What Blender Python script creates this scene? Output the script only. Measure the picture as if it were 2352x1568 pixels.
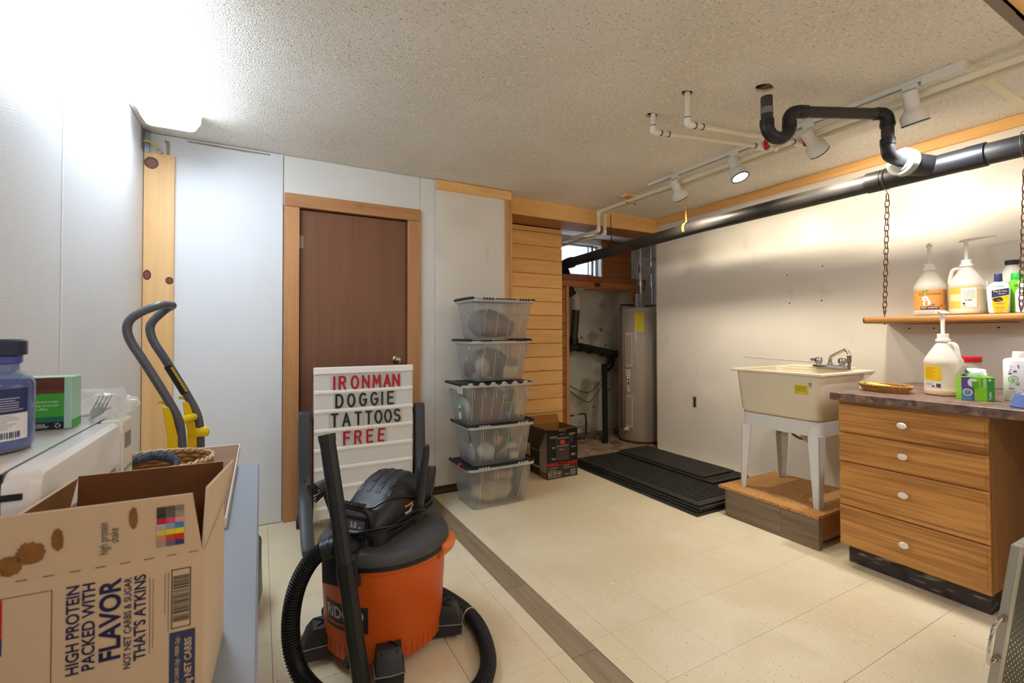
import bpy, bmesh, math, random
from mathutils import Vector, Matrix, Euler
random.seed(7)
R = math.radians
PI = math.pi
scene = bpy.context.scene
for o in list(bpy.data.objects):
    bpy.data.objects.remove(o)
COL = scene.collection

# ------------------------------------------------------------------ camera
cam_d = bpy.data.cameras.new('camera')
cam_d.sensor_fit = 'HORIZONTAL'
cam_d.sensor_width = 36.0
cam_d.lens = 36.0 * 1062.70 / 2352.0
cam_d.shift_y = -(784.0 - 750.52) / 2352.0
cam_d.clip_start = 0.02
cam_d.dof.use_dof = True
cam_d.dof.focus_distance = 2.7
cam_d.dof.aperture_fstop = 8.0
cam = bpy.data.objects.new('camera', cam_d)
COL.objects.link(cam)
yaw, pitch, roll = R(28.527), R(0.965), R(-0.164)
Fw = Vector((math.sin(yaw) * math.cos(pitch), math.cos(yaw) * math.cos(pitch), math.sin(pitch)))
r0 = Vector((math.cos(yaw), -math.sin(yaw), 0))
u0 = r0.cross(Fw)
Rt = r0 * math.cos(roll) + u0 * math.sin(roll)
Up = -r0 * math.sin(roll) + u0 * math.cos(roll)
m = Matrix((Rt, Up, -Fw)).transposed().to_4x4()
m.translation = (0, 0, 1.2)
cam.matrix_world = m
scene.camera = cam

# ------------------------------------------------------------------ world, exposure
w = bpy.data.worlds.new('daylight')
scene.world = w
w.use_nodes = True
bg = w.node_tree.nodes['Background']
bg.inputs[0].default_value = (0.86, 0.93, 1.0, 1)
bg.inputs[1].default_value = 4.0
scene.view_settings.view_transform = 'Standard'
scene.view_settings.look = 'None'
scene.view_settings.gamma = 1.0
scene.view_settings.use_curve_mapping = False
scene.view_settings.exposure = 0.0
scene.cycles.max_bounces = 14
scene.cycles.diffuse_bounces = 8
scene.cycles.transparent_max_bounces = 24
scene.cycles.caustics_reflective = False
scene.cycles.caustics_refractive = False
scene.cycles.sample_clamp_indirect = 4.0
FLUO = 18.5          # fluorescent diffuser radiance
FLUO_COL = (0.82, 0.94, 1.08)
SPOT_W = 55.0       # each track bulb
SPOT_COL = (1.0, 0.87, 0.68)
FLUO_ADDED = 12.5       # unseen fixture pair, added to light the sides facing the camera

# ------------------------------------------------------------------ materials
def srgb(h):
    if isinstance(h, str):
        h = h.lstrip('#')
        c = [int(h[i:i + 2], 16) / 255 for i in (0, 2, 4)]
    else:
        c = [v / 255 for v in h]
    return tuple(((v + .055) / 1.055) ** 2.4 if v > .04045 else v / 12.92 for v in c) + (1,)

MATS = {}
def mat(name, col='#888888', rough=.5, metal=0., bump=None, var=None, spec=.5, emit=0, alpha=1., trans=0., ior=1.45, coat=0., col2=None, detail=4, stretch=(1, 1, 1), aniso=0):
    """bump=(scale,strength,dist) ; var=(scale,amount) mottles col towards col2 (default darker)"""
    if name in MATS:
        return MATS[name]
    m = bpy.data.materials.new(name)
    m.use_nodes = True
    nt = m.node_tree
    b = nt.nodes['Principled BSDF']
    c = srgb(col)
    b.inputs['Base Color'].default_value = c
    b.inputs['Roughness'].default_value = rough
    b.inputs['Metallic'].default_value = metal
    b.inputs['Specular IOR Level'].default_value = spec
    b.inputs['IOR'].default_value = ior
    if coat:
        b.inputs['Coat Weight'].default_value = coat
        b.inputs['Coat Roughness'].default_value = .1
    if trans:
        b.inputs['Transmission Weight'].default_value = trans
    if alpha < 1:
        b.inputs['Alpha'].default_value = alpha
    if emit:
        b.inputs['Emission Color'].default_value = c
        b.inputs['Emission Strength'].default_value = emit
    tc = None
    def coords():
        tcn = nt.nodes.new('ShaderNodeTexCoord')
        mp = nt.nodes.new('ShaderNodeMapping')
        mp.inputs['Scale'].default_value = stretch
        nt.links.new(tcn.outputs['Object'], mp.inputs['Vector'])
        return mp.outputs['Vector']
    if var or bump:
        tc = coords()
    if var:
        n = nt.nodes.new('ShaderNodeTexNoise')
        n.inputs['Scale'].default_value = var[0]
        n.inputs['Detail'].default_value = detail
        nt.links.new(tc, n.inputs['Vector'])
        rp = nt.nodes.new('ShaderNodeValToRGB')
        rp.color_ramp.elements[0].position = .35
        rp.color_ramp.elements[1].position = .68
        d = srgb(col2) if col2 else tuple(v * (1 - var[1]) for v in c[:3]) + (1,)
        rp.color_ramp.elements[0].color = d
        rp.color_ramp.elements[1].color = c
        nt.links.new(n.outputs['Fac'], rp.inputs['Fac'])
        nt.links.new(rp.outputs['Color'], b.inputs['Base Color'])
    if bump:
        n = nt.nodes.new('ShaderNodeTexNoise')
        n.inputs['Scale'].default_value = bump[0]
        n.inputs['Detail'].default_value = 3
        nt.links.new(tc, n.inputs['Vector'])
        bp = nt.nodes.new('ShaderNodeBump')
        bp.inputs['Strength'].default_value = bump[1]
        bp.inputs['Distance'].default_value = bump[2] if len(bump) > 2 else .002
        nt.links.new(n.outputs['Fac'], bp.inputs['Height'])
        nt.links.new(bp.outputs['Normal'], b.inputs['Normal'])
    MATS[name] = m
    return m

def wood(name, light, dark, axis='X', rough=.45, grain=26., knots=.0, knotcol='#3a2415', along=1.6, contrast=(.3, .72), tone=.12, knotscale=2.6, bumpy=.15):
    """procedural timber, grain running along the given object axis"""
    if name in MATS:
        return MATS[name]
    m = bpy.data.materials.new(name)
    m.use_nodes = True
    nt = m.node_tree
    N, L = nt.nodes, nt.links
    b = N['Principled BSDF']
    b.inputs['Roughness'].default_value = rough
    tcn = N.new('ShaderNodeTexCoord')
    oi = N.new('ShaderNodeObjectInfo')
    off = N.new('ShaderNodeVectorMath'); off.operation = 'MULTIPLY'
    cmb = N.new('ShaderNodeCombineXYZ')
    for i in range(3):
        L.new(oi.outputs['Random'], cmb.inputs[i])
    L.new(cmb.outputs[0], off.inputs[0]); off.inputs[1].default_value = (17.3, 9.1, 23.7)
    add = N.new('ShaderNodeVectorMath'); add.operation = 'ADD'
    L.new(tcn.outputs['Object'], add.inputs[0]); L.new(off.outputs[0], add.inputs[1])
    mp = N.new('ShaderNodeMapping')
    s = {'X': (along, grain, grain), 'Y': (grain, along, grain), 'Z': (grain, grain, along)}[axis]
    mp.inputs['Scale'].default_value = s
    L.new(add.outputs[0], mp.inputs['Vector'])
    n1 = N.new('ShaderNodeTexNoise'); n1.inputs['Scale'].default_value = 1.0; n1.inputs['Detail'].default_value = 5; n1.inputs['Distortion'].default_value = .8
    L.new(mp.outputs[0], n1.inputs['Vector'])
    mp2 = N.new('ShaderNodeMapping')
    mp2.inputs['Scale'].default_value = tuple(v * (4 if v == grain else 1.2) for v in s)
    L.new(add.outputs[0], mp2.inputs['Vector'])
    n2 = N.new('ShaderNodeTexNoise'); n2.inputs['Scale'].default_value = 1.4; n2.inputs['Detail'].default_value = 3
    L.new(mp2.outputs[0], n2.inputs['Vector'])
    mx = N.new('ShaderNodeMix'); mx.data_type = 'FLOAT'; mx.inputs[0].default_value = .38
    L.new(n1.outputs['Fac'], mx.inputs[2]); L.new(n2.outputs['Fac'], mx.inputs[3])
    rp = N.new('ShaderNodeValToRGB')
    rp.color_ramp.elements[0].position = contrast[0]; rp.color_ramp.elements[1].position = contrast[1]
    rp.color_ramp.elements[0].color = srgb(dark); rp.color_ramp.elements[1].color = srgb(light)
    L.new(mx.outputs[0], rp.inputs['Fac'])
    hsv = N.new('ShaderNodeHueSaturation')
    mr = N.new('ShaderNodeMapRange'); mr.inputs['To Min'].default_value = 1 - tone; mr.inputs['To Max'].default_value = 1 + tone * .6
    L.new(oi.outputs['Random'], mr.inputs['Value']); L.new(mr.outputs[0], hsv.inputs['Value'])
    L.new(rp.outputs['Color'], hsv.inputs['Color'])
    out = hsv.outputs['Color']
    if knots > 0:
        mp3 = N.new('ShaderNodeMapping')
        k = knotscale
        mp3.inputs['Scale'].default_value = {'X': (k * .7, k * 1.2, k * 1.2), 'Y': (k * 1.2, k * .7, k * 1.2), 'Z': (k * 1.2, k * 1.2, k * .7)}[axis]
        L.new(add.outputs[0], mp3.inputs['Vector'])
        v = N.new('ShaderNodeTexVoronoi'); v.inputs['Scale'].default_value = 1.0
        L.new(mp3.outputs[0], v.inputs['Vector'])
        kr = N.new('ShaderNodeValToRGB')
        kr.color_ramp.elements[0].position = knots * .45; kr.color_ramp.elements[0].color = (1, 1, 1, 1)
        kr.color_ramp.elements[1].position = knots; kr.color_ramp.elements[1].color = (0, 0, 0, 1)
        L.new(v.outputs['Distance'], kr.inputs['Fac'])
        mk = N.new('ShaderNodeMix'); mk.data_type = 'RGBA'
        L.new(kr.outputs['Color'], mk.inputs[0]); L.new(out, mk.inputs[6]); mk.inputs[7].default_value = srgb(knotcol)
        out = mk.outputs[2]
    L.new(out, b.inputs['Base Color'])
    if bumpy:
        bp = N.new('ShaderNodeBump'); bp.inputs['Strength'].default_value = bumpy; bp.inputs['Distance'].default_value = .001
        L.new(mx.outputs[0], bp.inputs['Height']); L.new(bp.outputs[0], b.inputs['Normal'])
    MATS[name] = m
    return m

def speckled(name, base, specks, rough=.4, bump=None, base2=None, basescale=1.5):
    """base colour with fleck layers: specks = [(colour, scale, lo, hi, stretch)]"""
    m = bpy.data.materials.new(name)
    m.use_nodes = True
    nt = m.node_tree
    N, L = nt.nodes, nt.links
    b = N['Principled BSDF']
    b.inputs['Roughness'].default_value = rough
    tc = N.new('ShaderNodeTexCoord')
    geo = N.new('ShaderNodeNewGeometry')
    pos = geo.outputs['Position']
    rgb = N.new('ShaderNodeRGB'); rgb.outputs[0].default_value = srgb(base)
    out = rgb.outputs[0]
    if base2:
        n = N.new('ShaderNodeTexNoise'); n.inputs['Scale'].default_value = basescale; n.inputs['Detail'].default_value = 5
        L.new(pos, n.inputs['Vector'])
        rp = N.new('ShaderNodeValToRGB')
        rp.color_ramp.elements[0].position = .38; rp.color_ramp.elements[1].position = .62
        rp.color_ramp.elements[0].color = srgb(base2); rp.color_ramp.elements[1].color = srgb(base)
        L.new(n.outputs['Fac'], rp.inputs['Fac'])
        out = rp.outputs['Color']
    for (c, sc, lo, hi, st) in specks:
        mp = N.new('ShaderNodeMapping'); mp.inputs['Scale'].default_value = st
        mp.inputs['Rotation'].default_value = (0, 0, .4 * len(N))
        L.new(pos, mp.inputs['Vector'])
        n = N.new('ShaderNodeTexNoise'); n.inputs['Scale'].default_value = sc; n.inputs['Detail'].default_value = 1
        L.new(mp.outputs[0], n.inputs['Vector'])
        rp = N.new('ShaderNodeValToRGB')
        rp.color_ramp.elements[0].position = lo; rp.color_ramp.elements[0].color = (0, 0, 0, 1)
        rp.color_ramp.elements[1].position = hi; rp.color_ramp.elements[1].color = (1, 1, 1, 1)
        L.new(n.outputs['Fac'], rp.inputs['Fac'])
        mx = N.new('ShaderNodeMix'); mx.data_type = 'RGBA'
        L.new(rp.outputs['Color'], mx.inputs[0]); L.new(out, mx.inputs[6]); mx.inputs[7].default_value = srgb(c)
        out = mx.outputs[2]
    L.new(out, b.inputs['Base Color'])
    if bump:
        n = N.new('ShaderNodeTexNoise'); n.inputs['Scale'].default_value = bump[0]; n.inputs['Detail'].default_value = 2
        L.new(pos, n.inputs['Vector'])
        bp = N.new('ShaderNodeBump'); bp.inputs['Strength'].default_value = bump[1]; bp.inputs['Distance'].default_value = bump[2]
        L.new(n.outputs['Fac'], bp.inputs['Height']); L.new(bp.outputs[0], b.inputs['Normal'])
    MATS[name] = m
    return m

def veil(name, col, see=.4, rough=.4, glow=.25):
    """thin milky plastic: part see-through, part diffuse, part translucent"""
    if name in MATS:
        return MATS[name]
    m = bpy.data.materials.new(name)
    m.use_nodes = True
    nt = m.node_tree
    N, L = nt.nodes, nt.links
    for n in list(N):
        if n.type != 'OUTPUT_MATERIAL':
            N.remove(n)
    o = [n for n in N if n.type == 'OUTPUT_MATERIAL'][0]
    p = N.new('ShaderNodeBsdfPrincipled'); p.inputs['Base Color'].default_value = srgb(col); p.inputs['Roughness'].default_value = rough
    tl = N.new('ShaderNodeBsdfTranslucent'); tl.inputs['Color'].default_value = srgb(col)
    tr = N.new('ShaderNodeBsdfTransparent')
    a = N.new('ShaderNodeMixShader'); a.inputs[0].default_value = glow
    L.new(p.outputs[0], a.inputs[1]); L.new(tl.outputs[0], a.inputs[2])
    c = N.new('ShaderNodeMixShader'); c.inputs[0].default_value = see
    L.new(a.outputs[0], c.inputs[1]); L.new(tr.outputs[0], c.inputs[2])
    L.new(c.outputs[0], o.inputs['Surface'])
    MATS[name] = m
    return m

# ------------------------------------------------------------------ mesh building
class MB:
    """collects shapes, then becomes ONE mesh object"""
    def __init__(s):
        s.v, s.f = [], []
    def add(s, vs, fs, M=None):
        n = len(s.v)
        for p in vs:
            p = Vector(p)
            s.v.append(tuple(M @ p) if M else tuple(p))
        s.f += [tuple(i + n for i in f) for f in fs]
        return s
    def box(s, x0, y0, z0, x1, y1, z1, M=None):
        if x0 > x1: x0, x1 = x1, x0
        if y0 > y1: y0, y1 = y1, y0
        if z0 > z1: z0, z1 = z1, z0
        vs = [(x0, y0, z0), (x1, y0, z0), (x1, y1, z0), (x0, y1, z0), (x0, y0, z1), (x1, y0, z1), (x1, y1, z1), (x0, y1, z1)]
        return s.add(vs, [(0, 3, 2, 1), (4, 5, 6, 7), (0, 1, 5, 4), (1, 2, 6, 5), (2, 3, 7, 6), (3, 0, 4, 7)], M)
    def hexa(s, b, t, M=None):
        """8-corner solid from bottom ring b and top ring t (4 points each, ccw from above)"""
        return s.add(list(b) + list(t), [(0, 3, 2, 1), (4, 5, 6, 7), (0, 1, 5, 4), (1, 2, 6, 5), (2, 3, 7, 6), (3, 0, 4, 7)], M)
    def loft(s, rings, cap0=True, cap1=True, M=None, closed=True):
        n = len(rings[0])
        vs = [p for r in rings for p in r]
        fs = []
        for i in range(len(rings) - 1):
            for j in range(n if closed else n - 1):
                k = (j + 1) % n
                fs.append((i * n + j, i * n + k, (i + 1) * n + k, (i + 1) * n + j))
        if cap0: fs.append(tuple(range(n - 1, -1, -1)))
        if cap1: fs.append(tuple(range((len(rings) - 1) * n, len(rings) * n)))
        return s.add(vs, fs, M)
    def lathe(s, prof, n=32, c=(0, 0, 0), M=None, sx=1., sy=1., cap=True):
        rings = [[(c[0] + sx * r * math.cos(2 * PI * j / n), c[1] + sy * r * math.sin(2 * PI * j / n), c[2] + z) for j in range(n)] for r, z in prof]
        return s.loft(rings, cap, cap, M)
    def tube(s, pts, r, n=10, cap=True, M=None, rs=None):
        pts = [Vector(p) for p in pts]
        rings = []
        t0 = (pts[1] - pts[0]).normalized()
        a = Vector((0, 0, 1)) if abs(t0.z) < .9 else Vector((1, 0, 0))
        nrm = (a - t0 * a.dot(t0)).normalized()
        for i, p in enumerate(pts):
            if i == 0: t = pts[1] - pts[0]
            elif i == len(pts) - 1: t = pts[-1] - pts[-2]
            else: t = (pts[i + 1] - p).normalized() + (p - pts[i - 1]).normalized()
            t.normalize()
            nrm = (nrm - t * nrm.dot(t)).normalized()
            bn = t.cross(nrm)
            rr = rs[i] if rs else r
            rings.append([p + (nrm * math.cos(2 * PI * j / n) + bn * math.sin(2 * PI * j / n)) * rr for j in range(n)])
        return s.loft(rings, cap, cap, M)
    def cyl(s, p0, p1, r, r1=None, n=20, M=None):
        return s.tube([p0, p1], r, n, True, M, rs=[r, r if r1 is None else r1])
    def prism(s, poly, h0, h1, M=None):
        """polygon (x,y) extruded along z"""
        return s.loft([[(x, y, h0) for x, y in poly], [(x, y, h1) for x, y in poly]], True, True, M)
    def quad(s, a, b, c, d, M=None):
        return s.add([a, b, c, d], [(0, 1, 2, 3)], M)
    def build(s, name, material=None, parent=None, loc=None, rot=None, bev=0, seg=1, smooth=30):
        me = bpy.data.meshes.new(name)
        me.from_pydata(s.v, [], s.f)
        bm = bmesh.new()
        bm.from_mesh(me)
        bmesh.ops.recalc_face_normals(bm, faces=bm.faces)
        if bev:
            es = [e for e in bm.edges if len(e.link_faces) == 2 and e.calc_face_angle(0) > R(35)]
            bmesh.ops.bevel(bm, geom=es, offset=bev, segments=seg, profile=.5, affect='EDGES', clamp_overlap=True)
        bm.to_mesh(me)
        bm.free()
        if smooth:
            me.shade_smooth()
            me.set_sharp_from_angle(angle=R(smooth))
        o = bpy.data.objects.new(name, me)
        COL.objects.link(o)
        if material:
            me.materials.append(material)
        if parent:
            o.parent = parent
        if loc: o.location = loc
        if rot: o.rotation_euler = rot
        return o

def rrect(x0, y0, x1, y1, r, z=None, n=4):
    """rounded rectangle ring"""
    pts = []
    for cx, cy, a0 in ((x1 - r, y1 - r, 0), (x0 + r, y1 - r, 90), (x0 + r, y0 + r, 180), (x1 - r, y0 + r, 270)):
        for i in range(n + 1):
            a = R(a0 + 90 * i / n)
            p = (cx + r * math.cos(a), cy + r * math.sin(a))
            pts.append(p if z is None else p + (z,))
    return pts

def bez(pts, n=8):
    """catmull-rom through points"""
    P = [Vector(p) for p in pts]
    P = [P[0] * 2 - P[1]] + P + [P[-1] * 2 - P[-2]]
    out = []
    for i in range(1, len(P) - 2):
        for k in range(n):
            t = k / n
            a, b, c, d = P[i - 1], P[i], P[i + 1], P[i + 2]
            out.append(.5 * ((2 * b) + (c - a) * t + (2 * a - 5 * b + 4 * c - d) * t * t + (3 * b - a - 3 * c + d) * t ** 3))
    out.append(P[-2])
    return out

def box(name, material, parent, x0, y0, z0, x1, y1, z1, bev=0, M=None, seg=1):
    return MB().box(x0, y0, z0, x1, y1, z1, M).build(name, material, parent, bev=bev, seg=seg)

def tag(o, label, cat, group=None):
    o['label'] = label
    o['category'] = cat
    if group: o['group'] = group
    return o
def struct(o, label=None):
    o['kind'] = 'structure'
    if label: o['label'] = label
    return o
def thing(name, label, cat, loc=(0, 0, 0), rz=0, group=None):
    o = bpy.data.objects.new(name, None)
    o.empty_display_size = .05
    COL.objects.link(o)
    o.location = loc
    o.rotation_euler = (0, 0, rz)
    return tag(o, label, cat, group)
def sthing(name, loc=(0, 0, 0)):
    o = bpy.data.objects.new(name, None)
    o.empty_display_size = .05
    COL.objects.link(o)
    o.location = loc
    return struct(o)
def copy_tree(o, parent=None):
    c = o.copy()
    COL.objects.link(c)
    c.parent = parent
    for ch in o.children:
        copy_tree(ch, c)
    return c

_tx = {}
def text_geo(s, size, bold=0., align='CENTER', spacing=1.0):
    key = (s, size, bold, align, spacing)
    if key in _tx:
        return _tx[key]
    cu = bpy.data.curves.new('t', 'FONT')
    cu.body = s
    cu.size = size
    cu.offset = bold * size
    cu.align_x = align
    cu.align_y = 'CENTER'
    cu.space_character = spacing
    cu.resolution_u = 6
    ob = bpy.data.objects.new('t', cu)
    COL.objects.link(ob)
    dg = bpy.context.evaluated_depsgraph_get()
    me = bpy.data.meshes.new_from_object(ob.evaluated_get(dg))
    vs = [(v.co.x, v.co.y) for v in me.vertices]
    fs = [tuple(p.vertices) for p in me.polygons]
    bpy.data.objects.remove(ob)
    bpy.data.curves.remove(cu)
    bpy.data.meshes.remove(me)
    _tx[key] = (vs, fs)
    return vs, fs

def plane_map(o, u, v):
    o, u, v = Vector(o), Vector(u).normalized(), Vector(v).normalized()
    return lambda x, y: tuple(o + u * x + v * y)
def cyl_map(c, r, ang, z0):
    """x goes counter-clockwise seen from above = to the right for someone looking at the surface from outside"""
    return lambda x, y: (c[0] + r * math.cos(ang + x / r), c[1] + r * math.sin(ang + x / r), z0 + y)

def letters(name, s, size, material, parent, fn, bold=0., align='CENTER', sx=1., dx=0, dy=0, spacing=1.0, rot=0):
    vs, fs = text_geo(s, size, bold, align, spacing)
    ca, sa = math.cos(rot), math.sin(rot)
    pts = []
    for x, y in vs:
        x *= sx
        x, y = x * ca - y * sa, x * sa + y * ca
        pts.append(fn(x + dx, y + dy))
    return MB().add(pts, fs).build(name, material, parent, smooth=0)

def patch(name, material, parent, fn, x0, y0, x1, y1, nx=1, ny=1):
    """flat or wrapped rectangle in a surface map"""
    vs = [fn(x0 + (x1 - x0) * i / nx, y0 + (y1 - y0) * j / ny) for j in range(ny + 1) for i in range(nx + 1)]
    fs = [(j * (nx + 1) + i, j * (nx + 1) + i + 1, (j + 1) * (nx + 1) + i + 1, (j + 1) * (nx + 1) + i) for j in range(ny) for i in range(nx)]
    return MB().add(vs, fs).build(name, material, parent)
def lines(name, material, parent, fn, rows, nx=1):
    """rows of small print as strips: (x0,x1,y,h)"""
    b = MB()
    for x0, x1, y, h in rows:
        for i in range(nx):
            a, c = x0 + (x1 - x0) * i / nx, x0 + (x1 - x0) * (i + 1) / nx
            b.quad(fn(a, y), fn(c, y), fn(c, y + h), fn(a, y + h))
    return b.build(name, material, parent, smooth=0)
def blob(name, material, parent, fn, cx, cy, rx, ry, n=20, a0=0, a1=2 * PI, jitter=0):
    pts = []
    for i in range(n):
        a = a0 + (a1 - a0) * i / n
        k = 1 + jitter * (random.random() - .5)
        pts.append(fn(cx + rx * k * math.cos(a), cy + ry * k * math.sin(a)))
    return MB().add(pts, [tuple(range(n))]).build(name, material, parent, smooth=0)
# ================================================================== the room
XL, XR, YB, HC = -.595, 3.60, 3.345, 2.38
YF = -1.6
M_tile = speckled('vinyl_tile', '#f0e5c8', [('#a89c84', 62, .70, .76, (1, 2.6, 1)), ('#6f675a', 56, .745, .775, (1, 2.0, 1)), ('#f4ecd6', 34, .66, .80, (1, 1.6, 1)), ('#e2d5b2', 4, .52, .80, (1, 1, 1))],
                  rough=.34, base2='#e5d6b2', basescale=1.3, bump=(9, .05, .004))
M_sub = mat('subfloor', '#4a4238', .9)
M_drywall = mat('painted_drywall', '#e4e4e0', .55, bump=(60, .05, .002), var=(2.2, .05))
M_warmwall = speckled('semigloss_wall', '#e6e1d6', [('#d6d1c6', 1.7, .58, .85, (1, 1, 1.4)), ('#d3cdc1', 7, .70, .85, (1, 1, .5))], rough=.34, bump=(22, .05, .003))
M_panel = mat('pebbled_panel', '#dfe3e7', .42, bump=(210, .28, .003), var=(3, .03))
M_popcorn = speckled('popcorn_ceiling', '#e8e6e0', [('#a59a86', 95, .62, .74, (1, 1, 1)), ('#f2ecdf', 70, .58, .68, (1, 1, 1))], rough=.9, bump=(150, .75, .007), base2='#e0dcd2', basescale=2)
M_pine = wood('stained_pine', '#fbcf8a', '#e9ae62', 'X', .4, 18, .10, '#6b4220', knotscale=2.6)
M_pineY = wood('stained_pine_lengthways', '#fbcf8a', '#e9ae62', 'Y', .4, 22, .13, '#4a2a10', knotscale=2.2)
M_pineZ = wood('stained_pine_upright', '#dda765', '#bd8145', 'Z', .42, 22, .10, '#4a2a10', knotscale=2.2)
M_casing = wood('door_casing_pine', '#c8935f', '#a87348', 'Z', .5, 24, .12, '#3c2214', knotscale=2.6)
M_casingX = wood('door_head_pine', '#c8935f', '#a57046', 'X', .5, 24, .13, '#3c2214', knotscale=3.2)
M_redpine = wood('knotty_red_pine', '#c98045', '#a05c2a', 'X', .4, 20, .2, '#2c150a', knotscale=4.2)
M_dirt = speckled('dirty_concrete', '#9d8a73', [('#6e5d4a', 6, .5, .7, (1, 1, 1)), ('#c9bca6', 14, .62, .74, (1, 1, 1)), ('#443a30', 40, .68, .74, (1, 1, 1))], rough=.95, bump=(30, .5, .01))
M_found = speckled('foundation_paint', '#d3d2c6', [('#aaa18f', 2.6, .52, .75, (1, 1, .6)), ('#857b69', 9, .66, .78, (1, 1, 1)), ('#a89b83', 3.5, .6, .75, (1, 1, 1))], rough=.9, bump=(24, .4, .01))
M_dark = mat('dark_void', '#1b1713', .95)
M_black = mat('black_plastic', '#191a1c', .45, bump=(180, .1, .001))

# ---- floor with tiles, and the strip where a partition stood
floor = struct(MB().box(-.8, YF - .1, -.06, 4.65, 4.75, -.0045).box(XL, YF, -.0045, XR, 3.605, -.003).build('floor', M_sub))
def tile_run(xs, ys):
    cache = {}
    for i in range(len(xs) - 1):
        for j in range(len(ys) - 1):
            wx, wy = round(xs[i + 1] - xs[i] - .0012, 4), round(ys[j + 1] - ys[j] - .0012, 4)
            if wx < .004 or wy < .004:
                continue
            k = (wx, wy)
            loc = (xs[i] + .0006, ys[j] + .0006, 0)
            if k in cache:
                o = cache[k].copy(); COL.objects.link(o); o.location = loc
            else:
                o = MB().box(0, 0, -.0029, wx, wy, 0).build('tile', M_tile, floor, loc=loc, bev=.0007)
                cache[k] = o
def seams(a, b, s0, st):
    k0 = math.ceil((a - s0) / st + .02)
    out = [a]
    k = k0
    while s0 + k * st < b - .01:
        out.append(s0 + k * st); k += 1
    return out + [b]
ysm = seams(YF, 3.60, 1.463, .295)
tile_run(seams(XL, 1.020, .045, .300), ysm)
tile_run(seams(1.137, XR, 1.242, .295), ysm)
M_strip = wood('worn_floor_strip', '#a8977c', '#7d6c55', 'Y', .6, 30, .0, contrast=(.25, .8))
yy = [YF, -.6, .55, 1.42, 1.95, 2.62, 3.335]
st_o = sthing('trim_1')
for i in range(len(yy) - 1):
    box('floor_board', M_strip, st_o, 1.0215, yy[i] + .001, -.0029, 1.1355, yy[i + 1] - .001, -.001, bev=.0005)

# ---- ceiling: textured drywall with cut-outs, bare boards nearer the camera
cb = MB().box(XL, .627, HC, 3.62, 3.50, HC + .014).build('ceiling', M_popcorn, smooth=0)
HOLES = [(2.117, 1.355, .052, .036), (1.830, 1.563, .034, .024), (1.848, 1.814, .036, .024)]
cut = MB()
for hx, hy, a, b_ in HOLES:
    ring = []
    for i in range(18):
        t = 2 * PI * i / 18
        k = 1 + .16 * (random.random() - .5)
        ring.append((hx + a * k * math.cos(t), hy + b_ * k * math.sin(t)))
    cut.prism(ring, HC - .05, HC + .05)
cutter = cut.build('cutter')
bm_ = cb.modifiers.new('b', 'BOOLEAN'); bm_.operation = 'DIFFERENCE'; bm_.object = cutter; bm_.solver = 'EXACT'
dg = bpy.context.evaluated_depsgraph_get()
nm = bpy.data.meshes.new_from_object(cb.evaluated_get(dg))
cb.modifiers.clear(); cb.data = nm
bpy.data.objects.remove(cutter)
struct(cb)
M_edge = mat('torn_plaster_edge', '#8d8175', .9, bump=(60, .5, .004))
e = MB()
n = 26
for i in range(n):                                   # ragged cut edge of the ceiling sheet
    x0 = XL + (3.6 - XL) * i / n; x1 = XL + (3.6 - XL) * (i + 1) / n
    e.box(x0, .596 + .006 * random.random(), HC + .004, x1, .627, HC + .016)
e.build('ceiling_edge', M_edge, cb)
wc = sthing('ceiling_boards')
y = .594
while y > YF:
    box('plank', M_pine, wc, XL, max(y - .139, YF), HC + .018, 3.6, y, HC + .034, bev=.002)
    y -= .142
bat = struct(MB().box(2.60, .80, HC - .004, XR, .838, HC).build('trim_2', mat('yellowed_batten', '#e2dcc0', .5), bev=.001))
struct(MB().box(2.125, .7, HC + .0145, 2.165, 3.4, 2.575).build('ceiling_joist', wood('old_joist', '#9a6a3c', '#6b4525', 'Y', .8, 20, 0)))
struct(MB().box(-.8, YF - .1, 2.58, 4.7, 4.9, 2.66).build('roof_slab', M_dark))

# ---- left wall: two pebbled panels with a seam
wl = struct(MB().box(XL - .12, YF - .1, 0, XL - .009, 3.5, 2.6).build('wall_left', M_drywall))
for a, b_ in ((YF, .88), (.882, 2.101), (2.104, 3.333)):
    box('wall_panel', M_panel, wl, XL - .009, a, .002, XL, b_, HC - .002, bev=.001)
box('seam_strip', mat('seam_strip', '#e9ebee', .4), wl, XL, 2.098, .002, XL + .0025, 2.107, HC - .002, bev=.001)
# ---- wall behind the camera
struct(MB().box(XL - .1, YF - .1, 0, XR + .1, YF, 2.6).build('wall_front', M_drywall))
# ---- back wall with the door opening
wb = MB()
wb.box(XL - .1, YB + .012, 0, .205, YB + .11, 2.6)
wb.box(.958, YB + .012, 0, 1.81, YB + .11, 2.6)
wb.box(.205, YB + .012, 2.055, .958, YB + .11, 2.6)
wback = struct(wb.build('wall_back', M_drywall))
box('wall_panel', M_panel, wback, XL + .004, YB - .004, .004, .124, YB + .012, HC - .004, bev=.0015)
box('drywall_sheet', M_drywall, wback, .128, YB + .002, 2.05, 1.041, YB + .012, HC - .006, bev=.0015)
box('drywall_sheet', M_drywall, wback, 1.044, YB, .06, 1.158, YB + .012, HC - .004, bev=.0015)
box('drywall_sheet', M_warmwall, wback, 1.161, YB - .004, .062, 1.80, YB + .012, HC - .004, bev=.0015)
box('corner_bead', mat('bead_paint', '#d3d3cd', .6, var=(9, .2)), wback, 1.150, YB - .0015, .06, 1.166, YB + .004, HC - .01, bev=.001)
M_plate = wood('rotten_plate', '#6b4a2c', '#3e2815', 'X', .9, 20, 0)
box('bottom_plate', M_plate, wback, 1.044, YB - .001, 0, 1.80, YB + .012, .058, bev=.002)
M_stain = mat('brown_glue', '#9b8f7c', .8)
g = MB()
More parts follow.
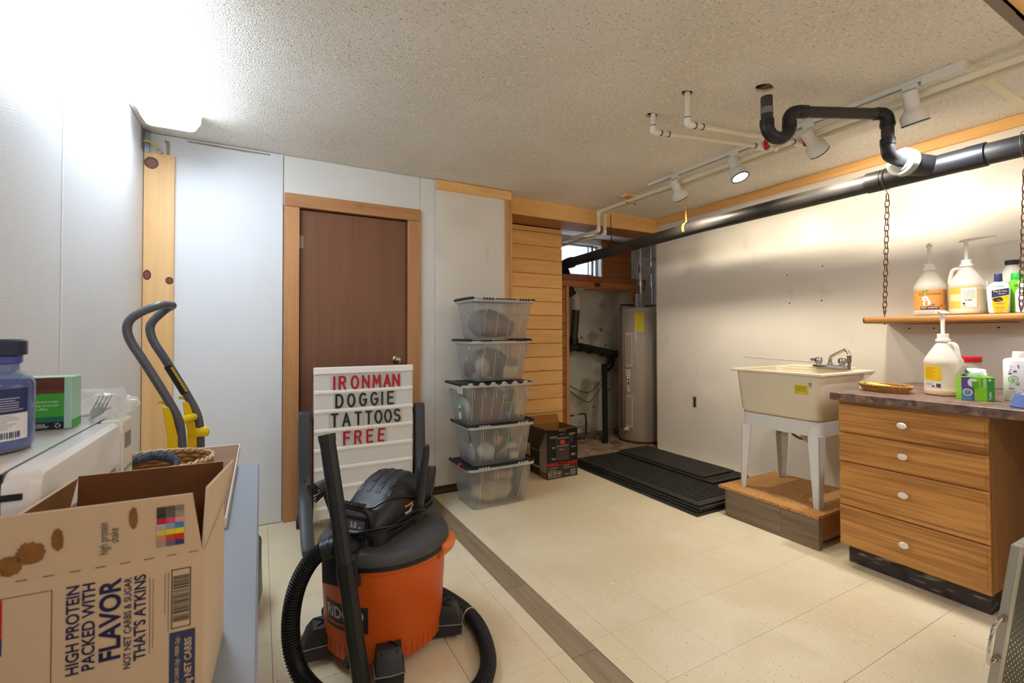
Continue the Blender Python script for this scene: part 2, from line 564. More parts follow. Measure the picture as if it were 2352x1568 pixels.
g.prism([(-.49, 2.262), (-.476, 2.262), (-.474, 2.322), (-.478, 2.345), (-.497, 2.348), (-.503, 2.338), (-.494, 2.325)], 0, .0008, Matrix.Translation((0, YB - .0042, 0)) @ Matrix.Rotation(R(90), 4, 'X'))
g.build('glue_smear', M_stain, wback)
gl = MB()
gl.prism([(-.40, 2.366), (.05, 2.366), (.05, 2.357), (-.1, 2.352), (-.38, 2.356)], 0, .0008, Matrix.Translation((0, YB - .0042, 0)) @ Matrix.Rotation(R(90), 4, 'X'))
gl.build('glue_smear', M_stain, wback)
# trims on the warm drywall
t = sthing('trim_3')
box('top_board', M_pine, t, 1.163, YB - .022, 2.303, 1.806, YB - .0045, 2.376, bev=.002)
box('upright_board', M_pineZ, t, 1.752, YB - .020, .003, 1.790, YB - .0045, 2.302, bev=.002)
box('corner_board', M_pineZ, t, 1.791, YB - .024, .003, 1.812, YB + .10, 2.302, bev=.002)

# ---- planked wall, set back
YP = 3.757
wp = sthing('wall_planked')
box('backing', M_dark, wp, 1.80, YP + .018, 0, 2.60, YP + .09, 2.58)
z = 2.232
k = 0
while z > 0.001:
    h = .133 if k else .05
    z0 = max(z - h, 0)
    o = MB().hexa([(1.815, YP, z0 + .004), (2.603, YP, z0 + .004), (2.603, YP + .018, z0), (1.815, YP + .018, z0)],
                  [(1.815, YP, z - .004), (2.603, YP, z - .004), (2.603, YP + .018, z - .0005), (1.815, YP + .018, z - .0005)]).build('plank', M_pine, wp)
    z -= h; k += 1
struct(MB().box(1.80, YB + .1, 0, 1.812, YP + .02, 2.58).build('wall_return', M_drywall))
# soffit beam
bt = sthing('trim_4')
box('beam_face', M_pine, bt, 1.813, 3.453, 2.236, XR, 3.472, HC, bev=.002)
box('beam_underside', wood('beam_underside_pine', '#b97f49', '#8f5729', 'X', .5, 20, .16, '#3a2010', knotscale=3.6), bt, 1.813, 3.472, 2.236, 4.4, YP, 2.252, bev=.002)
box('beam_back', M_pine, bt, 1.813, YP - .018, 2.252, 4.4, YP, 2.58, bev=.001)

# ---- right wall
wr = struct(MB().box(XR, YF - .1, 0, XR + .09, 3.492, 2.6).build('wall_right', M_warmwall))
box('torn_edge', mat('torn_paper_edge', '#c7b596', .9, var=(30, .5)), wr, XR - .001, 3.484, .02, XR + .012, 3.496, 2.23, bev=.001)
t = sthing('trim_5')
box('ceiling_board', M_pineY, t, XR - .02, YF, 2.316, XR, 3.452, HC - .001, bev=.002)
M_spot = mat('wall_anchor', '#14161c', .6)
for (yy_, zz_) in ((2.135, 1.658), (1.876, 1.694), (2.118, 1.438), (1.885, 1.443)):
    o = MB().cyl((XR - .0035, yy_, zz_), (XR, yy_, zz_), .0045, n=10).build('wall_anchor', M_spot, wr)
pk = MB()                                            # peeling seam of the wall board above the sink
pts_ = [(2.52, 1.010), (2.42, 1.004), (2.30, 1.001), (2.18, .997), (2.05, .994), (1.93, .990)]
for i in range(len(pts_) - 1):
    (a, za), (b_, zb) = pts_[i], pts_[i + 1]
    pk.hexa([(XR - .002, a, za - .0012), (XR, a, za - .004), (XR, b_, zb - .004), (XR - .002, b_, zb - .0012)], [(XR - .002, a, za + .003), (XR, a, za + .002), (XR, b_, zb + .002), (XR - .002, b_, zb + .003)])
pk.build('peeling_seam', mat('peeling_paint', '#e2dac8', .8, var=(26, .5), col2='#d6c3a0'), wr)

# ---- alcove behind
YA, YW = 4.12, 4.55
wf = struct(MB().box(2.3, YW, -.05, 4.6, YW + .12, 1.85).build('wall_foundation', M_found))
struct(MB().box(2.603, 3.606, -.0045, 4.6, 4.7, -.0005).build('alcove_floor', M_dirt))
struct(MB().box(1.812, 3.606, -.0045, 2.603, 3.757, -.0005).build('alcove_threshold', M_dirt))
struct(MB().box(1.8, YP, HC + .002, 4.6, YW + .1, HC + .02).build('alcove_ceiling', mat('white_tile_ceiling', '#d9dde0', .9, bump=(90, .3, .004))))
struct(MB().box(4.42, 3.40, 0, 4.55, 4.7, 2.6).build('wall_alcove_right', M_drywall))
struct(MB().box(XR + .09, 3.30, 0, 4.5, 3.40, 2.6).build('wall_alcove_near', M_drywall))
struct(MB().box(2.56, YP + .09, 0, 2.60, 4.7, 2.6).build('wall_alcove_left', M_drywall))
fr = sthing('wall_alcove_frame')
z = 1.72
while z > .001:                                       # narrow planked strip beside the opening
    z0 = max(z - .133, 0)
    MB().box(2.60, YA, z0 + .002, 2.902, YA + .018, z - .002).build('plank', M_redpine, fr, bev=.002)
    z -= .133
box('post', M_pineZ, fr, 2.903, YA - .012, 0, 2.940, YA + .07, 1.722, bev=.002)
box('header_board', M_redpine, fr, 2.60, YA - .014, 1.722, 4.062, YA + .02, 1.792, bev=.002)
box('sill_board', wood('sill_pine', '#a8633a', '#7a3f20', 'X', .4, 22, .14, '#2c150a', knotscale=3.5), fr, 2.60, YA - .024, 1.793, 4.062, 4.29, 1.852, bev=.002)
box('stud', M_redpine, fr, 3.985, YA + .125, 0, 4.03, YA + .175, 1.72, bev=.002)
box('stud', M_redpine, fr, 4.05, YA + .10, 0, 4.11, YA + .15, 1.72, bev=.002)
box('ledger', M_redpine, fr, 3.24, YA + .09, 1.70, 3.90, YA + .13, 1.72, bev=.002)
box('sill_plate', wood('old_plate', '#8f7a5c', '#62513c', 'X', .9, 20, 0), fr, 2.62, 4.30, -.004, 4.40, 4.42, .045, bev=.004)

# window wall above the sill, with the window
ww = MB()
ww.box(2.3, YW, 1.852, 3.02, YW + .12, 2.6)
ww.box(3.755, YW, 1.852, 4.6, YW + .12, 2.6)
ww.box(3.02, YW, 1.852, 3.755, YW + .12, 1.895)
ww.box(3.02, YW, 2.335, 3.755, YW + .12, 2.6)
wwall = struct(ww.build('wall_window', M_drywall))
for a, b_ in ((1.853, 1.985), (1.987, 2.12), (2.122, 2.255), (2.257, HC)):
    box('plank', M_redpine, wwall, 3.80, YW - .016, a, 4.235, YW, b_, bev=.003)
box('side_board', M_redpine, wwall, 3.757, YW - .02, 1.853, 3.799, YW, HC, bev=.002)
M_alu = mat('window_aluminium', '#aeb4ba', .35, .8)
M_vinylw = mat('white_vinyl', '#e8ecef', .4)
win = sthing('window_1', (3.02, YW, 1.895))
f = MB()
W_, H_ = .735, .44
for x0, z0, x1, z1 in ((0, 0, W_, .022), (0, H_ - .03, W_, H_), (0, 0, .02, H_), (W_ - .024, 0, W_, H_)):
    f.box(x0, -.02, z0, x1, .10, z1)
f.build('window_frame', M_vinylw, win, bev=.003)
f = MB()
f.box(.02, .02, .022, .045, .05, H_ - .03); f.box(.60, .02, .022, .625, .05, H_ - .03); f.box(.02, .02, .022, .62, .05, .045); f.box(.02, .02, H_ - .055, .62, .05, H_ - .03)
f.build('sash', M_alu, win, bev=.002)
f = MB()
f.box(.56, .055, .022, .58, .085, H_ - .03); f.box(.68, .055, .022, .705, .085, H_ - .03); f.box(.56, .055, .022, .70, .085, .04); f.box(.56, .055, H_ - .05, .70, .085, H_ - .03)
f.build('sash', M_alu, win, bev=.002)
M_glass = veil('window_pane', '#dfe8ee', .93, .05, .1)
box('pane', M_glass, win, .045, .033, .045, .60, .037, H_ - .055)
box('pane', M_glass, win, .58, .068, .04, .68, .072, H_ - .05)
box('latch', mat('chrome', '#c8ccd0', .15, 1), win, .605, .008, .17, .62, .02, .21, bev=.002)
# light well wall outside the window (what the pane looks at)
struct(MB().box(2.4, 5.5, 1.2, 5.4, 5.6, 1.98).build('window_well', mat('well_concrete', '#b9bcc0', .9)))

# ---- door
struct(MB().box(.1, YB + .112, -.05, 1.1, YB + .13, 2.2).build('door_leak_block', M_dark))  # unseen sheet, added to stop outside light leaking under the door
door = sthing('door_1', (.2, YB, 0))
def cs(n_, m_, x0, z0, x1, z1, y0=-.022, y1=.0): return box(n_, m_, door, x0, y0, z0, x1, y1, z1, bev=.002)
cs('casing', M_casing, -.068, .002, .022, 2.040)
cs('casing', M_casing, .745, .002, .838, 2.040)
cs('casing', M_casingX, -.068, 2.042, .838, 2.128)
M_jamb = wood('door_jamb', '#8a5a36', '#5f3a20', 'Z', .6, 22, 0)
box('jamb', M_jamb, door, .004, 0, 0, .022, .10, 2.055); box('jamb', M_jamb, door, .741, 0, 0, .757, .10, 2.055); box('jamb', M_jamb, door, .022, 0, 2.040, .741, .10, 2.055)
M_slab = wood('flush_door_veneer', '#8a5d42', '#6d432c', 'Z', .5, 16, 0, contrast=(.2, .85), along=1.0)
box('door_slab', M_slab, door, .026, .012, .012, .7385, .047, 2.034, bev=.002)
M_brass = mat('aged_brass', '#b9a98a', .25, 1)
M_chrome = mat('chrome', '#c8ccd0', .15, 1)
for hz in (1.82, .25):
    h = MB(); h.cyl((.024, .004, hz - .045), (.024, .004, hz + .045), .006, n=10); h.box(.026, .0105, hz - .042, .05, .0125, hz + .042)
    h.build('hinge', mat('dull_steel', '#8d8478', .4, 1), door)
kb = MB().lathe([(.0, 0), (.031, 0), (.033, .004), (.028, .008), (.012, .012), (.011, .028), (.022, .036), (.027, .048), (.024, .060), (.014, .066), (0, .067)], 24,
               M=Matrix.Translation((.672, .012, 1.02)) @ Matrix.Rotation(R(90), 4, 'X')).build('door_knob', M_brass, door)
box('strike_plate', M_chrome, door, .7415, -.002, .99, .7445, .012, 1.05)
# ================================================================== fluorescent fixture
def fluorescent(x0, x1, y0, y1, ztop, label, power=FLUO, col=FLUO_COL):
    t = thing('fluorescent_light', label, 'ceiling light', ((x0 + x1) / 2, (y0 + y1) / 2, ztop))
    hw, hl = (x1 - x0) / 2, (y1 - y0) / 2
    MB().box(-hw + .02, -hl, -.03, hw - .02, hl, 0).build('housing', mat('white_enamel', '#eceeee', .35), t, bev=.003)
    m = bpy.data.materials.new('lit_diffuser'); m.use_nodes = True
    b = m.node_tree.nodes['Principled BSDF']
    b.inputs['Base Color'].default_value = (.9, .9, .9, 1); b.inputs['Roughness'].default_value = .3
    b.inputs['Emission Color'].default_value = tuple(col) + (1,); b.inputs['Emission Strength'].default_value = power
    prof = [(-hw, -.012), (-hw + .004, -.052), (-hw + .03, -.092), (-hw + .05, -.098), (hw - .05, -.098), (hw - .03, -.092), (hw - .004, -.052), (hw, -.012)]
    MB().loft([[(x, -hl + .012, z) for x, z in prof], [(x, hl - .012, z) for x, z in prof]]).build('diffuser', m, t, smooth=20)
    for s in (-1, 1):
        ya, yb = sorted((s * (hl - .012), s * hl))
        p2 = [(x * 1.01, z * 1.02) for x, z in prof]
        MB().loft([[(x, ya, z) for x, z in p2], [(x, yb, z) for x, z in p2]]).build('end_cap', mat('white_endcap', '#e3e4e2', .45), t)
    return t
fluorescent(-.548, -.285, 1.745, 2.968, HC, 'lit white fluorescent wraparound fixture on the ceiling along the left wall')

fluorescent(.50, .763, -1.45, -.227, HC + .018, 'added unseen fluorescent fixture on the boarded ceiling behind the camera, nearer the left wall', FLUO_ADDED, (.93, .97, 1.04))  # added pair, out of view, for light from behind the camera
fluorescent(2.35, 2.613, -1.45, -.227, HC + .018, 'added unseen fluorescent fixture on the boarded ceiling behind the camera, nearer the right wall', FLUO_ADDED, (.93, .97, 1.04))

# metal channel, cable
t = thing('cable_channel', 'grey metal cable box in the ceiling corner above the pine board', 'cable box', (XL, 3.30, 2.24))
M_galv = mat('galvanised_sheet', '#9a9ba6', .4, .7, var=(60, .3))
box('channel_side', M_galv, t, .0005, -.05, .012, .004, .032, .135, bev=.001)
box('channel_flange', M_galv, t, .004, .014, .012, .028, .030, .135, bev=.001)
t = thing('yellow_cable', 'yellow electrical cable bending from the corner into the wall', 'cable', (XL, 3.30, 2.29))
MB().tube(bez([(.006, -.02, .012), (.025, -.015, .018), (.05, .0, .010), (.066, .018, -.006), (.073, .0395, -.016)], 6), .0045, 8).build('cable_sheath', mat('yellow_sheath', '#d8b93a', .4), t)
MB().lathe([(.008, 0), (.014, 0), (.014, .01), (.008, .01)], 16, M=Matrix.Translation((.073, .0408, -.016)) @ Matrix.Rotation(R(90), 4, 'X')).build('clamp', mat('dull_steel', '#8d8478', .4, 1), t)

# pine board standing in the corner
M_rawpine = wood('raw_pine', '#e3c08c', '#cf9f62', 'Z', .55, 9, 0, contrast=(.25, .8), along=.9)
t = thing('pine_board', 'tall unpainted knotty pine board standing against the back left corner', 'board', (-.520, 3.326, 0))
box('board', M_rawpine, t, -.072, -.010, 0, .072, .012, 2.255, bev=.0015)
M_k1 = mat('knot_ring', '#4d2a22', .5); M_k2 = mat('knot_core', '#7d4a35', .5, var=(60, .3))
for kx, kz, kr in ((-.037, 2.195, .035), (-.052, 1.548, .030), (.052, 1.520, .022), (.010, .44, .034)):
    kx = max(-.072 + kr * .6, kx)
    fn = plane_map((kx, -.0104, kz), (1, 0, 0), (0, 0, 1))
    o = blob('knot', M_k1, t, fn, 0, 0, min(kr, .071 - kx if kx > 0 else .071 + kx), kr, 22, jitter=.06)
    fn2 = plane_map((kx, -.0107, kz), (1, 0, 0), (0, 0, 1))
    blob('knot_core', M_k2, o, fn2, 0, 0, min(kr, .07 - abs(kx)) * .72, kr * .72, 20, jitter=.05)

# ================================================================== track lights
M_white_plastic = mat('white_track_enamel', '#dddcd5', .4)
t = thing('track_rail', 'white metal track rail screwed to the ceiling with feed box', 'light track', (2.672, 1.75, HC))
r_ = MB(); r_.box(-.018, -.90, -.022, -.009, .905, 0); r_.box(.009, -.90, -.022, .018, .905, 0); r_.box(-.009, -.90, -.006, .009, .905, 0)
r_.build('rail', M_white_plastic, t, bev=.001)
box('feed_box', M_white_plastic, t, -.024, -.948, -.040, .024, -.80, 0, bev=.003)
box('slot', M_black, t, -.008, -.70, -.0075, .008, .90, -.0062)
def track_head(y, d, label, on, col, size=1.0, seed=0):
    t = thing('track_spotlight', label, 'spotlight', (2.664, y, HC - .022), 0, 'track spotlights on the ceiling rail')
    box('adapter', M_white_plastic, t, -.016, -.03, -.022, .016, .03, -.0005, bev=.003)
    MB().cyl((0, 0, -.022), (0, 0, -.075), .0075, n=12).build('stem', M_white_plastic, t)
    d = Vector(d).normalized()
    a = Vector((0, 0, -.075))
    q = Vector((0, 0, 1)).rotation_difference(d).to_matrix().to_4x4()
    M = Matrix.Translation(a - d * .048) @ q
    s = size
    hs = MB().lathe([(.0, 0), (.026 * s, 0), (.030 * s, .004), (.030 * s, .078), (.036 * s, .088), (.051 * s, .104), (.053 * s, .110), (.053 * s, .150), (.049 * s, .151), (.047 * s, .112), (.028 * s, .09), (.0, .09)], 28, M=M, cap=False)
    hs.build('lamp_housing', M_white_plastic, t)
    MB().lathe([(.0535 * s, .147), (.0535 * s, .152), (.048 * s, .152), (.048 * s, .147)], 28, M=M, cap=False).build('rim', M_black, t)
    bm = bpy.data.materials.new('bulb'); bm.use_nodes = True
    b = bm.node_tree.nodes['Principled BSDF']
    b.inputs['Base Color'].default_value = (.9, .88, .84, 1); b.inputs['Roughness'].default_value = .2
    b.inputs['Emission Color'].default_value = tuple(col) + (1,); b.inputs['Emission Strength'].default_value = 3 + 9 * on if on else .0
    MB().lathe([(.0, .092), (.016, .094), (.026, .105), (.034, .120), (.036, .128), (.030, .137), (.015, .142), (0, .1425)], 22, M=M, cap=False).build('bulb', bm, t)
    if on:
        ld = bpy.data.lights.new('bulb_light', 'SPOT')
        ld.energy = SPOT_W * on; ld.color = col; ld.spot_size = R(140); ld.spot_blend = .75; ld.shadow_soft_size = .036
        lo = bpy.data.objects.new('bulb_light', ld); COL.objects.link(lo); lo.parent = t
        lo.matrix_local = Matrix.Translation(M @ Vector((0, 0, .1465))) @ (Vector((0, 0, -1)).rotation_difference(d).to_matrix().to_4x4())
    return t
track_head(2.385, (.52, -.02, -.80), 'white track spotlight nearest the soffit beam, beside the brown pipe strap painted as lit', 1.0, SPOT_COL)
track_head(1.905, (-.04, -.38, -.90), 'white track spotlight turned towards the camera with its bulb visible', .35, SPOT_COL)
track_head(1.447, (.72, -.10, -.62), 'white track spotlight tilted at the right wall below the black trap', 1.0, SPOT_COL)
track_head(.992, (.30, -.04, -.92), 'larger white track spotlight hanging nearest the rail feed box', 1.35, (.96, .99, 1.02), 1.0)

# ================================================================== water pipes
M_pvc = mat('white_cpvc', '#e4dfcb', .4, var=(6, .06))
M_pvc2 = mat('white_cpvc_fitting', '#ebeae2', .35)
M_ink = mat('purple_primer', '#3b3785', .5)
M_redv = mat('red_valve_lever', '#b5121b', .4)
def elbow(p, a, b, r=.0185, L=.03):
    """fitting: two short sleeves meeting at p along directions a and b"""
    p, a, b = Vector(p), Vector(a).normalized(), Vector(b).normalized()
    return MB().tube([p + a * L, p + a * .012, p + (a + b) * .003, p + b * .012, p + b * L], r, 14)
def valve(t, p, d):
    """ball valve with a red butterfly lever"""
    p, d = Vector(p), Vector(d).normalized()
    v = MB().tube([p - d * .035, p - d * .018, p - d * .0175, p + d * .0175, p + d * .018, p + d * .035], .018, 14, rs=[.018, .018, .022, .022, .018, .018]).build('valve_body', M_pvc2, t)
    M = Matrix.Translation(p)
    q = Matrix.Rotation(math.atan2(d.y, d.x), 4, 'Z')
    MB().cyl((0, -.018, 0), (0, -.032, 0), .006, n=10, M=M @ q).build('valve_stem', M_pvc2, t)
    MB().box(-.013, -.042, -.034, .013, -.028, .034, M @ q).box(-.009, -.046, -.018, .009, -.024, .018, M @ q).build('valve_lever', M_redv, t, bev=.004)
    return v
def rings(t, pts):
    for p, d in pts:
        p, d = Vector(p), Vector(d).normalized()
        MB().tube([p - d * .003, p + d * .003], .0155, 14).build('primer_mark', M_ink, t)
ZP = 2.324
t = thing('water_pipe', 'white plastic water pipe along the ceiling, the one next to the track', 'pipe', (2.716, 3.330, ZP))
MB().tube([(0, -4.4, 0), (0, -.02, 0)], .0148, 16).build('long_run', M_pvc, t)
elbow((0, 0, 0), (0, -1, 0), (0, 0, -1)).build('elbow', M_pvc2, t)
MB().cyl((0, 0, -.01), (0, 0, -.165), .0148, n=16).build('drop', M_pvc, t)
elbow((0, 0, -.175), (0, 0, 1), (0, 1, 0)).build('elbow', M_pvc2, t)
MB().tube([(0, .01, -.175), (0, 1.02, -.150)], .0148, 14).build('back_run', M_pvc, t)
t2 = thing('water_pipe', 'white plastic water pipe along the ceiling, the one farther from the track', 'pipe', (2.804, 3.350, ZP))
MB().tube([(0, -4.4, 0), (0, -.02, 0)], .0148, 16).build('long_run', M_pvc, t2)
elbow((0, 0, 0), (0, -1, 0), (0, 0, -1)).build('elbow', M_pvc2, t2)
MB().cyl((0, 0, -.01), (0, 0, -.185), .0148, n=16).build('drop', M_pvc, t2)
elbow((0, 0, -.195), (0, 0, 1), (0, 1, 0)).build('elbow', M_pvc2, t2)
MB().tube([(0, .01, -.195), (.01, 1.00, -.170)], .0148, 14).build('back_run', M_pvc, t2)
valve(t2, (.007, .82, -.174), (0, 1, 0))
MB().tube([(.01, .99, -.17), (.01, 1.0, -.17), (.01, 1.0, -.10)], .0185, 12).build('elbow', M_pvc2, t2)
elbow((0, -2.19, 0), (0, -1, 0), (0, 1, 0), .0175, .06).build('coupling', M_pvc2, t2)
# branch lines up to the ceiling holes
def branch(label, A, zl, B, zb, vk):
    A = Vector((A[0], A[1], 0)); B = Vector((B[0], B[1], zb - zl))
    t = thing('branch_pipe', label, 'pipe', (A.x, A.y, zl))
    MB().cyl((0, 0, .01), (0, 0, HC + .06 - zl), .0128, n=14).build('riser', M_pvc, t)
    B2 = Vector((B.x - A.x, B.y - A.y, B.z)); d = B2.normalized()
    elbow((0, 0, 0), (0, 0, 1), d, .017).build('elbow', M_pvc2, t)
    MB().tube([d * .012, B2], .0128, 14).build('run', M_pvc, t)
    valve(t, B2 * vk, d)
    MB().tube([B2 * .97, B2], .0165, 14).build('tee', M_pvc2, t)
    rings(t, [((0, 0, .032), (0, 0, 1)), (d * .05, d), (d * .10, d), (B2 * (vk - .055), d), (B2 * (vk + .055), d)])
branch('thin white pipe dropping from the ceiling hole farthest from the black trap', (1.846, 1.803), 2.285, (2.716, 1.663), 2.312, .86)
branch('thin white pipe dropping from the ceiling hole next to the black trap', (1.832, 1.564), 2.226, (2.804, 1.520), 2.302, .895)

# wooden block with pipe clips
t = thing('pipe_clip_block', 'small wooden block on the ceiling holding pipe clips', 'wood block', (2.760, 2.95, HC))
box('block', M_pineY, t, -.085, -.035, -.022, .085, .035, -.0005, bev=.002)
for dx in (-.043, .043):
    MB().tube([(dx - .006, 0, -.021)] + [(dx + .0175 * math.sin(a), 0, -.056 - .0175 * math.cos(a)) for a in (2.6, 1.9, 1.1, .3, -.5, -1.2)], .0035, 6).build('pipe_clip', mat('copper_clip', '#6b4328', .5, .6), t)

# ================================================================== black ABS drain
M_abs = mat('black_abs_pipe', '#232426', .46, var=(5, .25), col2='#3a3733')
M_abs2 = mat('black_abs_fitting', '#1c1d1f', .42)
XP, ZD = 2.972, 2.036
t = thing('drain_pipe', 'long black drain pipe running under the ceiling to the alcove', 'pipe', (XP, 0, ZD))
MB().tube([(0, -.6, -.02), (0, .9, 0), (0, 2.4, -.004), (0, 4.20, -.05)], .0495, 28).build('main_run', M_abs, t)
for y_ in (.86, 1.27):
    MB().tube([(0, y_ - .035, 0), (0, y_ + .035, 0)], .056, 28).build('coupling', M_abs2, t)
MB().tube([(0, .895, 0), (0, 1.235, 0)], .054, 28).build('wye_body', M_abs2, t)
MB().tube([(0, 1.02, .005), (-.09, 1.075, .018), (-.135, 1.085, .022)], .056, 24, rs=[.05, .056, .060]).build('wye_branch', M_abs2, t)
MB().tube(bez([(0, 4.15, -.05), (0, 4.22, -.052), (.03, 4.30, -.075), (.10, 4.36, -.14), (.14, 4.375, -.20), (.155, 4.38, -.30)], 5), .054, 22).build('far_elbow', M_abs2, t)
for q_ in (4.14,):
    MB().tube([(0, q_ - .05, -.05), (0, q_ + .02, -.05)], .060, 24).build('coupling', M_abs2, t)
# reducing bushing and the trap arm
d = Vector((-.045, .010, .004)).normalized()
c0 = Vector((XP - .135, 1.085, ZD + .022))
t = thing('drain_trap', 'black drain trap and arm joining the big pipe through a pale bushing', 'drain trap', tuple(c0))
MB().tube([-d * .01, d * .03], .0665, 32).build('bushing', mat('pale_bushing', '#a3a6a4', .35, var=(20, .15)), t)
MB().tube([d * .0295, d * .034], .050, 32).build('bushing_face', mat('grey_bushing_face', '#868a8a', .35), t)
S = Vector((2.107, 1.336, 0)) - Vector((c0.x, c0.y, 0))
S2 = Vector((2.222, 1.298, 0)) - Vector((c0.x, c0.y, 0))
E_ = Vector((2.672, 1.088, 0)) - Vector((c0.x, c0.y, 0))
def up(v, z): return Vector((v.x, v.y, z - c0.z))
rt = .0262
stub = MB().lathe([(rt * .8, .0), (rt, 0), (rt, -.13), (rt * .8, -.13)], 22, M=Matrix.Translation(up(S, 2.325)), cap=False)
stub.build('stub', M_abs, t)
MB().lathe([(rt * 1.03, 0), (rt * 1.03, -.03)], 22, M=Matrix.Translation(up(S, 2.272)), cap=False).build('tape_band', mat('clear_tape_band', '#77736c', .2), t)
MB().tube([up(S, 2.215), up(S, 2.185)], .0315, 22).build('trap_collar', M_abs2, t)
mid = (S + S2) / 2; hd = (S2 - S) / 2
arc = [mid - hd * math.cos(a) + Vector((0, 0, 2.19 - c0.z - .058 * math.sin(a))) for a in [PI * i / 12 for i in range(13)]]
MB().tube(arc, .0295, 20).build('u_bend', M_abs2, t)
ad = (E_ - S2).normalized()
MB().tube([up(S2, 2.185), up(S2, 2.215)], .0315, 22).build('trap_collar', M_abs2, t)
MB().tube(bez([up(S2, 2.21), up(S2, 2.235), up(S2 + ad * .012, 2.256), up(S2 + ad * .035, 2.265), up(S2 + ad * .06, 2.266)], 5), .0295, 20).build('elbow', M_abs2, t)
MB().tube([up(S2 + ad * .05, 2.266), up(E_ - ad * .03, 2.266)], rt, 20).build('trap_arm', M_abs, t)
MB().tube([up(S2 + ad * .045, 2.266), up(S2 + ad * .085, 2.266)], .0310, 22).build('arm_collar', M_abs2, t)
MB().tube(bez([up(E_ - ad * .06, 2.266), up(E_ - ad * .028, 2.266), up(E_ - ad * .008, 2.256), up(E_, 2.236), up(E_, 2.21)], 5), .0295, 20).build('elbow', M_abs2, t)
MB().tube([up(E_, 2.225), up(E_, 2.205)], .0315, 22).build('arm_collar', M_abs2, t)
MB().cyl(up(E_, 2.21), up(E_, 2.115), rt, n=20).build('drop_pipe', M_abs, t)
MB().tube([up(E_, 2.145), up(E_, 2.115)], .0315, 22).build('arm_collar', M_abs2, t)
MB().tube(bez([up(E_, 2.12), up(E_, 2.09), up(E_ + Vector((.02, 0, 0)), 2.066), Vector((-.06, .003, .004)), Vector((-.012, 0, 0))], 6), .0285, 20).build('elbow', M_abs2, t)

# straps
def strap(label, y, ztop, mt, tilt):
    t = thing('pipe_strap', label, 'strap', (XP, y, ZD))
    ring = [(0, -.010, 0), (0, .010, 0)]
    b = MB()
    n = 24
    for k in range(n):
        a0, a1 = 2 * PI * k / n, 2 * PI * (k + 1) / n
        for ra, rb in ((.0515, .0515),):
            b.quad((ra * math.sin(a0), -.011, ra * math.cos(a0)), (ra * math.sin(a1), -.011, ra * math.cos(a1)), (rb * math.sin(a1), .011, rb * math.cos(a1)), (rb * math.sin(a0), .011, rb * math.cos(a0)))
            b.quad((.053 * math.sin(a0), -.011, .053 * math.cos(a0)), (.053 * math.sin(a1), -.011, .053 * math.cos(a1)), (.053 * math.sin(a1), .011, .053 * math.cos(a1)), (.053 * math.sin(a0), .011, .053 * math.cos(a0)))
    b.build('loop', mt, t)
    h = ztop - ZD
    rows = []
    for k in range(9):
        f_ = k / 8
        a = tilt * f_ * 2.2
        z_ = .05 + (h - .05) * f_
        c = Vector((-.012 + tilt * .02 * f_, tilt * .03 * f_, z_))
        w_ = Vector((math.sin(a) * .0085, math.cos(a) * .0085, 0)); n_ = Vector((math.cos(a), -math.sin(a), 0)) * .001
        rows.append([tuple(c - w_ - n_), tuple(c + w_ - n_), tuple(c + w_ + n_), tuple(c - w_ + n_)])
    MB().loft(rows).build('hanger', mt, t)
    MB().cyl((-.022, 0, .075), (-.002, 0, .075), .003, n=8).build('bolt', mat('dull_steel', '#8d8478', .4, 1), t)
strap('brown strap with lamplight painted into its colour, holding the black drain pipe beside the first spotlight', 2.55, HC, mat('lit_brown_strap', '#e0a24a', .6), .9)  # brown strap; warm lamplight is painted into its orange colour
strap('rusty brown strap holding the black drain pipe under the beam', 3.440, HC, mat('rusty_strap', '#5a3520', .7), .5)
# ================================================================== left side: bench and what stands on it
ZT = .75
M_grey = mat('grey_paint', '#8b939d', .45, var=(5, .12), bump=(14, .06, .002), stretch=(1, .35, 1))
t = thing('workbench', 'grey painted workbench along the left wall', 'workbench', (XL, .4, 0))
box('bench_top', M_grey, t, .004, -1.55, ZT - .035, .594, 1.462, ZT, bev=.004)
for x_, y_ in ((.05, -1.45), (.53, -1.45), (.05, 1.30), (.50, 1.30)):
    box('leg', M_grey, t, x_, y_, 0, x_ + .06, y_ + .06, ZT - .035, bev=.003)
box('rail', M_grey, t, .06, -1.40, ZT - .12, .085, 1.31, ZT - .035, bev=.002)
box('rail', M_grey, t, .51, -1.40, ZT - .12, .535, 1.31, ZT - .035, bev=.002)

# laminate board lying on the bench, overhanging its far end
t = thing('laminate_board', 'wood-grain laminate board with white edging on the far end of the workbench', 'board', (-.31, 1.70, ZT))
M_melw = mat('white_melamine', '#dcd8cf', .4)
box('board_face', wood('laminate_walnut', '#8a6748', '#684a31', 'X', .75, 18, 0, contrast=(.2, .8), along=2.5), t, -.25, -.417, .0005, .238, .417, .0225, bev=.001)
e_ = MB(); e_.box(.2385, -.42, .0, .2425, .42, .0235); e_.box(-.25, .4175, .0, .2425, .4215, .0235); e_.box(-.25, -.4215, .0, .2425, -.4175, .0235)
e_.build('edge_band', M_melw, t, bev=.001)

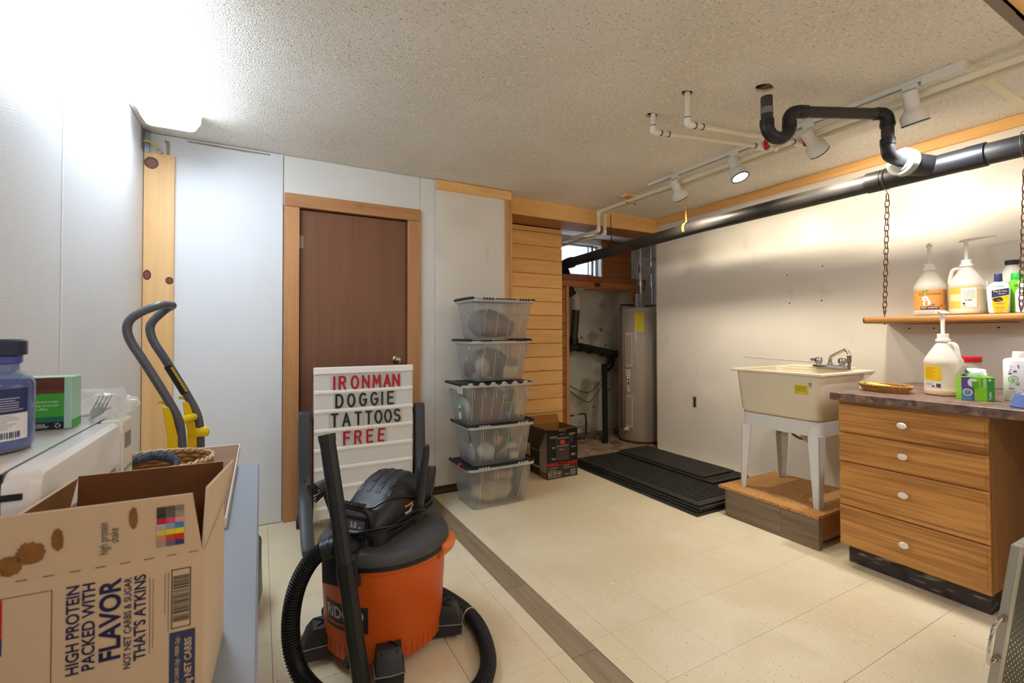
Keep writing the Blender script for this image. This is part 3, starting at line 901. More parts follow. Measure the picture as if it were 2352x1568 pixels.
# wicker basket with rope toy
M_wick = wood('pale_wicker', '#d9c29a', '#a8854f', 'X', .6, 30, 0)
M_wick2 = wood('brown_wicker', '#b98447', '#835427', 'X', .6, 40, 0)
def basket(t, rx, ry, h, strands, mt, mrim, rim_r=.006, flare=1.12, n=40):
    for k in range(strands):
        f_ = (k + .5) / strands
        s_ = 1 / flare + (1 - 1 / flare) * f_
        pts = [(rx * s_ * math.cos(2 * PI * i / n), ry * s_ * math.sin(2 * PI * i / n), h * f_ + .0) for i in range(n)]
        pts = [(x * (1 + .018 * (-1) ** (i + k)), y * (1 + .018 * (-1) ** (i + k)), z) for i, (x, y, z) in enumerate(pts)]
        pts.append(pts[0])
        MB().tube(pts, h / strands * .56, 6, False).build('weaver', mt, t)
    nst = 20
    for i in range(nst):
        a = 2 * PI * i / nst
        MB().tube([(rx / flare * math.cos(a), ry / flare * math.sin(a), .003), (rx * math.cos(a), ry * math.sin(a), h)], .0028, 6).build('stake', mt, t)
    for s_ in (0, PI):
        pts = []
        for i in range(81):
            a = 2 * PI * i / 80
            w_ = rim_r * .7 * math.cos(a * 22 + s_); z_ = rim_r * .7 * math.sin(a * 22 + s_)
            pts.append(((rx + w_) * math.cos(a), (ry + w_) * math.sin(a), h + z_))
        MB().tube(pts, rim_r * .75, 6, False).build('braided_rim', mrim, t)
    MB().lathe([(0, .002), (1, .002), (1, .006), (0, .006)], 32, sx=rx / flare, sy=ry / flare).build('base', mt, t)
t = thing('wicker_basket', 'round tan wicker basket on the wood-grain board behind the microwave', 'basket', (-.285, 1.665, ZT + .024))
basket(t, .160, .130, .066, 6, M_wick2, M_wick)
t = thing('rope_toy', 'blue-grey knotted rope toy lying in the wicker basket', 'rope toy', (-.278, 1.675, ZT + .036))
M_rope = mat('blue_rope', '#5b6878', .9, var=(160, .5), col2='#2f3a48')
base_ = bez([(-.095, -.02, .012), (-.065, .012, .042), (-.025, .035, .056), (.015, .04, .058), (.05, .025, .048), (.062, -.01, .03), (.02, -.03, .012), (-.04, -.03, .01)], 10)
for s_ in range(3):
    pts = []
    for i, p in enumerate(base_):
        a = i * .75 + s_ * 2 * PI / 3
        pts.append(p + Vector((math.cos(a) * .003, math.sin(a) * .007, math.cos(a) * .007)))
    MB().tube(pts, .0078, 7).build('strand', M_rope, t)

# microwave
t = thing('microwave', 'white microwave oven on the workbench facing the room', 'microwave', (-.40, 1.045, ZT))
M_mw = mat('white_microwave', '#e4e4e2', .28, coat=.3)
ring = lambda x, i: rrect(-.243 + i, .016 + i, .243 - i, .280 - i, .02)
prof = [(-.16, .004), (-.152, 0), (.118, 0)]
def yz(ringpts, x): return [(x, y, z) for y, z in ringpts]
MB().loft([yz(rrect(-.243 + i, .014 + i, .243 - i, .280 - i, .018), x) for x, i in prof]).build('case', M_mw, t)
fr_ = MB().loft([yz(rrect(-.242, .015, .150, .279, .018), .1205), yz(rrect(-.242, .015, .150, .279, .018), .146), yz(rrect(-.236, .021, .147, .273, .016), .155), yz(rrect(-.226, .031, .140, .263, .014), .158)])
dr = fr_.build('door', M_mw, t)
box('door_window', mat('grey_mesh_window', '#5c5754', .2, coat=.5), dr, .1575, -.150, .055, .1588, .095, .200, bev=.0005)
box('door_gap', M_black, t, .1175, -.2405, .018, .1215, .241, .2790)
cp_ = MB().loft([yz(rrect(.152, .015, .243, .279, .012), .1205), yz(rrect(.152, .015, .243, .279, .012), .150), yz(rrect(.156, .02, .239, .274, .012), .156)]).build('control_panel', mat('cream_panel', '#e0dccb', .35), t)
box('display', mat('grey_display', '#6d777b', .2), cp_, .1562, .176, .218, .1568, .222, .250)
bt_ = MB()
for i in range(3):
    for j in range(5):
        bt_.box(.1562, .172 + i * .022, .075 + j * .024, .1566, .186 + i * .022, .083 + j * .024)
bt_.build('keypad', mat('keypad_grey', '#8a8880', .5), cp_)
letters('warning_print', 'DOOR', .02, mat('pink_print', '#d7a9a4', .6), dr, plane_map((.1585, -.19, .21), (0, 1, 0), (0, 0, 1)), sx=.7)
for x_, y_ in ((-.13, -.2), (-.13, .2), (.1, -.2), (.1, .2)):
    MB().cyl((x_, y_, 0), (x_, y_, .016), .012, n=12).build('foot', M_black, t)
box('latch_slot', M_black, t, .1205, -.2436, .246, .140, -.2418, .254)
ZM = ZT + .2805

# supplement jar
t = thing('supplement_jar', 'blue plastic supplement jar with dark lid on the microwave', 'jar', (-.362, .965, ZM))
M_jar = mat('blue_clear_jar', '#5f74b8', .08, alpha=.62, coat=.4)
MB().lathe([(.0, .001), (.050, .001), (.058, .006), (.060, .014), (.060, .098), (.056, .108), (.046, .116), (.043, .118), (.043, .128), (0, .128)], 40).build('jar_body', M_jar, t)
MB().lathe([(0, .1285), (.044, .1285), (.046, .130), (.046, .140), (0, .140)], 40).build('neck_ring', mat('violet_ring', '#4a53a6', .25), t)
ld_ = MB()
ld_.lathe([(0, .1405), (.046, .1405), (.051, .142), (.051, .162), (.048, .165), (0, .165)], 48)
ld_.build('lid', mat('navy_lid', '#232d47', .3), t)
MB().lathe([(0, .003), (.056, .003), (.056, .018), (0, .020)], 32).build('tablets', mat('olive_tablets', '#7d7b5c', .8, bump=(90, 1, .01)), t)
aj = math.atan2(-.965, .362)
fj = cyl_map((0, 0, 0), .0603, aj, 0)
M_navy = mat('navy_label', '#25305e', .4); M_wht = mat('label_white', '#dcdde2', .45)
patch('label_top', M_navy, t, fj, -.085, .058, .058, .094, 16)
patch('label_bottom', M_wht, t, fj, -.085, .020, .058, .0578, 16)
fj2 = cyl_map((0, 0, 0), .0606, aj, 0)
letters('label_name', 'EXER', .0105, M_wht, t, fj2, .02, 'LEFT', 1.35, -.012, .0865)
lines('small_print', mat('print_pale', '#aab0c8', .5), t, fj2, [(-.05, .05 - random.random() * .012, .0795 - i * .0034, .0012) for i in range(6)], 8)
lines('small_print', mat('print_grey', '#8a8ea0', .5), t, fj2, [(-.05, .045 - random.random() * .02, .0545 - i * .0030, .0009) for i in range(7)], 8)
bc = []
x_ = .004
while x_ < .046:
    w_ = random.choice([.0006, .001, .0016]); bc.append((x_, x_ + w_, .023, .009)); x_ += w_ + random.choice([.0006, .001, .0014])
lines('barcode', M_navy, t, fj2, bc)

# coffee pod box
t = thing('coffee_box', 'green and brown coffee pod box standing on the microwave', 'box', (-.370, 1.174, ZM))
box('carton', mat('mint_carton', '#9fc9b8', .5), t, -.066, -.040, .0005, .066, .012, .095, bev=.0012)
fn = plane_map((0, -.0404, 0), (1, 0, 0), (0, 0, 1)); fn2 = plane_map((0, -.0407, 0), (1, 0, 0), (0, 0, 1))
patch('picture_band', wood('coffee_picture', '#6e3b20', '#3c1c0e', 'X', .6, 60, 0), t, fn, -.0655, .0655, .056, .094)
patch('green_band', mat('leaf_green', '#3f9a33', .5), t, fn, -.0655, .0235, .056, .0655)
patch('teal_band', mat('teal_band', '#1f6652', .5), t, fn, -.0655, .014, .056, .0235)
patch('black_band', mat('black_print', '#1c1d1e', .5), t, fn, -.0655, .001, .056, .014)
blob('coffee_bean', mat('bean_orange', '#a0562c', .6), t, fn2, .0, .079, .007, .006)
M_lg = mat('pale_green_print', '#b9dcae', .5)
for k, s_ in enumerate(('our adventurous', 'responsibly sourced', 'cup of coffee.', 'here...')):
    letters('lettering', s_, .0064, M_lg, t, fn2, .01, 'RIGHT' if k < 2 else 'LEFT', 1, .048 if k < 2 else .0, .051 - k * .0065)
letters('lettering', 'RECYCLE', .0045, M_wht, t, fn2, .02, 'LEFT', 1, .012, .0095)
lines('small_print', M_lg, t, fn2, [(.012, .036, .0065, .0007), (.012, .034, .0045, .0007)])
rc = MB()
for k in range(3):
    a = PI / 2 + k * 2 * PI / 3
    p0 = (.0475 + .0048 * math.cos(a - .5), .0075 + .0048 * math.sin(a - .5)); p1 = (.0475 + .0048 * math.cos(a + .9), .0075 + .0048 * math.sin(a + .9))
    p2 = (.0475 + .003 * math.cos(a + .9), .0075 + .003 * math.sin(a + .9)); p3 = (.0475 + .003 * math.cos(a - .5), .0075 + .003 * math.sin(a - .5))
    rc.quad(fn2(*p0), fn2(*p1), fn2(*p2), fn2(*p3))
rc.build('recycle_mark', M_wht, t, smooth=0)
patch('side_green', mat('leaf_green', '#3f9a33', .5), t, plane_map((.0664, 0, 0), (0, 1, 0), (0, 0, 1)), -.039, .001, .011, .016)

# bag of plastic forks
t = thing('plastic_bag', 'crumpled clear plastic bag on the end of the microwave', 'bag', (-.300, 1.262, ZM))
bm = bmesh.new()
bmesh.ops.create_icosphere(bm, subdivisions=4, radius=1)
from mathutils import noise as mn
for v in bm.verts:
    c = v.co.copy()
    k = 1 + .22 * mn.noise(c * 2.2) + .16 * abs(mn.noise(c * 5.0 + Vector((3, 1, 2))))
    v.co = Vector((c.x * .062 * k, c.y * .055 * k, max(.001, .020 + c.z * .036 * k + .012 * mn.noise(c * 3))))
me = bpy.data.meshes.new('film'); bm.to_mesh(me); bm.free(); me.shade_flat()
fm = bpy.data.materials.new('clear_film'); fm.use_nodes = True
nt = fm.node_tree; p_ = nt.nodes['Principled BSDF']
p_.inputs['Base Color'].default_value = (.85, .87, .9, 1); p_.inputs['Roughness'].default_value = .08; p_.inputs['Alpha'].default_value = .38; p_.inputs['Specular IOR Level'].default_value = 1.0
me.materials.append(fm)
o = bpy.data.objects.new('film', me); COL.objects.link(o); o.parent = t
M_fork = mat('black_fork_plastic', '#16171a', .3)
def fork(x, y, rz, rx, label):
    t = thing('plastic_fork', label, 'fork', (x, y, ZM + .004), rz, 'black plastic forks in the bag')
    R_ = Matrix.Rotation(rx, 4, 'X')
    MB().box(-.004, -.055, 0, .004, .0, .0025, R_).build('handle', M_fork, t, bev=.001)
    MB().loft([[(-.005, 0, 0), (.005, 0, 0), (.005, 0, .0025), (-.005, 0, .0025)], [(-.0125, .012, 0), (.0125, .012, 0), (.0125, .012, .0025), (-.0125, .012, .0025)], [(-.0125, .022, .002), (.0125, .022, .002), (.0125, .022, .0045), (-.0125, .022, .0045)]], M=R_).build('head', M_fork, t)
    for k in range(4):
        x0 = -.0125 + k * .0072
        MB().hexa([(x0, .0205, .002), (x0 + .0034, .0205, .002), (x0 + .0034, .0225, .0045), (x0, .0225, .0045)], [(x0 + .0010, .050, .010), (x0 + .0024, .050, .010), (x0 + .0024, .051, .0115), (x0 + .0010, .051, .0115)], R_).build('tine', M_fork, t)
fork(-.297, 1.236, R(-20), R(38), 'black plastic fork with tines standing up in the clear bag')
fork(-.325, 1.255, R(-75), R(3), 'black plastic fork lying flat under the clear bag')

# clear tub at the left edge
t = thing('clear_tub', 'clear plastic tub with white rim at the left edge before the microwave', 'tub', (-.330, .718, ZT))
MB().lathe([(.0, .001), (.062, .001), (.068, .02), (.074, .222), (.074, .224), (.072, .224), (.066, .02), (0, .004)], 40).build('tub_wall', mat('clear_tub_plastic', '#c9d2d8', .1, alpha=.4), t)
MB().lathe([(0, .2245), (.078, .2245), (.079, .2265), (.079, .240), (.074, .244), (.066, .240), (0, .240)], 40).build('lid', mat('clear_lid_plastic', '#e6edf2', .12, alpha=.75, coat=.4), t)
MB().lathe([(0, .006), (.062, .006), (.066, .16), (0, .165)], 32).build('contents', mat('pale_mix', '#cfc5b0', .9, var=(60, .5)), t)

# high-protein-shake carton
bx0, bx1, by0, by1, bz = -.242, -.056, .652, .838, .951
t = thing('shake_carton', 'open tan cardboard drink carton in the left foreground', 'cardboard box', ((bx0 + bx1) / 2 + .004, (by0 + by1) / 2 + .004, ZT), R(-3))
hx, hy, hz = (bx1 - bx0) / 2, (by1 - by0) / 2, bz - ZT
M_card = mat('tan_cardboard', '#c4a987', .7, var=(4, .05), bump=(160, .05, .001))
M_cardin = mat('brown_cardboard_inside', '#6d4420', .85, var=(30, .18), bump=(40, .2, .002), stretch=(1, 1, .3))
M_cardr = mat('pale_cardboard_side', '#c9b79c', .7, var=(5, .06))
tk = .003
box('front_wall', M_card, t, -hx, -hy, 0, hx, -hy + tk, hz); box('back_wall', M_card, t, -hx, hy - tk, 0, hx, hy, hz)
box('left_wall', M_card, t, -hx, -hy + tk, 0, -hx + tk, hy - tk, hz); box('right_wall', M_cardr, t, hx - tk, -hy + tk, 0, hx, hy - tk, hz)
box('bottom', M_card, t, -hx + tk, -hy + tk, 0, hx - tk, hy - tk, tk)
ins = MB(); e = .0005
ins.quad((-hx + tk + e, -hy + tk + e, tk), (-hx + tk + e, hy - tk - e, tk), (-hx + tk + e, hy - tk - e, hz), (-hx + tk + e, -hy + tk + e, hz)); ins.quad((hx - tk - e, -hy + tk + e, tk), (hx - tk - e, hy - tk - e, tk), (hx - tk - e, hy - tk - e, hz), (hx - tk - e, -hy + tk + e, hz))
ins.quad((-hx + tk, hy - tk - e, tk), (hx - tk, hy - tk - e, tk), (hx - tk, hy - tk - e, hz), (-hx + tk, hy - tk - e, hz)); ins.quad((-hx + tk, -hy + tk + e, tk), (hx - tk, -hy + tk + e, tk), (hx - tk, -hy + tk + e, hz), (-hx + tk, -hy + tk + e, hz))
ins.build('lining', M_cardin, t)
def flap(name, a, b, c, d, nrm, mo, mi):
    """a,b crease; c,d free edge; nrm points outwards"""
    n_ = Vector(nrm).normalized() * tk
    P4 = [Vector(p) for p in (a, b, c, d)]
    o_ = MB().hexa([p - n_ for p in P4], [p for p in P4]).build(name, mo, t)
    i_ = MB().quad(*[tuple(p - n_ * 1.12) for p in P4]).build('flap_lining', mi, o_)
    return o_
ff = flap('front_flap', (-hx, -hy, hz), (hx - .002, -hy, hz), (hx - .011, -hy - .004, hz + .067), (-hx + .004, -hy - .004, hz + .067), (0, -1, -.05), M_card, M_cardin)
flap('back_flap', (-hx + .014, hy, hz), (hx, hy, hz), (hx - .002, hy + .004, hz + .056), (-hx + .014, hy + .004, hz + .056), (0, 1, -.05), M_card, M_cardin)
flap('right_flap', (hx, -hy + .008, hz), (hx, hy, hz), (hx + .012, hy + .002, hz + .056), (hx + .004, -hy + .004, hz + .070), (1, 0, -.1), M_cardr, M_cardin)
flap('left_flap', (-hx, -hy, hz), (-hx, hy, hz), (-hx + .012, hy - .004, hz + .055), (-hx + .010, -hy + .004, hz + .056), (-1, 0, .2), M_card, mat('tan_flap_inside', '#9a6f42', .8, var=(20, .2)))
M_ink2 = mat('navy_ink', '#1d1840', .6)
ox = (bx0 + bx1) / 2
fF = plane_map((0, -hy - .0006, 0), (1, 0, 0), (0, 0, 1))
def vt(s_, size, x, ztop, bold, sx=1.0, mt=M_ink2, name='lettering'):
    """vertical line of print reading upwards; x world, ends at ztop"""
    vs, _ = text_geo(s_, size, bold, 'RIGHT')
    return letters(name, s_, size, mt, t, fF, bold, 'RIGHT', sx, x - ox, ztop - ZT, rot=PI / 2)
vt('HIGH PROTEIN', .0150, -.1715, .9360, .022, .93)
vt('PACKED WITH', .0150, -.1585, .9360, .022, .93)
vt('FLAVOR', .0250, -.1400, .9340, .030, .95)
vt('NOT NET CARBS & SUGAR', .0090, -.1255, .9335, .016, .92)
vt("THAT'S ATKINS", .0145, -.1145, .9345, .022, .93)
lines('small_print', mat('brown_ink', '#6d5a48', .7), t, fF, [(-.1065 - ox, -.1059 - ox, .845 - ZT, .084), (-.1035 - ox, -.1030 - ox, .85 - ZT, .078), (-.0925 - ox, -.0920 - ox, .885 - ZT, .046), (-.0895 - ox, -.0889 - ox, .865 - ZT, .066)])
fr2 = MB()
for (x0, z0, x1, z1) in ((-.0865, .8665, -.0855, .9335), (-.0690, .8665, -.0680, .9335), (-.0865, .8665, -.068, .8675), (-.0865, .9325, -.068, .9335)):
    fr2.quad(fF(x0 - ox, z0 - ZT), fF(x1 - ox, z0 - ZT), fF(x1 - ox, z1 - ZT), fF(x0 - ox, z1 - ZT))
fr2.build('barcode_frame', mat('dark_green_ink', '#2d3426', .6), t, smooth=0)
bc = []; z_ = .874
while z_ < .926:
    h_ = random.choice([.0007, .0012, .002]); bc.append((-.0848 - ox, -.0697 - ox, z_ - ZT, h_)); z_ += h_ + random.choice([.0006, .001, .0016])
lines('barcode', mat('barcode_ink', '#4b4438', .7), t, fF, bc)
patch('carbs_panel', mat('slate_panel', '#33394d', .6), t, fF, -.0880 - ox, .78 - ZT, -.0635 - ox, .8625 - ZT)
fG = plane_map((0, -hy - .0010, 0), (1, 0, 0), (0, 0, 1))
letters('lettering', '3g NET CARBS', .0095, M_card, t, fG, .02, 'RIGHT', .9, -.0700 - ox, .8535 - ZT, rot=PI / 2)
letters('lettering', '40 CARBS (3g) - FIBER (2g) -', .0052, M_card, t, fG, .01, 'RIGHT', .9, -.0805 - ox, .8585 - ZT, rot=PI / 2)
pn = MB()
pn.quad(fF(-.25 - ox, .9345 - ZT), fF(-.189 - ox, .9345 - ZT), fF(-.189 - ox, .9352 - ZT), fF(-.25 - ox, .9352 - ZT)); pn.quad(fF(-.1893 - ox, .76 - ZT), fF(-.1885 - ox, .76 - ZT), fF(-.1885 - ox, .9352 - ZT), fF(-.1893 - ox, .9352 - ZT))
pn.build('panel_outline', mat('brown_outline', '#5d4632', .7), t, smooth=0)
patch('red_block', mat('red_ink', '#b3131d', .6), t, fF, -hx + .0005, .896 - ZT, -.2265 - ox, .9340 - ZT)
patch('blue_block', mat('blue_ink', '#2a2d6b', .6), t, fF, -hx + .0005, .878 - ZT, -.2265 - ox, .896 - ZT)
# print on the front flap
ftilt = Vector((0, -.004, .067)).normalized()
fP = lambda x, y: tuple(Vector((x, -hy - .0009, hz)) + ftilt * y + Vector((0, 0, 0)))
letters('lettering', 'high protein', .0118, mat('charcoal_ink', '#4b4136', .7), t, fP, .0, 'CENTER', .62, -.1465 - ox, .030, rot=PI / 2)
letters('lettering', 'shake', .0118, mat('charcoal_ink', '#4b4136', .7), t, fP, .0, 'CENTER', .62, -.1375 - ox, .032, rot=PI / 2)
cols = [['#3b3128', '#5b4a40', '#7d6a5c'], ['#2e2a22', '#5d5748', '#8d8270'], ['#b01244', '#c64263', '#cf8a86'], ['#a9a193', '#7d96a3', '#3b7aa3'], ['#c9b24a', '#d8bf1e', '#dcc81a'], ['#c07a62', '#bb3c28', '#c01a16'], ['#9c8578', '#6b5873', '#372a63']]
for i, row in enumerate(cols):
    for j, c_ in enumerate(row):
        x0 = -.100 + j * .0085; z0 = .050 - i * .0066
        patch('colour_bar', mat('bar' + c_, c_, .6), t, fP, x0 - ox, z0, x0 + .0083 - ox, z0 + .0062)
M_glue = mat('glue_tear', '#8a5a24', .85, var=(80, .3))
for cx, cy, rx, ry in ((-.205, .030, .014, .016), (-.184, .040, .006, .019), (-.121, .052, .005, .017), (-.221, .020, .012, .012)):
    blob('torn_patch', M_glue, t, fP, cx - ox, cy - .004, rx * .8, min(ry * .85, .012), 36, jitter=.22)
dsh = []
for i in range(9):
    dsh.append((-.238 + i * .021 - ox, -.229 + i * .021 - ox, hz - .0012, .0010))
lines('crease_perforation', mat('crease_brown', '#6e5235', .8), t, fF, dsh)
fS = plane_map((hx + .0006, 0, 0), (0, 1, 0), (0, 0, 1))
lines('side_crease', mat('crease_brown', '#6e5235', .8), t, fS, [(-hy + .004, hy - .004, hz - .002, .001)])

# carpet cleaner
t = thing('carpet_cleaner', 'upright carpet cleaner with grey looped handle and yellow brackets behind the bench', 'carpet cleaner', (-.29, 2.24, 0))
M_hand = mat('grey_handle', '#55585e', .35); M_yel = mat('yellow_plastic', '#e8c414', .35)
wv = Vector((.050, .115, 0))
def side(o_): return [Vector(p) + o_ for p in ((-.155, .0, 1.225), (-.142, .0, 1.175), (-.10, .0, 1.095), (-.03, .0, .955), (.008, 0, .865), (.018, 0, .79), (.020, 0, .70))]
topc = [Vector((-.145, 0, 1.262)), Vector((-.11, 0, 1.292)), Vector((-.06, .01, 1.318)), Vector((-.034, .055, 1.325)), Vector((-.028, .085, 1.322)), Vector((-.05, .112, 1.31)), Vector((-.075, .115, 1.285)), Vector((-.098, .115, 1.255))]
path = list(reversed(side(Vector((0, 0, 0))))) + topc + side(wv)
MB().tube(bez(path, 6), .0155, 12).build('handle_loop', M_hand, t)
for o_, s_ in ((Vector((0, 0, 0)), 0), (wv, .02)):
    MB().loft([[tuple(o_ + Vector((x - .004, y, z))) for x, y in ((-.022, -.016), (.012, -.016), (.012, .016), (-.022, .016))] for x0, z in ((0, .60), (0, .70), (0, .80))] + [[tuple(o_ + Vector((-.028 + x, y, .925))) for x, y in ((-.016, -.013), (.010, -.013), (.010, .013), (-.016, .013))]]).build('bracket', M_yel, t, bev=.003)
    MB().tube([o_ + Vector((-.058, 0, .943)), o_ + Vector((-.028, 0, .936)), o_ + Vector((-.02, 0, .92))], .006, 8).build('cord_hook', M_yel, t)
MB().tube([(.00, 0, .86), wv + Vector((.0, 0, .86))], .016, 12).build('cross_bar', M_yel, t)
MB().loft([[tuple(wv + Vector((x, y, z))) for x, y in ((-.02, -.02), (.05, -.02), (.05, .02), (-.02, .02))] for z in (.775, .80)] + [[tuple(wv + Vector((x, y, .815))) for x, y in ((.0, -.015), (.04, -.015), (.04, .015), (.0, .015))]]).build('latch', M_yel, t, bev=.006, seg=2)
lb = [o for o in range(0)]
def hline(f_):
    a = Vector((-.142, 0, 1.175)) + wv; b = Vector((-.03, 0, .955)) + wv
    return a + (b - a) * f_
MB().tube([hline(.45) + Vector((-.003, -.004, 0)), hline(.98) + Vector((-.003, -.004, 0))], .0150, 10).build('name_band', mat('black_band_plastic', '#17181a', .3), t)
nb = MB()
for i in range(11):
    p = hline(.50 + i * .043) + Vector((.006, -.0165, .002))
    nb.box(p.x - .003, p.y - .0008, p.z - .004, p.x + .006, p.y + .0005, p.z + .003)
nb.build('name_print', M_yel, t)
# body below
ringb = lambda rx, ry, z, cx=0, cy=0: [(cx + rx * math.cos(2 * PI * i / 24), cy + ry * math.sin(2 * PI * i / 24), z) for i in range(24)]
MB().loft([ringb(.10, .09, .30, .02, .05), ringb(.11, .10, .42, .02, .05), ringb(.10, .09, .60, .015, .05), ringb(.05, .07, .68, .01, .05)]).build('tank', M_yel, t)
MB().loft([ringb(.10, .15, .02, .19, .10), ringb(.115, .17, .08, .19, .10), ringb(.115, .165, .20, .185, .11), ringb(.110, .15, .29, .19, .12), ringb(.07, .10, .335, .18, .12), ringb(.03, .05, .345, .17, .12)]).build('base_hood', mat('charcoal_hood', '#3c3d40', .35), t)
MB().loft([ringb(.10, .10, .05, .03, .06), ringb(.11, .11, .31, .02, .05)]).build('lower_body', mat('charcoal_hood', '#3c3d40', .35), t)
for y_ in (-.02, .22):
    MB().cyl((.05, y_, .035), (.09, y_, .035), .035, n=20).build('wheel', M_black, t)
# ================================================================== letter sign
t = thing('letter_sign', 'white changeable letter sign with black side legs before the brown door', 'sign', (.597, 3.085, 0))
M_board = mat('sign_white', '#d6d7d5', .4); M_bar = mat('sign_track_white', '#f4f4f0', .35)
M_leg = mat('sign_leg_plastic', '#3a3c42', .4, bump=(150, .1, .001))
M_legd = mat('sign_leg_dark', '#26272a', .45)
bz0, bz1, bw = .066, .996, .308
box('letter_board', M_board, t, -bw, -.012, bz0, bw, .016, bz1, bev=.002)
box('wood_backing', wood('sign_backing', '#8b5f42', '#6a432b', 'Z', .6, 20, 0), t, -bw - .006, .0165, bz0, bw + .006, .026, bz1 - .10)
box('top_cap', M_bar, t, -bw - .001, -.020, bz1 - .038, bw + .001, .018, bz1 + .004, bev=.004)
zr = [bz1 - .038 - .118 * k for k in range(8)]
for k in range(1, 8):
    z_ = bz1 - .030 - .1185 * k
    box('letter_track', M_bar, t, -bw, -.018, z_ - .010, bw, -.0122, z_ + .010, bev=.003)
    box('track_lip', M_bar, t, -bw, -.0155, z_ - .0155, bw, -.0122, z_ - .0115, bev=.001)
M_red = mat('sign_red', '#b00f22', .4); M_chr = mat('sign_black', '#26282b', .45)
M_cd = mat('letter_card', '#dcdcd8', .25, alpha=.25)
def arcs(cx, cy, rx, ry, a0, a1, n=10): return [(cx + rx * math.cos(R(a0 + (a1 - a0) * i / n)), cy + ry * math.sin(R(a0 + (a1 - a0) * i / n))) for i in range(n + 1)]
STROKES = {'I': [[(0, -1), (0, 1)]], 'R': [[(-1, -1), (-1, 1), (.3, 1)] + arcs(.3, .52, .7, .48, 90, -90) + [(-1, .04)], [(.1, .04), (1, -1)]], 'O': [arcs(0, 0, 1, 1, 0, 360, 24)],
           'N': [[(-1, -1), (-1, 1), (1, -1), (1, 1)]], 'M': [[(-1, -1), (-.82, 1), (0, -.35), (.82, 1), (1, -1)]], 'A': [[(-1, -1), (0, 1), (1, -1)], [(-.6, -.35), (.6, -.35)]],
           'D': [[(-1, -1), (-1, 1), (-.1, 1)] + arcs(-.1, 0, 1.1, 1, 90, -90, 14) + [(-1, -1)]], 'G': [arcs(0, 0, 1, 1, 48, 360, 22) + [(1, -.05), (.2, -.05)]],
           'E': [[(1, 1), (-1, 1), (-1, -1), (1, -1)], [(-1, .05), (.7, .05)]], 'T': [[(-1, 1), (1, 1)], [(0, 1), (0, -1)]], 'F': [[(1, 1), (-1, 1), (-1, -1)], [(-1, .05), (.7, .05)]],
           'S': [arcs(0, .5, .95, .5, 30, 270, 12) + arcs(0, -.5, 1, .5, 90, -150, 12)]}
def ribbon(b, pl, w_, f0, f1, k0):
    """flat round-ended stroke with a little thickness"""
    for (xa, ya), (xb, yb) in zip(pl[:-1], pl[1:]):
        d_ = math.hypot(xb - xa, yb - ya)
        if d_ < 1e-6: continue
        a = math.atan2(yb - ya, xb - xa)
        ring = [(xa + w_ * math.cos(a + R(90 + 30 * k)), ya + w_ * math.sin(a + R(90 + 30 * k))) for k in range(7)] + [(xb + w_ * math.cos(a + R(-90 + 30 * k)), yb + w_ * math.sin(a + R(-90 + 30 * k))) for k in range(7)]
        k0 += 1
        b.loft([[f0(x, y) for x, y in ring], [f1(x, y, k0 * .00006) for x, y in ring]])
    return k0
rowsL = [('IRONMAN', M_red, (483, 553, 662, 760, 860, 957, 1042)), ('DOGGIE', M_chr, (528, 630, 735, 838, 910, 990)), ('TATTOOS', M_chr, (487, 588, 693, 787, 876, 965, 1053)), ('FREE', M_red, (594, 690, 798, 905))]
for k, (word, mt, xs) in enumerate(rowsL):
    zc = bz1 - .030 - .1185 * (k + .5)
    if k == 0: zc -= .006
    for ch, px in zip(word, xs):
        x_ = (px - 315) * .000691 - .3075
        tl = R(-4) if (k == 3 and px > 900) else 0
        hw_ = .024 if ch in 'I' else .036
        cd_ = box('letter_card', M_cd, t, x_ - hw_, -.0150, zc - .050, x_ + hw_, -.0142, zc + .050)
        hw2 = {'I': 0, 'M': .022, 'O': .0195, 'G': .0195, 'A': .0195, 'D': .0185, 'N': .0185}.get(ch, .0165)
        ca, sa = math.cos(tl), math.sin(tl)
        lt = MB()
        nst_ = 0
        for st_ in STROKES[ch]:
            pl = [(px_ * hw2, py_ * .038) for px_, py_ in st_]
            pl = [(x * ca - y * sa, x * sa + y * ca) for x, y in pl]
            nst_ = ribbon(lt, pl, .0062, lambda x, y, e_=0: (x_ + x, -.0158, zc + y), lambda x, y, e_=0: (x_ + x, -.0178 - e_, zc + y), nst_)
        lt.build('letter', mt, t, smooth=0)
poly = [(-.024, .715), (-.018, .735), (.018, .738), (.030, .722), (.032, .40), (.05, .29), (.115, .12), (.128, .05), (.118, .012), (.095, .0), (.078, .012), (.070, .06), (.045, .115), (.005, .135), (-.05, .12), (-.12, .07), (-.19, .012), (-.22, 0), (-.335, 0), (-.330, .03), (-.24, .11), (-.12, .21), (-.06, .30), (-.040, .38)]
for x0, x1 in ((-.392, -.328), (.326, .390)):
    Mx = Matrix(((0, 0, 1, 0), (1, 0, 0, 0), (0, 1, 0, 0), (0, 0, 0, 1)))
    o = MB().prism(poly, x0, x1, Mx).build('side_leg', M_leg, t, bev=.006, seg=2)
    xo = x0 - .001 if x0 < 0 else x0 - .001
    gp = [(-.012, .68), (.016, .68), (.018, .42), (-.012, .40)]
    MB().prism(gp, xo - .0005, xo + .003, Mx).build('leg_groove', M_legd, o)
    MB().cyl(((x0 + x1) / 2 - .04 * (1 if x0 > 0 else -1), 0, .69), ((x0 + x1) / 2, 0, .69), .022, n=18).build('pivot', M_legd, o)
    MB().cyl((x0 + .012, .100, .032), (x0 - .004 if x0 < 0 else x1 + .004, .100, .032), .030, n=20).build('wheel', M_legd, o)
    MB().cyl(((x0 + x1) / 2, -.052, .33), ((x0 + x1) / 2, -.058, .328), .006, n=10).build('screw', M_legd, o)

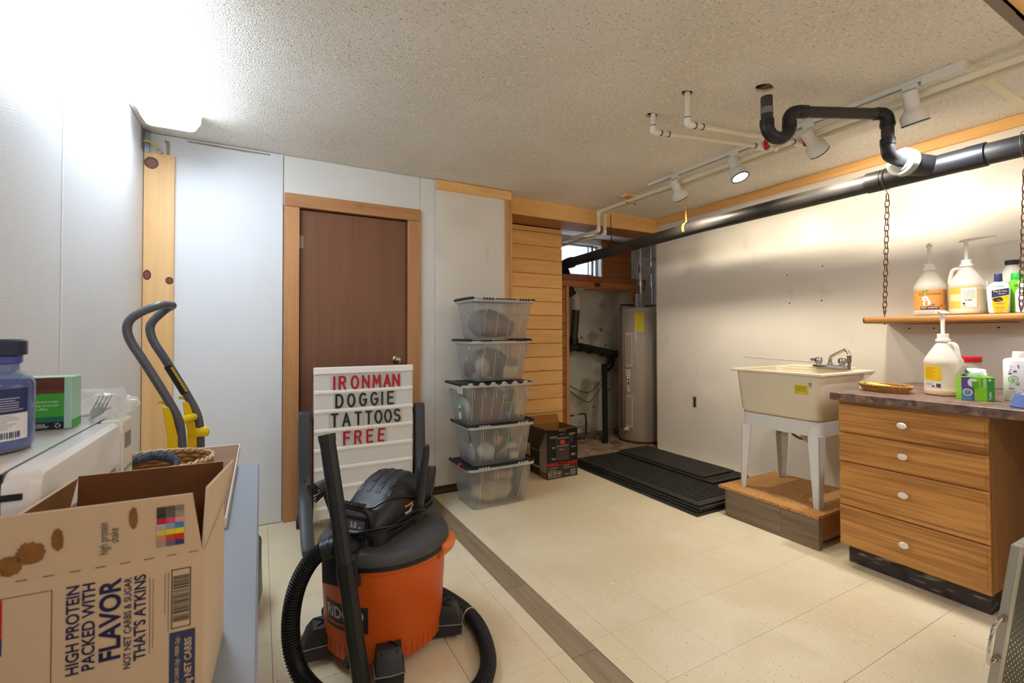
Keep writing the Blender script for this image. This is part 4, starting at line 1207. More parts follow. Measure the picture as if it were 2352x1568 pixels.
# ================================================================== shop vacuum
VC = Vector((.44, 1.87, 0)); VR = R(-52)
t = thing('shop_vacuum', 'orange and black wet-dry shop vacuum with hose in the foreground', 'vacuum', tuple(VC), VR)
VM = (Matrix.Translation(VC) @ Matrix.Rotation(VR, 4, 'Z')).inverted()
def L_(p): return VM @ Vector(p)
M_or = mat('orange_drum', '#cc570f', .42, bump=(120, .06, .001)); M_or2 = mat('orange_handle', '#e07a3c', .4)
M_vb = mat('vacuum_black', '#232528', .45, bump=(200, .15, .0008)); M_vg = mat('vacuum_lid_grey', '#4a4c4f', .5, var=(7, .18)); M_vd = mat('vacuum_deep_black', '#141516', .4)
dr = MB().lathe([(0, .045), (.200, .045), (.216, .050), (.2195, .058), (.2200, .105), (.2235, .108), (.2295, .25), (.2305, .252), (.2350, .360), (.2385, .364), (.2400, .390), (.2395, .402), (0, .402)], 64).build('drum', M_or, t)
rb = MB()
for i in range(56):
    a = 2 * PI * i / 56
    rb.box(.2185, -.0011, .052, .2212, .0011, .104, Matrix.Rotation(a, 4, 'Z'))
rb.build('drum_ribs', mat('orange_rib', '#c95d18', .5), dr)
lid = MB().lathe([(.2425, .385), (.2475, .387), (.2490, .404), (.2470, .420), (.236, .436), (.20, .452), (.165, .460), (0, .464)], 64).build('lid', M_vg, t)
MB().lathe([(.2400, .383), (.2505, .383), (.2505, .398), (.2400, .398)], 64, cap=False).build('lid_band', M_vd, lid)
def arch(w_, h_, y_, n=22, ex=.55, z0=.458):
    pts = []
    for i in range(n + 1):
        a = PI * i / n
        c_, s_ = math.cos(a), math.sin(a)
        pts.append((w_ * math.copysign(abs(c_) ** ex, c_), y_, z0 + h_ * abs(s_) ** ex))
    return pts
ST = [(-.168, .088, .060), (-.150, .098, .082), (-.11, .108, .112), (-.06, .112, .152), (0, .112, .182), (.05, .110, .192), (.10, .102, .180), (.14, .088, .148), (.165, .066, .10), (.178, .035, .05)]
hd = MB().loft([arch(w_, h_, y_) for y_, w_, h_ in ST]).build('motor_head', M_vb, t)
def surf(x, y):
    for i in range(len(ST) - 1):
        if ST[i][0] <= y <= ST[i + 1][0]:
            f_ = (y - ST[i][0]) / (ST[i + 1][0] - ST[i][0])
            w_ = ST[i][1] + f_ * (ST[i + 1][1] - ST[i][1]); h_ = ST[i][2] + f_ * (ST[i + 1][2] - ST[i][2])
            c_ = min(1, abs(x) / w_) ** (1 / .55)
            return .458 + h_ * (1 - min(1, c_) ** 2) ** (.55 / 2)
    return .46
sl = MB()
for gx in (-.070, -.025, .020, .065):
    for k in range(4):
        x_ = gx + (k - 1.5) * .0062
        for i in range(4):
            y0, y1 = -.075 + i * .010, -.075 + (i + 1) * .010
            sl.quad((x_ - .0019, y0, surf(x_, y0) + .003), (x_ + .0019, y0, surf(x_, y0) + .003), (x_ + .0019, y1, surf(x_, y1) + .003), (x_ - .0019, y1, surf(x_, y1) + .003))
sl.build('vent_slits', M_vd, hd)
for gx in (-.070, -.025, .020, .065):
    pts = [(gx * (1 - .2 * f_), -.03 + .11 * f_, surf(gx * (1 - .2 * f_), -.03 + .11 * f_) - .0075) for f_ in [i / 6 for i in range(7)]]
    MB().tube(pts, .0115, 10).build('top_ridge', M_vb, hd)
MB().loft([[(x, y, surf(x, y) + .001) for x, y in ((-.105, -.088), (.105, -.088))], [(x, y, surf(x, y) + .001) for x, y in ((-.105, -.085), (.105, -.085))]], False, False, closed=False).build('seam', M_vd, hd)
blob('grip_hole', M_vd, hd, lambda x, y: (x, y, surf(x, y) + .002), 0, -.118, .034, .013, 18)
# side skirt under the head, control panel, handle bar
MB().loft([[(x, y, z) for x, y in rrect(-.125, -.185, .125, .172, .05)] for z in (.440, .497)]).build('head_skirt', M_vd, t)
cp_ = MB().hexa([(-.078, -.205, .455), (.078, -.205, .455), (.078, -.150, .455), (-.078, -.150, .455)], [(-.072, -.188, .548), (.072, -.188, .548), (.072, -.130, .560), (-.072, -.130, .560)]).build('control_box', M_vb, t, bev=.006, seg=2)
pv = Vector((0, .017, .093)).normalized()
fp = lambda x, y: tuple(Vector((x, -.2052, .458)) + pv * y - Vector((0, .0022, 0)))
fp2 = lambda x, y: tuple(Vector((x, -.2052, .458)) + pv * y - Vector((0, .0027, 0)))
patch('control_panel', mat('panel_grey', '#5b5e62', .4), cp_, fp, -.064, .022, .066, .082)
letters('lettering', '5.0', .026, mat('panel_white', '#e8e8e8', .4), cp_, fp2, .02, 'CENTER', .9, .016, .064)
letters('lettering', 'PEAK', .008, M_red, cp_, fp2, .02, 'LEFT', .9, .040, .068); letters('lettering', 'HP', .010, mat('panel_white', '#e8e8e8', .4), cp_, fp2, .02, 'LEFT', .9, .040, .058)
patch('orange_stripe', M_or2, cp_, fp2, -.060, .036, -.018, .042); patch('orange_stripe', M_or2, cp_, fp2, .030, .034, .060, .038)
MB().lathe([(0, 0), (.020, 0), (.020, .010), (.016, .014), (0, .014)], 20, M=Matrix.Translation(fp2(.0, .026)) @ Matrix.Rotation(R(100), 4, 'X')).build('switch_knob', M_vb, cp_)
hb = MB().tube(bez([(-.082, -.170, .500), (-.080, -.185, .555), (-.060, -.190, .578), (0, -.192, .584), (.060, -.190, .578), (.080, -.185, .555), (.082, -.170, .500)], 5), .0115, 10).build('carry_handle', M_vb, t)
for i in range(9):
    x_ = -.056 + i * .014
    box('grip_ridge', M_vd, hb, x_ - .004, -.204, .590, x_ + .004, -.178, .5965, bev=.001)
fw = lambda x, y: (.1085 + .004 * y, x, .50 + y)
patch('warning_label', M_wht, hd, lambda x, y: (.1135 - .35 * max(0, y - .03), x, .500 + y), -.02, .0, .04, .045); patch('warning_stripe', M_or2, hd, lambda x, y: (.1142 - .35 * max(0, y - .03), x, .500 + y), -.02, .036, .04, .046)
# cord
M_cord = mat('black_cord', '#121314', .35)
for k, (zz, rx, ry) in enumerate(((.500, .140, .205), (.512, .143, .209), (.488, .138, .203), (.505, .149, .213))):
    pts = []
    for i in range(49):
        a = 2 * PI * i / 48
        c_, s_ = math.cos(a), math.sin(a)
        pts.append((rx * math.copysign(abs(c_) ** .7, c_), -.006 + ry * math.copysign(abs(s_) ** .7, s_), zz + .010 * math.sin(a * 2 + k) + .004 * math.sin(a * 5 + 2 * k)))
    MB().tube(pts, .0045, 7, False).build('cord_loop', M_cord, t)
MB().tube(bez([(.128, .08, .54), (.122, .0, .575), (.09, -.09, .590), (.05, -.135, .566), (-.01, -.16, .566), (-.07, -.17, .56), (-.12, -.15, .52)], 6), .0045, 7).build('cord_strand', M_cord, t)
# lid tool holes, drum handles, port
for p_ in ((.543, 1.800), (.606, 1.918)):
    q_ = L_((p_[0], p_[1], 0))
    MB().lathe([(.030, .4475), (.037, .4475), (.037, .455), (.030, .455)], 24, c=(q_.x, q_.y, .0), cap=False).build('tool_socket', M_vd, lid)
    MB().lathe([(0, .4555), (.031, .4555)], 24, c=(q_.x, q_.y, 0)).build('socket_void', M_vd, lid)
for ang in (20, 160):
    rr = []
    for k in range(-5, 6):
        a = R(ang + k * 3.2)
        e_ = 1 - (abs(k) / 5) ** 3 * .55
        rr.append([(r_ * math.cos(a), r_ * math.sin(a), z_) for r_, z_ in ((.236, .340 + .01 * abs(k) / 5), (.243, .345), (.246 + .030 * e_, .372), (.248 + .034 * e_, .392), (.246 + .028 * e_, .402), (.236, .402))])
    MB().loft(rr).build('drum_handle', M_or2, t, bev=.003, seg=2)
MB().loft([[(x, y, z) for x, y in rrect(-.075, -.262, .075, -.205, .02)] for z in (.330, .400)] + [[(x, y, .445) for x, y in rrect(-.055, -.25, .055, -.19, .02)]]).build('port_block', M_vb, t, bev=.004)
MB().tube([L_((.300, 1.735, .447)), L_((.262, 1.712, .462)), L_((.212, 1.705, .476))], .036, 20, rs=[.04, .038, .036]).build('hose_port', M_vd, t)
# feet and wheels
for k, ang in enumerate((-132, -48, 30, 150)):
    Mr = Matrix.Rotation(R(ang), 4, 'Z')
    f_ = MB().loft([[(x, y, z) for x, y in ((.185, -w_), (x1, -w_ * .9), (x1, w_ * .9), (.185, w_))] for z, x1, w_ in ((.020, .300, .050), (.060, .305, .052), (.062, .300, .049), (.100, .285, .046), (.125, .262, .044))], M=Mr).build('caster_foot', M_vg if k == 9 else mat('foot_black', '#2b2c2f', .5, bump=(160, .2, .001)), t, bev=.007, seg=2)
    MB().tube([Mr @ Vector(p) for p in bez([(.274, -.026, .113), (.252, -.026, .1262), (.226, 0, .1270), (.252, .026, .1262), (.274, .026, .113)], 5)], .0028, 6).build('foot_arch', M_vd, f_)
    MB().tube([Mr @ Vector(p) for p in ((.20, -.0525, .064), (.302, -.049, .062), (.306, 0, .061), (.302, .049, .062), (.20, .0525, .064))], .0022, 6).build('foot_line', mat('foot_line_grey', '#8a8882', .5), f_)
    MB().cyl(Mr @ Vector((.262, -.014, .022)), Mr @ Vector((.262, .014, .022)), .022, n=18).build('caster_wheel', M_vd, f_)
# drain cap, logo
MB().lathe([(.012, 0), (.019, .002), (.019, .02), (.014, .035), (.011, .05), (.0, .05)], 16, M=Matrix.Translation((.042, -.218, .085)) @ Matrix.Rotation(R(112), 4, 'X')).build('drain_cap', M_vb, t)
fl = lambda x, y: ((.2302 + .03 * (y - .02) / .2) * math.cos(-PI / 2 + x / .231), (.2302 + .03 * (y - .02) / .2) * math.sin(-PI / 2 + x / .231), .205 + y)
fl = lambda x, y: ((.2293 + .0042 * (y / .1)) * math.cos(-PI / 2 + x / .231), (.2293 + .0042 * (y / .1)) * math.sin(-PI / 2 + x / .231), .205 + y)
fl2 = lambda x, y: ((.2298 + .0042 * (y / .1)) * math.cos(-PI / 2 + x / .231), (.2298 + .0042 * (y / .1)) * math.sin(-PI / 2 + x / .231), .205 + y)
patch('logo_plate', mat('logo_black', '#1d1d1f', .4), dr, fl, -.098, -.044, .098, .048, 14)
letters('logo_lettering', 'RIDGID', .056, mat('logo_grey', '#b9bbbd', .4), dr, fl2, .018, 'CENTER', .92, -.002, .012)
patch('logo_stripe', mat('logo_red', '#c8412a', .4), dr, fl2, -.082, -.030, .082, -.022, 14)
# hose
hp = bez([(.235, 1.706, .472), (.205, 1.712, .470), (.155, 1.728, .430), (.115, 1.742, .350), (.096, 1.745, .250), (.100, 1.725, .150), (.130, 1.680, .075), (.195, 1.600, .034), (.30, 1.48, .0315), (.43, 1.40, .0315), (.56, 1.385, .0315), (.665, 1.435, .0315), (.738, 1.55, .0315), (.775, 1.73, .0315), (.755, 1.90, .0315), (.68, 2.08, .0315), (.53, 2.20, .0315), (.36, 2.19, .0315), (.25, 2.10, .0315)], 12)
ln = [0]
for i in range(1, len(hp)): ln.append(ln[-1] + (hp[i] - hp[i - 1]).length)
def at(s_):
    for i in range(1, len(ln)):
        if ln[i] >= s_:
            f_ = (s_ - ln[i - 1]) / max(1e-6, ln[i] - ln[i - 1]); return hp[i - 1].lerp(hp[i], f_)
    return hp[-1]
pts, rs = [], []
s_ = 0
while s_ < ln[-1]:
    for ds, rr in ((0, .0262), (.0022, .0300), (.0058, .0300), (.0080, .0262)):
        pts.append(L_(at(s_ + ds))); rs.append(rr)
    s_ += .0095
MB().tube(pts, .03, 14, True, rs=rs).build('hose', M_vd, t)
MB().tube([L_(at(1.55)), L_(at(1.558))], .0312, 16).build('hose_ring', mat('hose_ring_pale', '#b9b6ae', .5), t)
MB().tube([L_(at(0)), L_(at(.05))], .034, 18).build('hose_cuff', M_vb, t)
# wand
a_, b_, c_ = Vector((.203, 1.722, .856)), Vector((.252, 1.622, .430)), Vector((.300, 1.535, .004))
wd = MB().tube([L_(a_), L_(a_.lerp(b_, .06)), L_(a_.lerp(b_, .061)), L_(b_)], .027, 10, rs=[.0295, .0285, .0265, .0265]).build('wand', M_vb, t, smooth=20)
MB().tube([L_(b_ + (a_ - b_).normalized() * .012), L_(b_), L_(b_.lerp(c_, .12)), L_(b_.lerp(c_, .121)), L_(c_)], .029, 10, rs=[.0305, .0310, .0300, .0285, .0280]).build('wand_lower', M_vd, t, smooth=20)
# tools standing in the lid
q0, q1 = Vector((.543, 1.800, .452)), Vector((.584, 1.798, .738))
MB().tube([L_(q0), L_(q0.lerp(q1, .14)), L_(q0.lerp(q1, .16)), L_(q0.lerp(q1, .24)), L_(q0.lerp(q1, .25))], .024, 18, rs=[.0225, .0225, .0265, .0265, .020]).build('crevice_tool_collar', M_vb, t)
sd = Vector((.8786, -.4775, 0)); fdv = Vector((.4775, .8786, 0))
def flat(c__, w_, d_): return [tuple(L_(c__ + sd * (w_ * math.cos(2 * PI * i / 12)) + fdv * (d_ * math.sin(2 * PI * i / 12)))) for i in range(12)]
MB().loft([flat(q0.lerp(q1, .24), .021, .021), flat(q0.lerp(q1, .5), .020, .020), flat(q0.lerp(q1, .97), .016, .018), flat(q1 + Vector((0, 0, .02)), .013, .019)]).build('crevice_tool', M_vb, t)
n0 = Vector((.606, 1.918, .452)); n1 = Vector((.634, 1.950, .630))
MB().loft([flat(n0, .030, .030), flat(n0.lerp(n1, .25), .032, .031), flat(n0.lerp(n1, .5), .040, .027), flat(n0.lerp(n1, .9), .045, .020), flat(n1, .043, .016)]).build('utility_nozzle', M_vd, t)
c1 = Vector((.275, 2.00, .455)); c2 = Vector((.235, 1.985, .600))
MB().tube([L_(c1), L_(c2)], .02, 14, rs=[.018, .024]).build('brush_holder', M_vb, t)
br = MB(); dv = Vector((-.75, -.25, -.25)).normalized()
br.tube([L_(c2 + Vector((.02, 0, .025))), L_(c2 + dv * .03)], .03, 14, rs=[.012, .034])
br.build('brush_head', M_vb, t)
bs = MB()
for i in range(60):
    a = 2 * PI * i / 60 + .2 * random.random()
    u_ = dv.orthogonal().normalized(); v_ = dv.cross(u_)
    o_ = (u_ * math.cos(a) + v_ * math.sin(a))
    bs.cyl(L_(c2 + dv * .028 + o_ * .028), L_(c2 + dv * .062 + o_ * (.034 + .004 * random.random())), .002, .0012, n=4)
bq = bs.build('bristles', M_vd, t); bq['kind'] = 'stuff'

# ================================================================== storage bins
M_bin = veil('frosted_bin', '#cbcdcd', .60, .3, .35)
M_rimb = veil('frosted_rim', '#dcdcd8', .22, .35, .3)
M_lidb = mat('black_lid', '#1e1f21', .5)
def bin_(label, x, y, z, rz, W, D, h, style, ribs=4):
    t = thing('storage_bin', label, 'storage bin', (x, y, z), rz, 'frosted storage bins in a stack')
    tw, td, bw_, bd_ = W / 2 - .018, D / 2 - .016, W / 2 - .052, D / 2 - .045
    rings_ = [rrect(-bw_ + .008, -bd_ + .008, bw_ - .008, bd_ - .008, .03, .001), rrect(-bw_, -bd_, bw_, bd_, .035, .010), rrect(-tw, -td, tw, td, .04, h - .022)]
    MB().loft(rings_, True, False).build('tub', M_bin, t, smooth=50)
    rm = MB()
    rm.loft([rrect(-tw, -td, tw, td, .04, h - .024), rrect(-W / 2, -D / 2, W / 2, D / 2, .045, h - .020), rrect(-W / 2, -D / 2, W / 2, D / 2, .045, h - .004), rrect(-W / 2 + .006, -D / 2 + .006, W / 2 - .006, D / 2 - .006, .04, h - .003)], False, False)
    rm.build('rim', M_rimb, t, smooth=40)
    ld = MB().loft([rrect(-W / 2 + .008, -D / 2 + .008, W / 2 - .008, D / 2 - .008, .04, h - .006), rrect(-W / 2 + .008, -D / 2 + .008, W / 2 - .008, D / 2 - .008, .04, h)]).build('lid', M_lidb, t, bev=.001)
    # slanted ribs on the front
    for k in range(ribs):
        f_ = (k + .7) / (ribs + .35)
        xt = -tw + 2 * tw * f_; xb = -bw_ * .98 + 2 * bw_ * (f_ - .06)
        zb = .02 + .03 * random.random()
        g_ = (zb - .01) / (h - .032)
        yb = -bd_ + (bd_ - td) * g_
        xb = xb * 1 + (xt - xb) * g_ * .5
        MB().tube([(xt, -td - .0008, h - .03), (xb, yb - .0008, zb)], .0016, 6).build('rib', M_rimb, t)
        MB().box(xt + .012, -td - .001, h - .10, xt + .015, -td + .002, h - .03).build('rib', M_rimb, t)
    if style == 'tabs':
        for k in range(6):
            x_ = -W / 2 + .055 + k * (W - .10) / 5.4
            box('rim_tab', M_rimb, t, x_ - .016, -D / 2 - .002, h - .014, x_ + .016, -D / 2 + .012, h + .010, bev=.004)
            if k < 5:
                xm = x_ + (W - .10) / 10.8
                box('lid_tab', M_lidb, t, xm - .014, -D / 2 - .003, h - .010, xm + .014, -D / 2 + .012, h + .002, bev=.003)
        # drop side on the left end
        MB().loft([[(-W / 2 - .002, y_, z_) for y_, z_ in ((-D / 2 + .012, h - .005), (-D / 2 + .012, h - .060), (-.09, h - .060), (-.07, h - .040), (.07, h - .040), (.09, h - .060), (D / 2 - .012, h - .060), (D / 2 - .012, h - .005))], [(-W / 2 + .001, y_, z_) for y_, z_ in ((-D / 2 + .012, h - .005), (-D / 2 + .012, h - .060), (-.09, h - .060), (-.07, h - .040), (.07, h - .040), (.09, h - .060), (D / 2 - .012, h - .060), (D / 2 - .012, h - .005))]]).build('end_skirt', M_rimb, t)
        box('end_latch', M_lidb, t, -W / 2 - .006, -D / 2 + .03, h - .012, -W / 2 + .03, D / 2 - .03, h + .006, bev=.003)
    else:
        for gx in (-.32, .26):
            for k in range(4):
                x_ = gx * W + k * .022 - .012
                box('rim_clip', M_rimb if style == 'front' else M_lidb, t, x_ - .006, -D / 2 - .0015, h - .010, x_ + .006, -D / 2 + .010, h + .006, bev=.0015)
        box('lid_bead', M_lidb, t, -.075, -D / 2 + .001, h - .003, .085, -D / 2 + .012, h + .004, bev=.002)
        for s_ in (-1, 1):
            hdl = MB().tube(bez([(s_ * (W / 2 - .012), -D / 2 + .028, h + .002), (s_ * (W / 2 + .002), -D / 2 + .034, h + .002), (s_ * (W / 2 + .006), -D / 4, h + .004), (s_ * (W / 2 + .006), D / 4, h + .004), (s_ * (W / 2 + .002), D / 2 - .034, h + .002), (s_ * (W / 2 - .012), D / 2 - .028, h + .002)], 5), .0085, 8).build('locking_handle', M_lidb, t)
    return t
BY = 3.055
b5 = bin_('frosted storage bin standing on the floor at the stack bottom with pink tie', 1.490, BY, 0, R(.5), .530, .375, .292, 'front')
b4 = bin_('frosted storage bin second from the bottom with a yellow hang tag and white plush inside', 1.494, BY, .293, R(0), .520, .370, .282, 'front')
b3 = bin_('frosted storage bin in the middle of the stack with a green label on its end', 1.470, BY, .576, R(-.5), .560, .375, .287, 'tabs', 6)
b2 = bin_('frosted storage bin second from the top with a yellow sticker', 1.490, BY, .876, R(1.5), .486, .372, .284, 'clip')
b1 = bin_('frosted storage bin on top of the stack', 1.512, BY, 1.168, R(1), .496, .372, .282, 'clip')
M_tagy = mat('yellow_tag', '#e6cf12', .5)
for b_, W_ in ((b1, .496), (b2, .486)):
    fn = lambda x, y, W_=W_: (-(W_ / 2 - .030) - .006 + .12 * 0 - .13 * (y - .14) * -.0 - (y - .14) * .09, x, y)
    fr_ = MB()
    for (x0, z0, x1, z1) in ((-.045, .145, -.042, .170), (-.033, .145, -.030, .170), (-.045, .145, -.030, .148), (-.045, .167, -.030, .170)):
        fr_.quad(fn(x0, z0), fn(x1, z0), fn(x1, z1), fn(x0, z1))
    fr_.build('white_mark', M_wht, b_, smooth=0)
MB().box(-.222, -.100, .222, -.2205, -.082, .236, Matrix.Rotation(R(0), 4, 'X')).build('yellow_sticker', M_tagy, b2)
box('hang_tag', M_tagy, b4, -.232, -.150, .150, -.230, -.134, .172, bev=.0005)
MB().tube(bez([(-.24, -.10, .275), (-.238, -.12, .235), (-.234, -.138, .19), (-.232, -.142, .170)], 5), .0022, 6).build('tag_cord', M_lidb, b4)
pt_ = MB().tube(bez([(-.268, -.04, .305), (-.276, -.06, .292), (-.276, -.055, .270), (-.270, -.05, .255)], 4), .005, 7).build('pink_tie', mat('pink_ribbon', '#e0257f', .5), b5)
MB().tube(bez([(-.266, -.06, .308), (-.280, -.045, .296), (-.279, -.07, .280)], 4), .005, 7).build('pink_tie_loop', mat('pink_ribbon', '#e0257f', .5), b5)
fn = lambda x, y: (-.248 - (y - .14) * .07, x, y)
patch('label', M_wht, b3, fn, -.060, .035, -.015, .150); fn_ = lambda x, y: (-.2486 - (y - .14) * .07, x, y)
patch('label_green', mat('label_green', '#63c22c', .5), b3, fn_, -.060, .128, -.015, .160); patch('label_green', mat('label_green', '#63c22c', .5), b3, fn_, -.060, .033, -.015, .040); patch('label_picture', mat('label_bin_grey', '#4b4c50', .5), b3, fn_, -.052, .085, -.022, .115)

# contents
def lump(name, label, cat, x, y, z, rx, ry, rz_, col, seed=0, rough_=.28, freq=2.4, grp=None):
    bm = bmesh.new()
    bmesh.ops.create_icosphere(bm, subdivisions=3, radius=1)
    for v in bm.verts:
        c = v.co.copy()
        k = 1 + rough_ * mn.noise(c * freq + Vector((seed * 3.1, seed, 0))) + rough_ * .4 * mn.noise(c * freq * 2.5 + Vector((seed, 1, 5)))
        zz = c.z * k
        v.co = Vector((c.x * rx * k, c.y * ry * k, max(-.98, zz) * rz_ + rz_))
    me = bpy.data.meshes.new(name); bm.to_mesh(me); bm.free(); me.shade_smooth()
    me.materials.append(mat('lump' + col + name, col, .85, bump=(70, .4, .004), var=(14, .3)))
    o = bpy.data.objects.new(name, me); COL.objects.link(o); o.location = (x, y, z)
    return tag(o, label, cat, grp)
def cbox(name, label, cat, x, y, z, w_, d_, h_, col, rz=0, bands=()):
    t = thing(name, label, cat, (x, y, z), rz)
    box('body', mat('cb' + col, col, .7, var=(9, .12)), t, -w_ / 2, -d_ / 2, 0, w_ / 2, d_ / 2, h_, bev=.003)
    for (c_, z0, z1) in bands:
        box('panel', mat('cb' + c_, c_, .7), t, -w_ / 2 - .001, -d_ / 2 - .001, z0, w_ / 2 + .001, -d_ / 2 + .002, z1)
    return t
zb = [.012, .305, .588, .888, 1.180]
for k_, (lab_, c_) in enumerate((('brown grey packed cloth at the back of the bottom bin', '#8d8176'), ('dark packed decorations at the back of the hang tag bin', '#5f675c'), ('grey packed linen at the back of the middle bin', '#7b7773'), ('pale packed linen at the back of the second bin from the top', '#8f8b88'), ('faded packed cloth at the back of the top bin', '#94897b'))):
    lump('packed_cloth', lab_, 'cloth', 1.50, 3.135, zb[k_], .165, .045, .105, c_, 20 + k_, .12, 3.0)
lump('folded_blanket', 'beige folded blanket inside the bottom storage bin', 'blanket', 1.465, 3.005, zb[0], .160, .072, .078, '#cbb89a', 1, .12)
cbox('patterned_tin', 'reddish brown patterned box in the bottom storage bin', 'box', 1.520, 3.01, .172, .17, .10, .055, '#9a6a50', 0, (('#b98a6d', .012, .042),))
cbox('dark_book', 'dark grey book standing at the right in the bottom bin', 'book', 1.662, 3.01, zb[0], .03, .12, .20, '#5a504c')
lump('white_plush', 'white fluffy plush bundle in the bin with the yellow hang tag', 'plush', 1.412, 3.003, zb[1], .068, .060, .066, '#e6e4de', 2, .3)
lump('grey_bag', 'pale grey plastic bundle at the end of the bin with the hang tag', 'bundle', 1.316, 3.02, zb[1], .018, .05, .06, '#b3b6ba', 3, .3)
lump('green_wreath', 'dark green artificial foliage in the bin with the hang tag', 'foliage', 1.580, 3.035, zb[1] + .075, .080, .040, .065, '#3f5a44', 4, .5, 4.0)
cbox('gift_block', 'small orange-yellow gift block in the bin with the hang tag', 'block', 1.485, 2.965, .425, .055, .05, .055, '#c9974a', R(30))
lump('white_ornament', 'white ornament cluster low at the right of the hang tag bin', 'ornament', 1.60, 2.965, zb[1] + .07, .055, .035, .026, '#d9d3c6', 5, .4)
cbox('small_parcel', 'small beige printed parcel at the lower right of the hang tag bin', 'parcel', 1.605, 2.955, zb[1], .065, .06, .065, '#a38f7a', 0, (('#d9cfb8', .015, .05),))
lump('green_cushion', 'mid green soft toy beside the white plush', 'toy', 1.515, 3.0, zb[1], .036, .04, .025, '#5e7a4a', 6, .3)
cbox('woven_hamper', 'brown woven box in the middle storage bin', 'box', 1.425, 3.01, zb[2], .15, .14, .225, '#7a5445', 0, tuple(('#6b473a', .012 + i * .02, .016 + i * .02) for i in range(10)))
t_ = cbox('grey_folder_box', 'dark grey box with a blue disc in the middle storage bin', 'box', 1.552, 2.995, zb[2], .092, .12, .13, '#5b5048', 0, (('#c9a973', .126, .131),))
MB().cyl((.0, -.072, .055), (.0, -.0705, .055), .018, n=20).build('blue_disc', mat('blue_disc', '#5d82b8', .5), t_)
lump('cloth_bundle', 'pale cloth bundle above the grey box in the middle bin', 'cloth', 1.548, 3.0, zb[2] + .135, .042, .05, .035, '#b9afa2', 7, .3)
t_ = thing('bear_figurine', 'cream bear-shaped figurine in the middle storage bin', 'figurine', (1.645, 2.965, zb[2] + .03))
MB().lathe([(0, 0), (.030, .002), (.034, .02), (.024, .045), (.028, .06), (.036, .085), (.032, .115), (.018, .135), (.022, .15), (.014, .175), (0, .18)], 20).build('body', mat('cream_ceramic', '#d9b98a', .5), t_)
cbox('green_case', 'dark green case behind the cream figurine', 'case', 1.638, 3.045, zb[2], .07, .06, .20, '#56655a')
lump('white_liner', 'white translucent liner at the end of the middle bin', 'liner', 1.285, 3.08, zb[2], .035, .09, .09, '#c6cbd0', 8, .2)
cbox('cream_parcel', 'parcel with grey top and cream front in the second bin from the top', 'parcel', 1.590, 2.998, zb[3], .125, .12, .13, '#7d7480', 0, (('#c9b995', 0, .082),))
lump('white_pouch', 'white and tan pouch in the second bin from the top', 'pouch', 1.392, 3.005, zb[3], .052, .055, .078, '#c3b7a6', 9, .3)
lump('black_cable_bundle', 'dark bundle in the middle of the second bin from the top', 'bundle', 1.488, 3.02, zb[3], .026, .05, .07, '#6a665f', 10, .4)
lump('red_cloth', 'dull red cloth at the end of the second bin from the top', 'cloth', 1.315, 3.08, zb[3], .022, .06, .06, '#8a6866', 11, .3)
lump('brown_blanket', 'brown cloth bundle filling the lower half of the top bin', 'blanket', 1.525, 3.005, zb[4], .125, .068, .075, '#8b7355', 12, .2)
lump('grey_cloth', 'dark grey cloth at the left of the top bin', 'cloth', 1.362, 3.01, zb[4], .026, .05, .06, '#75736f', 13, .3)

# ================================================================== heater carton
t = thing('heater_carton', 'open black printed appliance carton beside the storage bins', 'cardboard box', (2.235, 3.365, 0))
hx, hy, hz = .155, .135, .405
M_kr = mat('kraft_inside', '#9c6d33', .8, var=(8, .12)); M_blk = mat('carton_black', '#1b1917', .45); M_gry = mat('carton_grey', '#9d968f', .6)
box('front_wall', M_blk, t, -hx, -hy, 0, hx, -hy + tk, hz); box('back_wall', M_blk, t, -hx, hy - tk, 0, hx, hy, hz)
box('left_wall', M_gry, t, -hx, -hy + tk, 0, -hx + tk, hy - tk, hz); box('right_wall', M_blk, t, hx - tk, -hy + tk, 0, hx, hy - tk, hz); box('bottom', M_kr, t, -hx + tk, -hy + tk, 0, hx - tk, hy - tk, tk)
ins = MB()
ins.quad((-hx + tk + e, -hy + tk, tk), (-hx + tk + e, hy - tk, tk), (-hx + tk + e, hy - tk, hz), (-hx + tk + e, -hy + tk, hz)); ins.quad((hx - tk - e, -hy + tk, tk), (hx - tk - e, hy - tk, tk), (hx - tk - e, hy - tk, hz), (hx - tk - e, -hy + tk, hz))
ins.quad((-hx + tk, hy - tk - e, tk), (hx - tk, hy - tk - e, tk), (hx - tk, hy - tk - e, hz), (-hx + tk, hy - tk - e, hz)); ins.quad((-hx + tk, -hy + tk + e, tk), (hx - tk, -hy + tk + e, tk), (hx - tk, -hy + tk + e, hz), (-hx + tk, -hy + tk + e, hz))
ins.build('lining', M_kr, t)
flap('front_flap', (-hx, -hy, hz), (hx, -hy, hz), (hx + .012, -hy - .130, hz + .035), (-hx + .02, -hy - .120, hz + .022), (0, -.2, -1), M_blk, M_kr)
flap('left_flap', (-hx, -hy, hz), (-hx, hy, hz), (-hx - .085, hy - .01, hz - .105), (-hx - .07, -hy + .01, hz - .135), (-.9, 0, -1), M_blk, M_kr)
flap('back_flap', (-hx, hy, hz), (hx, hy, hz), (hx - .01, hy + .03, hz + .075), (-hx + .01, hy + .03, hz + .075), (0, 1, -.3), M_blk, M_kr)
flap('right_flap', (hx, hy, hz), (hx, -hy, hz), (hx + .13, -hy + .02, hz - .045), (hx + .13, hy - .02, hz - .045), (.3, 0, -1), M_blk, M_kr)
fn = plane_map((0, -hy - .0006, 0), (1, 0, 0), (0, 0, 1)); fn2 = plane_map((0, -hy - .0010, 0), (1, 0, 0), (0, 0, 1)); fn3 = plane_map((0, -hy - .0014, 0), (1, 0, 0), (0, 0, 1))
patch('lower_panel', mat('carton_taupe', '#3d3830', .5), t, fn, -hx + .001, .001, hx - .001, .112)
